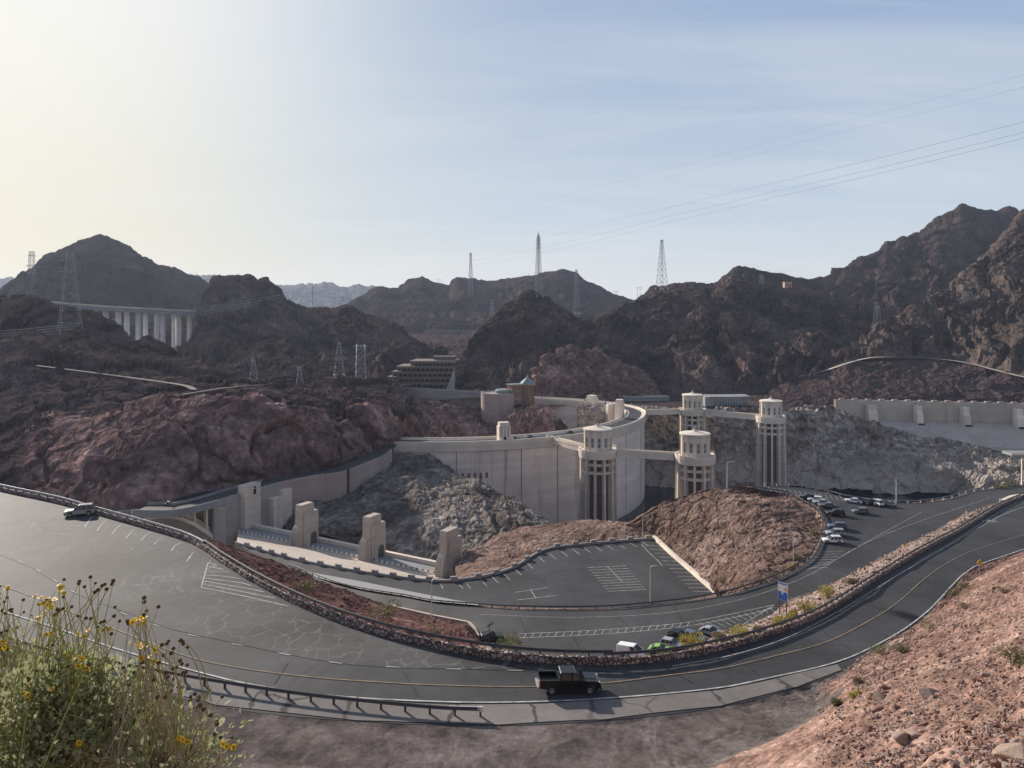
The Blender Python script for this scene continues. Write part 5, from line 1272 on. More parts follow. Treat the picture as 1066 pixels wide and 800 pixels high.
# rails of the middle level
MfR = np.array([np.array(drop(q[0], q[1], bLOT)[0]) if drop(q[0], q[1], bLOT) else q for q in Mf3])
guard_rail('guard rail dividing the middle road from the lower car park', MfR, 3.2, .8, .32, 'steeld', 'wood', .3)
guard_rail('guard rail round the tan mound beside the row of parked cars', dense(C3, 1.5), 2.8, .95, .36, 'steeld', 'steeld', .3)
guard_rail('low rail along the lake edge of the upper car park', L3[:44], 3.6, .8, .28, 'steel', 'pole', .4)
# kerb wall that ends the red slope by the middle road
kp = resample([(405, 632.5, Z(7.2)), (412, 635.3, Z(7.4)), (450, 644, Z(8.9)), (487, 651.3, Z(10.1)), (492, 656, Z(10.4)), (497, 666, Z(10.6))], 50)
tag(wall_run('kerb_wall', kp, lambda i: kp[i][2] - 1, lambda i: kp[i][2] + .75, .5, M['contan']), 'tan kerb wall at the foot of the red slope beside the black car', 'wall')

# ================================================================== road paint
def mark(name, px_pts, w, mat, tree, zo=.03, step=1.5, dash=None, shift=0.):
    pts = []
    if len(px_pts) > 4:
        q = np.array(px_pts, float); c = np.r_[0, np.cumsum(np.linalg.norm(np.diff(q, axis=0), axis=1))]
        px_pts = [tuple(x) for x in cat_interp(np.linspace(0, c[-1], len(q) * 4), c, q, True)]
    for a, b2 in zip(px_pts[:-1], px_pts[1:]):
        for t in np.linspace(0, 1, 10)[:-1]:
            h = hit(a[0] * (1 - t) + b2[0] * t, a[1] * (1 - t) + b2[1] * t, tree)
            if h is not None: pts.append(np.array(h))
    h = hit(*px_pts[-1], tree)
    if h is not None: pts.append(np.array(h))
    if len(pts) < 2: return None
    D = dense(np.array(pts), step)
    if shift:
        t = np.gradient(D, axis=0); t[:, 2] = 0; t /= np.linalg.norm(t, axis=1, keepdims=True); D = D + np.stack([-t[:, 1], t[:, 0], 0 * t[:, 0]], -1) * shift
    D = np.array([np.array(drop(q[0], q[1], tree)[0]) if drop(q[0], q[1], tree) else q for q in D])
    v, f = [], []
    runs = [D] if not dash else [D[i:i + dash[0]] for i in range(0, len(D) - 1, dash[0] + dash[1])]
    for r in runs:
        if len(r) < 2: continue
        a, b2 = strip(r, w, zo); n = len(v); v += a; f += [[i + n for i in q] for q in b2]
    return v, f
PAINT = {}
def paint(mat, tree, lists, w, zo=.03, dash=None, step=1.5, shift=0.):
    m = PAINT.setdefault(mat, MB())
    for L in lists:
        q = mark('', L, w, None, tree, zo, step, dash, shift)
        if q: m.add(*q)
paint('white', bFR, [[(-60, 617), (0, 636), (60, 655), (121, 676), (194, 697), (260, 713), (339, 724.5), (467, 731.5), (563, 731), (647, 726.5), (750, 716.5), (800, 706.5), (875, 688.5), (929, 663), (965, 637.5), (992, 609), (1010, 592.5), (1046, 579), (1090, 564)]], .2, .07)
paint('yellow', bFR, [[(-60, 590), (0, 609), (60, 632), (121, 656), (194, 683.5), (244, 695), (330, 706), (403, 711), (450, 713.5), (557, 715.5), (630, 711.5), (703, 702.5), (750, 696.5), (800, 685), (860, 669), (899, 650), (935, 627.5), (962, 603), (992, 583), (1016, 572.5), (1066, 557), (1090, 548)]], .15, .05)
paint('white', bFR, [[(-60, 556), (0, 577), (34, 591), (79, 618), (120, 636), (180, 657), (276, 677.5), (327, 687), (371, 693), (486, 697.5), (560, 699)]], .12, .05, (2, 2))
paint('white', bFR, [[(700, 694), (760, 683), (820, 664), (880, 633), (930, 602), (985, 570), (1040, 538), (1066, 528)]], .12, .05)
# stalls along the stone wall of the turnout
paint('white', bT, [[(95.5, 538.5), (88, 549)], [(110, 541), (101, 553)], [(126, 545), (116, 557)], [(142, 548.5), (131, 561)], [(157, 551.5), (147, 563)], [(172, 555), (160, 567.5)], [(188.5, 560.5), (178, 574)], [(205, 570), (194, 585.5)]], .16, .03)
hv = [[(219, 577), (209.5, 612)], [(209.5, 612), (250, 620), (300, 631.5)]]
for k in range(9):
    t = k / 9.; a = (219 + t * 62, 579 + t * 42) if k < 3 else (226 + (k - 3) * 12, 587 + (k - 3) * 7.2)
    b2 = (218.2 - k * 1.0, 583.5 + k * 3.1); hv.append([a, b2])
paint('white', bT, hv, .16, .03)
# lower lot
pk = []
for k in range(10):
    y = 590 + k * 2.75; x0, x1 = 611 + k * 2.4, 652 + k * 2.3; pk.append([(x0, y + 1.2), (x1, y - .8)])
pk += [[(632, 590), (648, 606)], [(536, 617), (570, 612)], [(538, 625), (580, 620)], [(552, 613.5), (558, 623)]]
for k in range(14): t = k / 13.; a = (683 + t * 58, 565 + t * 51); pk.append([a, (a[0] - 14 - t * 6, a[1] - 1 + t * 1.2)])
for k in range(15): t = k / 14.; a = np.array([(500, 603.5), (530, 596), (560, 579.5), (590, 572.5), (672, 564)]); x = 500 + t * 168; y = np.interp(x, a[:, 0], a[:, 1]); pk.append([(x, y), (x + 7, y + 7 - t * 3)])
pk += [[(668, 567), (676, 576), (684, 583)], [(684, 583), (690, 590)], [(459, 609), (461, 613)], [(478, 609), (482, 613)], [(486, 608), (490, 613)]]
paint('white', bP, pk, .2, .03)
# middle road
paint('white', bLOT, [[(540, 664.5), (600, 662), (660, 658), (720, 651.5), (790, 637.5), (806, 632.5)], [(540, 660), (600, 657.5), (660, 653.5), (720, 647.5), (806, 630)], [(806, 630), (760, 659)]], .14, .03)
hs_ = []
for k in range(12): t = k / 11.; hs_.append([(728 + t * 74, 648.8 - t * 15.8), (744 + t * 61, 656.5 - t * 20)])
for k in range(22): t = k / 21.; a = 545 + t * 170; hs_.append([(a, np.interp(a, [540, 600, 660, 720], [664.5, 662, 658, 651.5])), (a + 3, np.interp(a + 3, [540, 600, 660, 720], [660, 657.5, 653.5, 647.5]))])
paint('white', bLOT, hs_, .12, .03)
paint('white', bLOT, [[(500, 640), (600, 643), (700, 637.5), (780, 622), (840, 600), (900, 566), (960, 542), (1030, 519)], [(830, 597), (870, 583), (910, 560), (960, 533)]], .1, .03)
st_ = []
for k in range(7): t = k / 6.; st_.append([(836 + t * 18, 592 - t * 17), (862 + t * 16, 591 - t * 17)])
for k in range(16): t = k / 15.; st_.append([(800 + t * 80, 507.5 + t * 10.5), (803 + t * 80, 511.5 + t * 11)])
paint('white', bLOT, st_, .12, .03)
paint('tar', bLOT, [[(596, 662), (612, 690)], [(700, 630), (722, 664)], [(640, 640), (660, 657)], [(806, 606), (842, 616)], [(880, 560), (930, 566)], [(540, 640), (552, 668)]], .14, .026)
paint('tar', bFR, [[(420, 700), (436, 726)], [(690, 694), (722, 712)], [(760, 676), (790, 704)], [(846, 650), (884, 676)], [(300, 690), (286, 712)], [(930, 606), (960, 622)], [(556, 696), (640, 700)]], .12, .026)
for k, m in PAINT.items(): m.build('road_markings', M[k], kind='structure', fix=False)
# filled cracks and tar patches across the middle road
# ================================================================== vehicles
def frame_at(x, y, heading, *trees, lift=0.):
    h = drop(x, y, *trees); n = h[1] if h[1].z > 0 else -h[1]
    fx = Vector((math.cos(heading), math.sin(heading), 0)); fx = (fx - n * fx.dot(n)).normalized(); fy = n.cross(fx)
    Mx = Matrix(((fx.x, fy.x, n.x), (fx.y, fy.y, n.y), (fx.z, fy.z, n.z))).to_4x4(); Mx.translation = h[0] + n * lift
    return Mx
WHEEL = {}
def wheel(parent, x, y, r, w=.24):
    if r not in WHEEL:
        t = MB().lathe([(r * .62, -w / 2), (r * .93, -w / 2), (r, -w * .36), (r, w * .36), (r * .93, w / 2), (r * .62, w / 2)], n=22, cap=False)
        t.v = [(a, c, b) for a, b, c in t.v]
        m = MB().lathe([(.01, -w * .3), (r * .64, -w * .42), (r * .66, w * .42), (.01, w * .3)], n=20); m.v = [(a, c, b) for a, b, c in m.v]
        s = MB()
        for k in range(5):
            a = 2 * math.pi * k / 5; s.box((r * .33 * math.cos(a), 0, r * .33 * math.sin(a)), (.01, .01, .01))
        WHEEL[r] = (t, m)
    t, m = WHEEL[r]
    h = t.build('tyre', M['tyre']); h.name = 'wheel'; h.parent = parent; h.location = (x, y, r)
    k = m.build('rim', M['rim'], h)
    c = MB().lathe([(.01, -w * .47), (r * .2, -w * .45), (r * .2, w * .45), (.01, w * .47)], n=10); c.v = [(a, q, b) for a, b, q in c.v]; c.build('hub_cap', M['steeld'], h)
    return h
def arcs(xc, r, ra, cl, n=11):
    return [(xc - ra, cl)] + [(xc - ra * math.cos(t), r + ra * math.sin(t)) for t in np.linspace(.12, math.pi - .12, n)] + [(xc + ra, cl)]
def taper(m, z0, z1, k, y0=0.):
    m.v = [(x, y * (1 - k * max(0, min(1, (z - z0) / (z1 - z0)))), z) for x, y, z in m.v]; return m
def car(label, Mx, paint_, kind='suv', group=None):
    K = dict(suv=(4.7, 1.88, 1.70, .36, 2.75, .98, .94), sedan=(4.75, 1.84, 1.45, .33, 2.8, .90, .84), coupe=(4.5, 1.9, 1.30, .34, 2.65, .84, .76), van=(5.3, 2.0, 2.1, .36, 3.1, 1.15, 1.0), hatch=(4.3, 1.78, 1.55, .32, 2.6, .93, .86), box=(4.8, 1.95, 1.86, .39, 2.9, 1.1, 1.06))[kind]
    L, Wd, Hh, r, wb, belt, hood = K; cl = .27 if kind not in ('coupe',) else .2
    root = thing('parked_car', label, {'van': 'van', 'suv': 'car', 'box': 'car'}.get(kind, 'car'), mat=Mx, group=group)
    ra = r + .07; hb = {'suv': .78, 'sedan': .62, 'coupe': .55, 'van': 1.75, 'hatch': .8, 'box': .75}[kind]
    xf = {'suv': .95, 'sedan': .85, 'coupe': .8, 'van': 1.75, 'hatch': .85, 'box': .9}[kind]        # windscreen base
    prof = [(-L / 2 + .12, cl)] + arcs(-wb / 2 - .02, r, ra, cl) + arcs(wb / 2 - .02, r, ra, cl) + [(L / 2 - .2, cl), (L / 2 - .02, cl + .16), (L / 2, cl + .38), (L / 2 - .1, hood - .12), (L / 2 - .45, hood - .02), (xf, belt), (-L / 2 + .18, belt), (-L / 2 + .02, belt - .14), (-L / 2, cl + .3)]
    m = MB().prism(prof, 'y', (-Wd / 2, Wd / 2)); taper(m, .5, belt, .07); m.build('body', M['p_' + paint_], root, bevel=.07)
    # glasshouse
    if kind in ('sedan', 'coupe'): cab = [(-L / 2 + .55, belt - .02), (-L / 2 + 1.25, Hh - .06), (.05, Hh - .04), (xf + .08, belt - .02)]
    elif kind == 'van': cab = [(-L / 2 + .08, belt - .02), (-L / 2 + .18, Hh - .06), (.95, Hh - .06), (xf + .12, belt - .02)]
    else: cab = [(-L / 2 + .1, belt - .02), (-L / 2 + .48, Hh - .07), (.15, Hh - .05), (xf + .1, belt - .02)]
    hw = Wd / 2 - .07
    m = MB().prism(cab, 'y', (-hw, hw)); taper(m, belt, Hh, .2); m.build('window_glass', M['p_' + paint_] if False else M['glass'], root, bevel=.03)
    m = MB().prism([(cab[1][0] - .06, Hh - .09), (cab[1][0] + .05, Hh - .01), (cab[2][0] - .1, Hh), (cab[2][0] + .04, Hh - .07)], 'y', (-hw * .83, hw * .83)); m.build('roof', M['p_' + paint_], root, bevel=.03)
    k = .2
    def sidep(x, z, s): return (x, s * hw * (1 - k * max(0, (z - belt) / (Hh - belt))) * 1.005, z)
    pil = [(cab[0], cab[1]), (cab[3], cab[2])]
    mids = [.52] if kind in ('coupe',) else [.36, .66]
    for t in mids:
        a = (cab[0][0] * (1 - t) + cab[3][0] * t, belt); b2 = (cab[1][0] * (1 - t) + cab[2][0] * t, Hh - .05); pil.append((a, b2))
    for a, b2 in pil:
        m = MB()
        for s in (-1, 1): m.bar(sidep(a[0], a[1], s), sidep(b2[0], b2[1], s), .05, 4)
        m.build('pillar', M['p_' + paint_], root)
    if kind == 'van':
        m = MB()
        for s in (-1, 1): m.prism([(-L / 2 + .12, belt), (-L / 2 + .2, Hh - .1), (.1, Hh - .1), (.1, belt)], 'y', (s * hw * .86, s * hw * 1.0))
        taper(m, belt, Hh, .12).build('side_panel', M['p_' + paint_], root)
    if kind in ('suv', 'box'):
        for s in (-1, 1): MB().bar((cab[1][0] + .2, s * hw * .72, Hh + .04), (cab[2][0] - .2, s * hw * .72, Hh + .04), .025).build('roof_rail', M['plast'], root)
    for sx in (-1, 1):
        for sy in (-1, 1): wheel(root, sx * wb / 2 - .02, sy * (Wd / 2 - .13), r)
    for s in (-1, 1):
        MB().box((L / 2 - .1, s * (Wd / 2 - .33), cl + .42), (.16, .42, .16)).build('headlight', M['lamp'], root, bevel=.03)
        MB().box((-L / 2 + .05, s * (Wd / 2 - .26), belt - .2), (.12, .34, .2)).build('taillight', M['red'], root, bevel=.03)
        MB().box((xf - .05, s * (Wd / 2 + .04), belt + .06), (.14, .2, .14)).build('mirror', M['p_' + paint_], root, bevel=.03)
    MB().box((L / 2 - .03, 0, cl + .26), (.1, Wd * .55, .2)).build('grille', M['plast'], root)
    MB().box((-L / 2 + .0, 0, cl + .18), (.08, Wd * .8, .16)).build('bumper', M['plast'], root)
    MB().box((0, 0, cl + .05), (wb - 2 * ra - .1, Wd + .02, .1)).build('sill', M['plast'], root)
    return root
def park(px, py, hdg, tree, paint_, kind, label, group=None):
    h = hit(px, py, tree)
    return car(label, frame_at(h.x, h.y, math.radians(hdg), tree, lift=.02), paint_, kind, group)
G1 = 'cars parked along the mound rail of the upper car park'; G2 = 'cars parked at the lake edge of the upper car park'; G3 = 'cars parked nose in on the bend shoulder'
park(866.5, 565, 171, bLOT, 'white', 'suv', 'bright white car at the open end of the row by the mound rail', G1)
park(869.5, 557.5, 171, bLOT, 'silver', 'suv', 'silver car second from the open end of the row, beside the bright white one', G1)
park(871.5, 550.5, 170, bLOT, 'blue', 'suv', 'dark blue grey car in the row, just before the empty stalls', G1)
park(869.5, 536.5, 170, bLOT, 'black', 'suv', 'black car on its own past the empty stalls of the row', G1)
park(861, 528.5, 169, bLOT, 'grey', 'sedan', 'dark grey saloon behind the lone black car in the row', G1)
park(855, 525.2, 168, bLOT, 'silver', 'sedan', 'light silver saloon in the far cluster of the row', G1)
park(848.5, 522.2, 167, bLOT, 'white', 'hatch', 'small white hatchback in the far cluster of the row', G1)
park(840, 520, 165, bLOT, 'black', 'suv', 'black car ending the row at the far corner of the mound rail', G1)
park(888, 523.8, 158, bLOT, 'white', 'sedan', 'long white saloon at the lake edge, parked slantwise', G2)
park(900, 524.8, 115, bLOT, 'black', 'suv', 'black car at the lake edge between the white saloon and white van like car', G2)
park(911.5, 526.2, 108, bLOT, 'white', 'box', 'tall boxy white car at the lake edge seen from behind', G2)
park(924, 527, 125, bLOT, 'grey', 'sedan', 'dark grey car with pale roof at the lake edge beside the lamp post', G2)
park(895.5, 534.5, 176, bLOT, 'grey', 'hatch', 'grey car driving across the middle of the upper car park')
park(741, 661, -42, bLOT, 'silver', 'sedan', 'silver car nearest the striped paint on the bend shoulder', G3)
park(724, 667, -42, bLOT, 'blue', 'suv', 'dark navy car beside the silver one on the bend shoulder', G3)
park(709, 667.5, -42, bLOT, 'black', 'box', 'black boxy car behind the yellow bush on the bend shoulder', G3)
park(700, 674, -35, bLOT, 'silver', 'hatch', 'pale silver car just beyond the lime green one', G3)
park(688, 679, -25, bLOT, 'lime', 'coupe', 'lime green sports car peeping over the stone wall', G3)
park(658, 683, -35, bLOT, 'white', 'van', 'white van whose roof shows over the stone wall', G3)
park(512, 667.5, 12, bLOT, 'black', 'box', 'black car by the tan kerb wall and green bush at the bend')
park(83, 536.5, 204, bFR, 'beige', 'box', 'pale boxy car parked at the stone wall of the grey turnout')
h = dam_pt
def on_dam(px, r, paint_, kind, label, near=True, flip=0):
    th = th_of(px, r, near); q = dam_pt(th, r); t = dam_pt(th + .3, r) - dam_pt(th - .3, r)
    a = math.atan2(t[1], t[0]) + flip
    car(label, Matrix.Translation((q[0], q[1], .08)) @ Matrix.Rotation(a, 4, 'Z'), paint_, kind, 'cars crossing the dam crest')
on_dam(537.5, 145.5, 'black', 'suv', 'dark car on the dam crest right beside the square crest tower')
on_dam(551, 140.5, 'grey', 'sedan', 'grey car on the dam crest between the crest tower and a white car', flip=math.pi)
on_dam(572, 145.5, 'white', 'suv', 'white car on the dam crest where the tower bridge begins')
on_dam(593, 140.5, 'black', 'sedan', 'dark car on the dam crest just before the near intake tower', flip=math.pi)
q = side(R1n, 4.)[int(np.abs(px1 - 180).argmin())] if False else None
c = P(178, 525.5, z=.05); d0 = R1n[int(np.abs(px1 - 200).argmin())] - R1n[int(np.abs(px1 - 170).argmin())]
car('dark car with pale roof on the road over the arch bridge', Matrix.Translation(tuple(c)) @ Matrix.Rotation(math.atan2(d0[1], d0[0]), 4, 'Z'), 'grey', 'sedan')

def pickup(label, Mx):
    root = thing('pickup_truck', label, 'pickup truck', mat=Mx); pm = M['p_black']; W2 = 1.0; r = .41; ra = .50; cl = .42
    xr, xf_ = -1.78, 1.86
    prof = [(-2.98, .62)] + arcs(xr, r, ra, cl + .08) + arcs(xf_, r, ra, cl + .05) + [(2.62, cl + .1), (2.84, cl + .22), (2.9, .72), (2.86, 1.08), (2.55, 1.2), (1.28, 1.27), (-1.08, 1.30), (-1.08, .86), (-2.92, .86)]
    m = MB().prism(prof, 'y', (-W2, W2)); taper(m, .7, 1.3, .05); m.build('body', pm, root, bevel=.06)
    for s in (-1, 1): 
        b_ = MB().box((-2.0, s * .94, 1.08), (1.86, .1, .5)).build('bed_side', pm, root, bevel=.03)
        MB().box((-2.0, s * .94, 1.345), (1.86, .13, .04)).build('bed_rail', M['plast'], b_)
        # flared arch lips
        for xc in (xr, xf_):
            pr = [(xc - (ra + .08) * math.cos(t), r + (ra + .08) * math.sin(t)) for t in np.linspace(0, math.pi, 13)] + [(xc + ra * math.cos(t), r + ra * math.sin(t)) for t in np.linspace(0, math.pi, 13)]
            MB().prism(pr, 'y', (s * (W2 - .03), s * (W2 + .05))).build('arch_lip', M['plast'], root)
    tg = MB().box((-2.94, 0, 1.06), (.09, 1.92, .56)).build('tailgate', pm, root, bevel=.03)
    MB().box((-3.0, 0, 1.2), (.03, .34, .08)).build('handle', M['plast'], tg)
    MB().box((-2.0, 0, .89), (1.8, 1.76, .05)).build('bed_floor', M['plast'], root)
    MB().box((-1.12, 0, 1.1), (.08, 1.9, .5)).build('bed_front', pm, root)
    cab = [(-1.06, 1.28), (-.90, 1.88), (.52, 1.90), (1.40, 1.26)]
    m = MB().prism(cab, 'y', (-.93, .93)); taper(m, 1.28, 1.9, .17); m.build('window_glass', M['glass'], root, bevel=.03)
    m = MB().prism([(-.98, 1.86), (-.88, 1.95), (.36, 1.97), (.60, 1.87)], 'y', (-.78, .78)); m.build('roof', M['p_grey'] if False else pm, root, bevel=.04)
    def sp_(x, z, s): return (x, s * .935 * (1 - .17 * max(0, (z - 1.28) / .62)), z)
    for a, b2 in (((-1.02, 1.28), (-.88, 1.88)), ((.16, 1.28), (.1, 1.88)), ((1.37, 1.27), (.54, 1.88))):
        for s in (-1, 1): MB().bar(sp_(*a, s), sp_(*b2, s), .06, 4).build('pillar', pm, root)
    for s in (-1, 1):
        d_ = MB().box((.74, s * .995, .98), (1.08, .03, .56)).build('door', pm, root, bevel=.02); MB().box((.34, s * 1.02, 1.12), (.2, .03, .05)).build('handle', M['plast'], d_)
        d_ = MB().box((-.38, s * .995, .98), (1.08, .03, .56)).build('door', pm, root, bevel=.02); MB().box((-.78, s * 1.02, 1.12), (.2, .03, .05)).build('handle', M['plast'], d_)
        MB().box((1.12, s * 1.12, 1.36), (.16, .26, .24)).build('mirror', M['plast'], root, bevel=.04)
        MB().box((2.76, s * .74, 1.0), (.2, .36, .24)).build('headlight', M['lamp'], root, bevel=.03)
        MB().box((-2.93, s * .93, 1.08), (.14, .16, .42)).build('taillight', M['red'], root, bevel=.03)
        MB().box((.3, s * 1.0, .42), (1.9, .16, .07)).build('step_bar', M['plast'], root)
    MB().box((2.88, 0, .92), (.1, 1.2, .34)).build('grille', M['plast'], root, bevel=.03)
    MB().box((2.93, 0, .56), (.22, 1.9, .22)).build('bumper', M['plast'], root, bevel=.05)
    MB().box((-3.05, 0, .62), (.2, 1.86, .2)).build('bumper', M['rim'], root, bevel=.04)
    MB().box((-3.17, 0, .66), (.02, .34, .14)).build('number_plate', M['lamp'], root)
    MB().prism([(1.4, 1.275), (2.5, 1.215), (2.5, 1.235), (1.4, 1.30)], 'y', (-.42, .42)).build('bonnet_bulge', pm, root)
    for x in (xr, xf_):
        for s in (-1, 1): wheel(root, x, s * (W2 - .12), r, .28)
h0 = hit(592, 718.5, bFR); pickup('black pickup truck with an empty bed driving along the main road', frame_at(h0.x, h0.y, math.radians(5), bFR, lift=.03))

# ================================================================== lamps, signs, small roadside things
def street_lamp(label, px, yb, yt, tree=None, d=None, arm=1.6, adir=0., mat='pole', r0=.13):
    q = np.array(hit(px, yb, tree)) if tree else P(px, yb, d)
    hh = (yb - yt) / F * q[1]
    r = thing('street_lamp', label, 'street lamp', tuple(q), adir, 'lamp posts round the car parks')
    MB().bar((0, 0, -.3), (0, 0, hh), r0 * 1.25, 8, r0 * .8).build('post', M[mat], r)
    MB().lathe([(r0 * 2.2, -.2), (r0 * 2.2, .35), (r0 * 1.4, .5)], n=10).build('base', M['cong'], r)
    if arm:
        MB().tube([(0, 0, hh - .1), (arm * .25, 0, hh + .22), (arm * .7, 0, hh + .3), (arm, 0, hh + .26)], r0 * .7, 6).build('arm', M[mat], r)
        MB().prism([(-.45, -.08), (.4, -.1), (.5, .02), (.2, .14), (-.4, .1)], 'y', (-.2, .2), Matrix.Translation((arm + .3, 0, hh + .26))).build('lamp_head', M['steel'], r, bevel=.03)
    else:
        MB().box((.0, 0, hh), (.5, .3, .14)).build('lamp_head', M['steel'], r)
street_lamp('tall lamp post standing in the lower car park near its rail', 677, 628, 590.5, bP, arm=1.2)
street_lamp('lamp post with bent arm at the foot of the red slope', 449.5, 646, 606, bLOT, arm=1.6, adir=.3)
street_lamp('lamp post on the lake edge beside the dark grey parked car', 932, 523.4, 497.5, bLOT, arm=0)
street_lamp('lamp post with arm on top of the tan mound before the water', 757, 509, 482, None, 233., arm=2.0)
street_lamp('lamp post at the far end of the lower car park parapet', 667.5, 562.5, 538, bP, arm=1.0)
street_lamp('slim pole among the cars in the far corner of the upper car park', 852.5, 531.5, 514.5, bLOT, arm=0, r0=.07)
street_lamp('slim pole at the foot of the tan mound by the dry bushes', 826, 592, 562.5, bMD, arm=.6, r0=.07)
def post_sign(label, px, yb, yt, tree, build, rz=0., kind='road_sign'):
    q = np.array(hit(px, yb, tree)); hh = (yb - yt) / F * q[1]
    r = thing(kind, label, 'sign', tuple(q), rz); build(r, hh); return r
def blue_sign(r, hh):
    for x in (-.6, .6): MB().box((x, .06, hh / 2 - .2), (.14, .14, hh + .2)).build('post', M['steeld'], r)
    w, t, b2 = 1.75, hh, hh - 2.9
    p_ = MB().box((0, 0, (t + b2) / 2), (w, .06, t - b2)).build('panel', plain('white sign face', (.68, .68, .70), .5), r)
    bl = plain('blue sign face', (.03, .13, .42), .5)
    MB().box((0, -.04, b2 + .72), (w - .1, .02, 1.36)).build('blue_field', bl, p_)
    MB().box((0, -.04, t - .18), (w - .1, .02, .22)).build('blue_field', bl, p_)
    MB().prism([(-.2, b2 + 1.0), (.1, b2 + 1.0), (.1, b2 + 1.5), (-.2, b2 + 1.5)], 'y', (-.075, -.052)).build('pictogram', plain('pictogram white', (.7, .7, .7), .5), p_)
    MB().prism([(.15, b2 + 1.75), (.75, b2 + 1.5), (.85, b2 + 2.05), (.35, b2 + 2.2)], 'y', (-.07, -.045)).build('pictogram', plain('pictogram tan', (.55, .42, .3), .5), p_)
bsg = post_sign('blue and white information board on two posts at the start of the pale verge', 815, 640, 607, bVG if hit(815, 640, bVG) is not None else bLOT, blue_sign, math.radians(-48))
def warn(r, hh):
    MB().box((0, .05, hh / 2 - .2), (.08, .08, hh + .3)).build('post', M['steel'], r)
    s = .62; p_ = MB().prism([(0, hh - s), (s, hh), (0, hh + s), (-s, hh)], 'y', (-.02, .02)).build('panel', plain('yellow sign face', (.72, .42, .02), .5), r)
    b_ = M['plast']
    MB().prism([(-.18, hh - .32), (-.06, hh - .32), (-.06, hh + .0), (.1, hh + .12), (.1, hh + .02), (.3, hh + .2), (.1, hh + .36), (.1, hh + .26), (-.18, hh + .06)], 'y', (-.04, -.022)).build('curve_arrow', b_, p_)
post_sign('yellow diamond bend sign on the scree side of the main road', 1020, 597, 586, bHB, warn, .15)
post_sign('yellow diamond sign on the pale verge turned edge on', 940, 578, 569.5, bVG, warn, 1.2)
q = np.array(hit(509.5, 673, bLOT)); r = thing('solar_post', 'dark post with tilted solar panel beside the black car', 'post', tuple(q)); hh = 22 / F * q[1]
MB().bar((0, 0, -.2), (0, 0, hh), .06, 6).build('post', M['steeld'], r); MB().prism([(-.5, -.35), (.6, .45), (.55, .52), (-.55, -.28)], 'y', (-.4, .4), Matrix.Translation((.1, 0, hh))).build('solar_panel', M['glass'], r); MB().box((.2, .0, hh * .62), (.3, .25, .5)).build('control_box', M['steeld'], r)
q = np.array(hit(1060, 504.5, bLOT)); d = q[1]; r = thing('shade_canopy', 'flat roofed canopy on posts beside the road where it leaves the frame', 'canopy', (q[0], q[1], q[2]))
z1 = (504.5 - 471) / F * d
MB().box((2.6, 0, z1), (13, 4.5, .8)).build('canopy_roof', M['conb'], r); MB().box((2.6, -2.28, z1 + .1), (13.2, .1, .5)).build('fascia', M['con2'], r)
for x in (.9, 3.4): MB().box((x, 0, z1 / 2 - .4), (.4, .4, z1)).build('post', M['con2'], r)
MB().box((2.2, 0, .7), (2.2, 1.2, 1.6)).build('base_block', M['con2'], r)
for k, (a, b2) in enumerate(((702, 571), (708, 577), (734, 573), (720, 590))):
    h_ = hit(a, b2, bMD)
    if h_: tag(MB().bar((h_.x, h_.y, h_.z - .2), (h_.x, h_.y, h_.z + 1.0), .09, 6).build('marker_post', M['whitep']), 'thin white marker post on the tan mound above the kerb wall', 'post', 'marker posts on the tan mound')
h_ = hit(1031, 543, bFR); o = MB().lathe([(1.7, -.1), (1.6, .1), (.1, .14)], n=14).build('concrete_pad', M['apron']); o.location = h_; o.scale = (1, .7, 1); tag(o, 'small round concrete pad on the asphalt by the end of the pale verge', 'pad')
kp2 = resample([(1046, 522.5, Z(23.4)), (1056, 518, Z(23.7)), (1066, 516.5, Z(23.7)), (1090, 516, Z(23.9))], 20)
tag(wall_run('kerb_wall', kp2, lambda i: kp2[i][2] - .4, lambda i: kp2[i][2] + .35, 1.2, M['con2']), 'pale curved kerb at the tip of the verge between the two roads', 'kerb')
for k, (px, py) in enumerate(((1006, 538), (1041, 525))):
    h_ = hit(px, py, bVG)
    if h_: tag(MB().bar((h_.x, h_.y, h_.z - .2), (h_.x, h_.y, h_.z + 1.5), .12, 6).build('marker_post', M['pole']), ('pale marker post midway along the upper verge', 'pale marker post near the tip of the verge')[k], 'post')

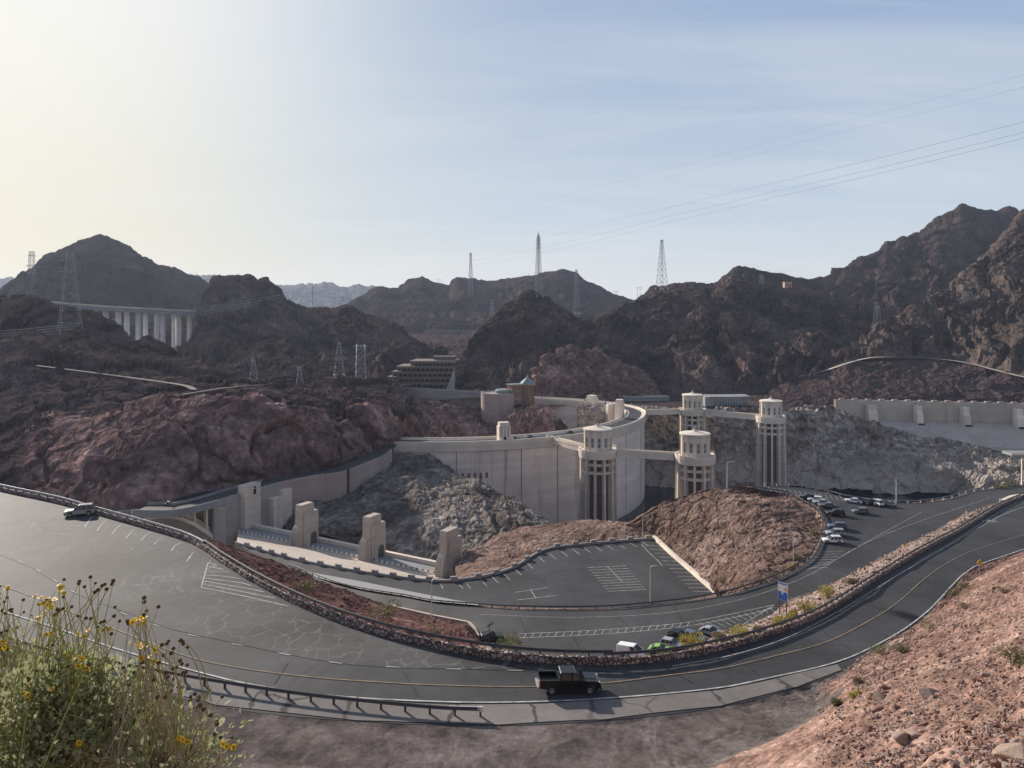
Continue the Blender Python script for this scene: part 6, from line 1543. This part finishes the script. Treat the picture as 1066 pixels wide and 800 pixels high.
# ================================================================== shrubs
def shrub(label, px, py, trees, w, hgt, mat, group, n=420, seed=0, blade=.2, q=None):
    h_ = hit(px, py, *trees)
    if h_ is None: return
    rr = np.random.default_rng(seed + int(px * 7)); root = thing('desert_shrub', label, 'shrub', tuple(h_), 0, group)
    v, f = [], []
    lobes = [(rr.normal(0, w * .2), rr.normal(0, w * .2), hgt * rr.uniform(.35, .6), rr.uniform(.55, 1.)) for _ in range(5)]
    for i in range(n):
        lx, ly, lz, ls = lobes[rr.integers(5)]
        u = rr.normal(size=3); u /= np.linalg.norm(u); rad = rr.uniform(.45, 1.05) ** .7
        c = np.array([lx + u[0] * w * .34 * ls * rad, ly + u[1] * w * .34 * ls * rad, max(.03, lz + u[2] * hgt * .42 * ls * rad)])
        dirn = u + rr.normal(0, .45, 3) + np.array([0, 0, .5]); dirn /= np.linalg.norm(dirn); sd_ = np.cross(dirn, rr.normal(size=3)); sd_ /= np.linalg.norm(sd_)
        L_, wd = blade * rr.uniform(.6, 1.5), blade * .22
        k = len(v); v += [c - sd_ * wd, c + sd_ * wd, c + dirn * L_ + sd_ * wd * .5, c + dirn * L_ - sd_ * wd * .5]; f.append([k, k + 1, k + 2, k + 3])
    mesh_from('foliage', v, f, mat, parent=root)
    m = MB()
    for i in range(9):
        lx, ly, lz, ls = lobes[i % 5]; m.bar((rr.normal(0, .05), rr.normal(0, .05), -.1), (lx + rr.normal(0, .1), ly + rr.normal(0, .1), lz), .02, 4, .008)
    m.build('stems', M['twig'], root)
V = 'shrubs along the pale verge'
for a in ((887, 608, 2.2, 1.1, 'dry', 'small dry tan shrub highest up the pale verge', bVG), (862, 624, 3.4, 2.3, 'sgreen', 'biggest yellow green shrub on the pale verge', bVG), (842, 637.5, 2.7, 1.7, 'sgreen', 'yellow green shrub just below the biggest one on the verge', bVG), (824, 645.5, 2.4, 1.4, 'sgreen', 'low yellow shrub behind the blue board, against the stone wall', bVG), (811, 652.5, 2.6, 1.6, 'sgreen', 'yellow shrub just below the blue board by the stone wall', bVG), (769, 664.5, 3.6, 1.5, 'sgreen', 'wide pale yellow shrub beside the striped paint and stone wall', bVG), (752, 668.5, 2.6, 1.0, 'dry', 'dry tan shrub beside the silver car', bVG), (715, 675, 3.2, 2.2, 'sgreen', 'bright yellow shrub in front of the black boxy car', bVG), (531, 675, 3.6, 2.4, 'dgreen', 'round green shrub next to the black car at the bend', bVG), (566, 689, 3., .9, 'dry', 'low dry grass clump beyond the stone wall on the bend', bVG), (590, 691, 2.4, .9, 'dry', 'smaller dry grass clump further along the bend wall', bVG), (791, 660, 1.8, .9, 'dry', 'dry shrub among rocks below the blue board', bVG)):
    shrub(a[5], a[0], a[1], (a[6],), a[2], a[3], M[a[4]], V, 950, blade=.2)
S2 = 'shrubs on the red slope and tan mounds'
for a in ((317, 619, 3.4, 1.9, 'dgreen', 'dull yellow shrub on the red slope near its top'), (395, 646, 4.6, 2.4, 'dgreen', 'widest olive shrub on the red slope'), (453, 663, 2.2, 1.1, 'dry', 'dry shrub low on the red slope by the kerb wall'), (260, 598, 1.6, .8, 'dry', 'small dry tuft high on the red slope')):
    shrub(a[5], a[0], a[1], (bSL,), a[2], a[3], M[a[4]], S2, 520, blade=.25)
for a in ((848, 557, 2.6, 1.6, 'dgreen', 'green shrub by the mound rail opposite the parked cars'), (831, 584.5, 2.4, 1.5, 'dgreen', 'dark green shrub lower on the mound by the rail'), (822, 594, 2.6, 1.4, 'sgreen', 'yellow shrub at the mound foot by the slim pole'), (804, 602, 3.2, 1.5, 'dry', 'dry tan shrub at the mound foot near the rail'), (842, 570.5, 2.2, .8, 'dry', 'low tan shrub on the mound midway along the rail'), (753.5, 607, 2.2, 1.0, 'dgreen', 'small dark shrub in the lower corner of the tan mound'), (792, 606, 2., 1.0, 'dry', 'pale dry shrub at the mound corner nearest the lower car park')):
    shrub(a[5], a[0], a[1], (bMD,), a[2], a[3], M[a[4]], S2, 460, blade=.2)
S3 = 'shrubs on the pink scree'
for a in ((993, 620, 3.6, 1.1, 'dgreen', 'long green patch of low shrub at the scree edge of the main road'), (1003, 612, 3.0, 1.0, 'dgreen', 'green low shrub just under the yellow bend sign'), (1006, 634, 2.2, .9, 'dry', 'tan shrub on the scree just inside the green roadside patch'), (968, 655, 2.8, 1.2, 'dgreen', 'grey green shrub on the scree midway along the bend'), (920, 681, 2.6, 1.1, 'dgreen', 'green shrub where the scree meets the concrete shoulder'), (938, 680, 1.5, .8, 'dgreen', 'small green tuft beside the shoulder end'), (1056, 692, 1.9, 1.2, 'dgreen', 'dark olive shrub on the open scree at the frame edge'), (888, 728, 1.2, .75, 'sgreen', 'yellowish grass tuft at the lower scree edge by boulders'), (873, 735.5, 1.1, .55, 'dgreen', 'small green tuft at the very foot of the scree'), (893, 712, 1.2, .5, 'dry', 'dry tuft on gravel below the shoulder end'), (1045, 618, 1.6, .7, 'dry', 'dry shrub high on the scree near the frame edge')):
    shrub(a[5], a[0], a[1], (bHB,), a[2], a[3], M[a[4]], S3, 420, blade=.16)
for a in ((1050, 499, 4.5, 1.8, 'dgreen', 'green shrubs on the bank by the canopy'), (1044, 503, 3, 1.3, 'dgreen', 'smaller green shrub on the bank before the canopy')):
    shrub(a[5], a[0], a[1] + 6, (bLOT,), a[2], a[3], M[a[4]], 'shrubs by the canopy', 320, blade=.3)

# ================================================================== rocks
def hull(n, seed, sq=(1, .85, .7)):
    rr = np.random.default_rng(seed); b = bmesh.new()
    for _ in range(n):
        u = rr.normal(size=3); u /= np.linalg.norm(u); u *= rr.uniform(.8, 1.1); b.verts.new((u[0] * sq[0], u[1] * sq[1], u[2] * sq[2]))
    r = bmesh.ops.convex_hull(b, input=b.verts); bmesh.ops.delete(b, geom=[e for e in r['geom_interior'] if isinstance(e, bmesh.types.BMVert)], context='VERTS')
    bmesh.ops.recalc_face_normals(b, faces=b.faces)
    bmesh.ops.bevel(b, geom=list(b.edges), offset=.05, segments=1, affect='EDGES')
    m = bpy.data.meshes.new('rock'); b.to_mesh(m); b.free(); return m
def stone_mat(name, c, c2):
    m, nt, b = new_mat(name); T = NT(nt); p = T.obj()
    T.l(T.ramp(T.noise(p, 2.2, 6, .65, .5), [(.3, c), (.7, c2)]), b.inputs['Base Color']); b.inputs['Roughness'].default_value = .92; b.inputs['Specular IOR Level'].default_value = .2
    T.bump(T.noise(p, 5., 6, .7), .6, .08, b); return m
SM = [stone_mat('red boulder', (.14, .075, .06), (.24, .14, .115)), stone_mat('tan boulder', (.22, .155, .125), (.36, .27, .22)), stone_mat('brown boulder', (.11, .075, .062), (.21, .145, .12))]
RP = []
for k in range(9):
    m = hull(16, 40 + k, (1, .85, .62)); m.materials.append(SM[k % 3]); RP.append(m)
def boulder(label, px, py, size, k, rz=0., sc=(1, 1, 1), group=None):
    h_ = hit(px, py, bHB); o = bpy.data.objects.new('boulder', RP[k]); COL.objects.link(o)
    o.location = h_ + Vector((0, 0, size * .18)); o.scale = (size * sc[0], size * sc[1], size * sc[2]); o.rotation_euler = (.1, .15, rz); return tag(o, label, 'rock', group)
boulder('rounded dark red boulder low on the scree beside the gravel', 905.5, 761, .62, 0, .4)
boulder('large pale tan wedge boulder, biggest on the lower scree', 940, 770, .95, 1, .8, (1, .8, .75)); boulder('tan slab leaning against the biggest wedge boulder', 952, 766, .6, 4, 2.1, (1, .8, .6))
boulder('flat pale tan slab in the middle of the scree', 968, 725, 1.0, 7, .2, (1.1, .8, .5))
boulder('brown boulder near the foot of the scree beside smaller ones', 916, 729, .75, 2, 1.2); boulder('dark boulder touching the brown one at the scree foot', 907, 727, .5, 5, 2.)
boulder('pinkish block just above the scree foot boulders', 924, 718, .6, 3, .3); boulder('reddish block between the rounded boulder and the scree foot', 914, 740, .55, 6, 2.6)
boulder('pale slab alone higher on the scree', 1029.5, 705, .75, 4, .5, (1.3, .7, .5)); boulder('small reddish block on the middle of the smooth scree', 978, 684, .5, 0, .2)
boulder('pale boulder at the lower frame edge of the scree', 1056, 788, .55, 1, 1.7); boulder('dark brown stone by the gravel below the red boulder', 933, 738, .4, 8, 1.)
rr = np.random.default_rng(5); cnt = 0
while cnt < 110:
    px, py = rr.uniform(860, 1066), rr.uniform(580, 800)
    if py < 560 + (1066 - px) * .9 and rr.random() < .93: continue
    h_ = hit(px, py, bHB)
    if h_ is None or (px < 930 and py > 770 and rr.random() < .6): continue
    s_ = rr.uniform(.1, .3) * (1.25 if rr.random() < .2 else .8); k = int(rr.integers(9))
    o = bpy.data.objects.new('loose_rock', RP[k]); COL.objects.link(o); o.location = h_ + Vector((0, 0, s_ * .15)); o.scale = (s_ * rr.uniform(.8, 1.4), s_, s_ * rr.uniform(.6, 1)); o.rotation_euler = (rr.uniform(-.4, .4), rr.uniform(-.4, .4), rr.uniform(0, 6.3))
    tag(o, 'small broken rock lying loose on the pink scree', 'rock', 'loose rocks on the pink scree'); cnt += 1
def pebbles(name, tree, region, n, s0, s1, mat, seed, label=None):
    """ground cover nobody could count"""
    rr = np.random.default_rng(seed); base = [np.array(v.co) for v in RP[2].vertices][:0]
    tmpl = []
    for k in range(5):
        b = bmesh.new()
        for _ in range(8):
            u = rr.normal(size=3); u /= np.linalg.norm(u); b.verts.new(u * np.array([1, .9, .7]))
        r = bmesh.ops.convex_hull(b, input=b.verts); bmesh.ops.delete(b, geom=[e for e in r['geom_interior'] if isinstance(e, bmesh.types.BMVert)], context='VERTS'); b.verts.index_update()
        tmpl.append((np.array([v.co for v in b.verts]), [[v.index for v in fc.verts] for fc in b.faces])); b.free()
    v, f = [], []; i = 0; tries = 0
    while i < n and tries < n * 6:
        tries += 1; px, py = rr.uniform(region[0], region[2]), rr.uniform(region[1], region[3])
        h_ = hit(px, py, tree)
        if h_ is None: continue
        if vnoise(np.array([[h_.x / 4., h_.y / 4., 3.]]), 5)[0] + rr.uniform(-.6, .6) < -.1: continue
        s_ = s0 * (s1 / s0) ** (rr.random() ** 2.2) * rr.uniform(.8, 1.1)
        tv, tf = tmpl[int(rr.integers(5))]; a = rr.uniform(0, 6.3); R_ = np.array([[math.cos(a), -math.sin(a), 0], [math.sin(a), math.cos(a), 0], [0, 0, 1]])
        k = len(v); v += list((tv * s_) @ R_.T + np.array(h_) + np.array([0, 0, s_ * .2])); f += [[q + k for q in t] for t in tf]; i += 1
    o = mesh_from(name, v, f, mat, kind='stuff'); return o
pebbles('stones', bHB, (850, 570, 1066, 800), 5200, .045, .2, SM[1], 1)
pebbles('stones', bHB, (850, 570, 1066, 800), 2600, .05, .24, SM[0], 4)
pebbles('stones', bHB, (230, 700, 880, 800), 1200, .02, .08, SM[2], 8)
pebbles('stones', bVG, (740, 515, 1050, 690), 2200, .12, .5, SM[1], 2)
pebbles('stones', bVG, (740, 515, 1050, 690), 900, .15, .6, SM[2], 6)
pebbles('stones', bMD, (650, 505, 860, 620), 2200, .1, .5, SM[2], 3)

# ================================================================== brittlebush close to the camera
leafm = foliage('grey green leaf', (.17, .19, .09), (.40, .42, .24), .42, 9.)
stemm = foliage('yellow green stem', (.30, .31, .09), (.50, .48, .16), .3, 5.)
drym = foliage('dry straw stem', (.32, .25, .16), (.52, .43, .31), .25, 6.)
petal = foliage('yellow petal', (.62, .36, .01), (.80, .54, .02), .35, 30.)
seedm = plain('brown seed head', (.10, .065, .02), .9, var=.3, vs=40.)
def flower_mesh(full):
    m = MB()
    m.lathe([(.001, .003), (.0068, .001), (.0078, .006), (.005, .0115), (.001, .013)], n=9)
    return m
fm_seed = flower_mesh(False).build('seed_head', seedm); sd_mesh = fm_seed.data; bpy.data.objects.remove(fm_seed)
m = MB(); 
for k in range(11):
    a = 2 * math.pi * k / 11; ca, sa = math.cos(a), math.sin(a); w = .0042
    m.add([(ca * .005 + sa * w * .6, sa * .005 - ca * w * .6, .006), (ca * .005 - sa * w * .6, sa * .005 + ca * w * .6, .006), (ca * .0165 - sa * w, sa * .0165 + ca * w, .0075), (ca * .019, sa * .019, .0055), (ca * .0165 + sa * w, sa * .0165 - ca * w, .0075)], [[0, 4, 3, 2, 1]])
fl = m.build('flower_head', petal, fix=False); fl.data.materials.append(seedm); fl_mesh = fl.data; bpy.data.objects.remove(fl)
def curve_pts(a, b2, sag, n=7, rr=None):
    a, b2 = np.array(a), np.array(b2); out = []
    k = np.array([rr.normal(0, .03), rr.normal(0, .03), sag])
    for t in np.linspace(0, 1, n): out.append(a * (1 - t) + b2 * t + k * 4 * t * (1 - t))
    return out
def brittlebush(label, px, py, d, rad, hgt, nleaf, heads, seed, leafy=1., dryness=.0, nstem=60):
    rr = np.random.default_rng(seed); base = P(px, py, d); root = thing('brittlebush', label, 'bush', tuple(base), 0, 'flowering bushes close to the camera')
    v, f = [], []; clumps = []
    for _ in range(26):
        u = rr.normal(size=3); u[2] = abs(u[2]); u /= np.linalg.norm(u); s = rr.uniform(.35, 1.); clumps.append(u * np.array([rad, rad, hgt]) * s)
    for i in range(nleaf):
        c = clumps[rr.integers(len(clumps))] + rr.normal(0, .075, 3) * np.array([1, 1, .8])
        if c[2] < 0: c[2] = abs(c[2])
        dirn = c / (np.linalg.norm(c) + 1e-6) * .8 + rr.normal(0, .6, 3) + np.array([0, 0, .25]); dirn /= np.linalg.norm(dirn)
        s_ = np.cross(dirn, rr.normal(size=3)); s_ /= np.linalg.norm(s_); up = np.cross(s_, dirn)
        L_ = rr.uniform(.013, .034); w = L_ * rr.uniform(.24, .34); k = len(v)
        v += [c, c + dirn * L_ * .3 + s_ * w * .8 + up * w * .35, c + dirn * L_ * .65 + s_ * w + up * w * .3, c + dirn * L_ * 1.05 - up * w * .2, c + dirn * L_ * .65 - s_ * w + up * w * .3, c + dirn * L_ * .3 - s_ * w * .8 + up * w * .35, c + dirn * L_ * .5]
        f += [[k, k + 1, k + 6], [k + 1, k + 2, k + 6], [k + 2, k + 3, k + 6], [k + 3, k + 4, k + 6], [k + 4, k + 5, k + 6], [k + 5, k, k + 6]]
    if nleaf: mesh_from('leaves', v, f, leafm, parent=root, smooth=True)
    m = MB()
    for c in clumps: m.tube(curve_pts((rr.normal(0, .04), rr.normal(0, .04), -.15), c, .02, 6, rr), [.006, .0055, .005, .004, .003, .002], 5)
    m.build('woody_stems', M['twig'], root)
    m = MB(); md = MB(); hp = []
    for k, (hx, hy, hd, kind) in enumerate(heads):
        e = P(hx, hy, hd) - base; s0 = e * .25 + rr.normal(0, rad * .34, 3) - np.array([0, 0, .12])
        s0[2] = min(s0[2], e[2] - .1)
        pts = curve_pts(s0, e, rr.uniform(-.01, .05), 7, rr)
        (md if rr.random() < dryness else m).tube(pts, [.0026, .0024, .0021, .0019, .0017, .0015, .0013], 4)
        hp.append((pts[-1], pts[-1] - pts[-2], kind))
    for i in range(nstem):
        a = clumps[rr.integers(len(clumps))] * .3; b2 = clumps[rr.integers(len(clumps))] * rr.uniform(.8, 1.35) + rr.normal(0, .06, 3)
        (md if rr.random() < max(.15, dryness) else m).tube(curve_pts(a, b2, .02, 5, rr), [.0024, .002, .0018, .0016, .0012], 4)
    if m.v: m.build('flower_stalks', stemm, root)
    if md.v: md.build('dry_stalks', drym, root)
    for c, t, kind in hp[:100]:
        o = bpy.data.objects.new('flower_head' if kind else 'seed_head', fl_mesh if kind else sd_mesh); COL.objects.link(o); o.parent = root
        t = Vector(t).normalized(); t = (t + Vector((rr.normal(0, .3), -.35 + rr.normal(0, .3), .3))).normalized()
        o.location = c; o.rotation_euler = t.to_track_quat('Z', 'Y').to_euler(); s = rr.uniform(.5, .75) if kind else rr.uniform(.8, 1.15); o.scale = (s, s, s)
        if kind:
            q = bpy.data.objects.new('flower_disc', sd_mesh); COL.objects.link(q); q.parent = o; q.scale = (.8, .8, .7)
rr = np.random.default_rng(21)
def cl(cx, cy, n, sx, sy, d, kind): return [(cx + rr.normal(0, sx), cy + rr.normal(0, sy), d + rr.normal(0, .08), kind) for _ in range(n)]
hA = cl(47, 626, 12, 6, 3, 3.0, 1) + cl(63, 614, 6, 3, 3, 3.05, 1) + cl(42, 643, 4, 4, 3, 3.0, 1) + cl(50, 661, 4, 4, 3, 2.95, 1) + cl(60, 637, 3, 3, 3, 3., 0) + cl(112, 655, 3, 2, 2, 3.1, 1) + cl(88, 661, 3, 4, 2, 3., 1) + cl(86, 690, 8, 6, 5, 2.9, 1) + cl(100, 612, 12, 12, 5, 3.1, 0) + cl(110, 650, 12, 14, 10, 3.1, 0) + cl(72, 632, 8, 10, 10, 3.05, 0) + cl(62, 725, 6, 22, 8, 2.8, 1) + cl(84, 774, 2, 3, 2, 2.7, 1) + cl(60, 720, 16, 32, 25, 2.8, 0)
brittlebush('big leafy grey green bush full of yellow flowers at the lower corner', 48, 812, 2.95, .42, .42, 8800, hA, 1, nstem=260)
hB = cl(143, 647, 11, 5, 3, 2.9, 1) + cl(133, 650, 3, 3, 2, 2.9, 0) + cl(146, 674, 5, 4, 3, 2.85, 1) + cl(160, 677, 4, 3, 2, 2.85, 1) + cl(159, 689, 4, 3, 2, 2.85, 1) + cl(146, 688, 4, 3, 2, 2.85, 1) + cl(153, 634, 6, 8, 5, 2.9, 0) + cl(186, 668, 7, 5, 4, 2.9, 0) + cl(180, 695, 14, 12, 12, 2.8, 0) + cl(205, 725, 10, 10, 10, 2.75, 0) + cl(190, 771, 3, 3, 2, 2.6, 1) + cl(236, 777, 4, 3, 2, 2.7, 1) + cl(222, 760, 8, 10, 14, 2.7, 0) + cl(150, 720, 12, 20, 16, 2.75, 0)
brittlebush('sparser straw coloured bush with long dry stalks and yellow flowers beside the leafy bush', 168, 822, 2.75, .26, .34, 800, hB, 2, dryness=.55, nstem=150)
hC = cl(8, 612, 4, 4, 3, 3.6, 1) + cl(10, 625, 8, 8, 8, 3.6, 0) + cl(8, 650, 10, 10, 14, 3.5, 0) + cl(6, 672, 4, 4, 4, 3.5, 1)
brittlebush('yellow stalked bush cut by the frame edge behind the leafy bush', -2, 738, 3.5, .3, .36, 900, hC, 3, dryness=.1, nstem=120)
hD = cl(120, 705, 6, 14, 8, 3.3, 0) + cl(104, 690, 4, 8, 6, 3.3, 1)
brittlebush('small dark leafy bush between the leafy bush and the straw coloured one', 108, 770, 3.2, .2, .3, 2200, hD, 4, nstem=30)
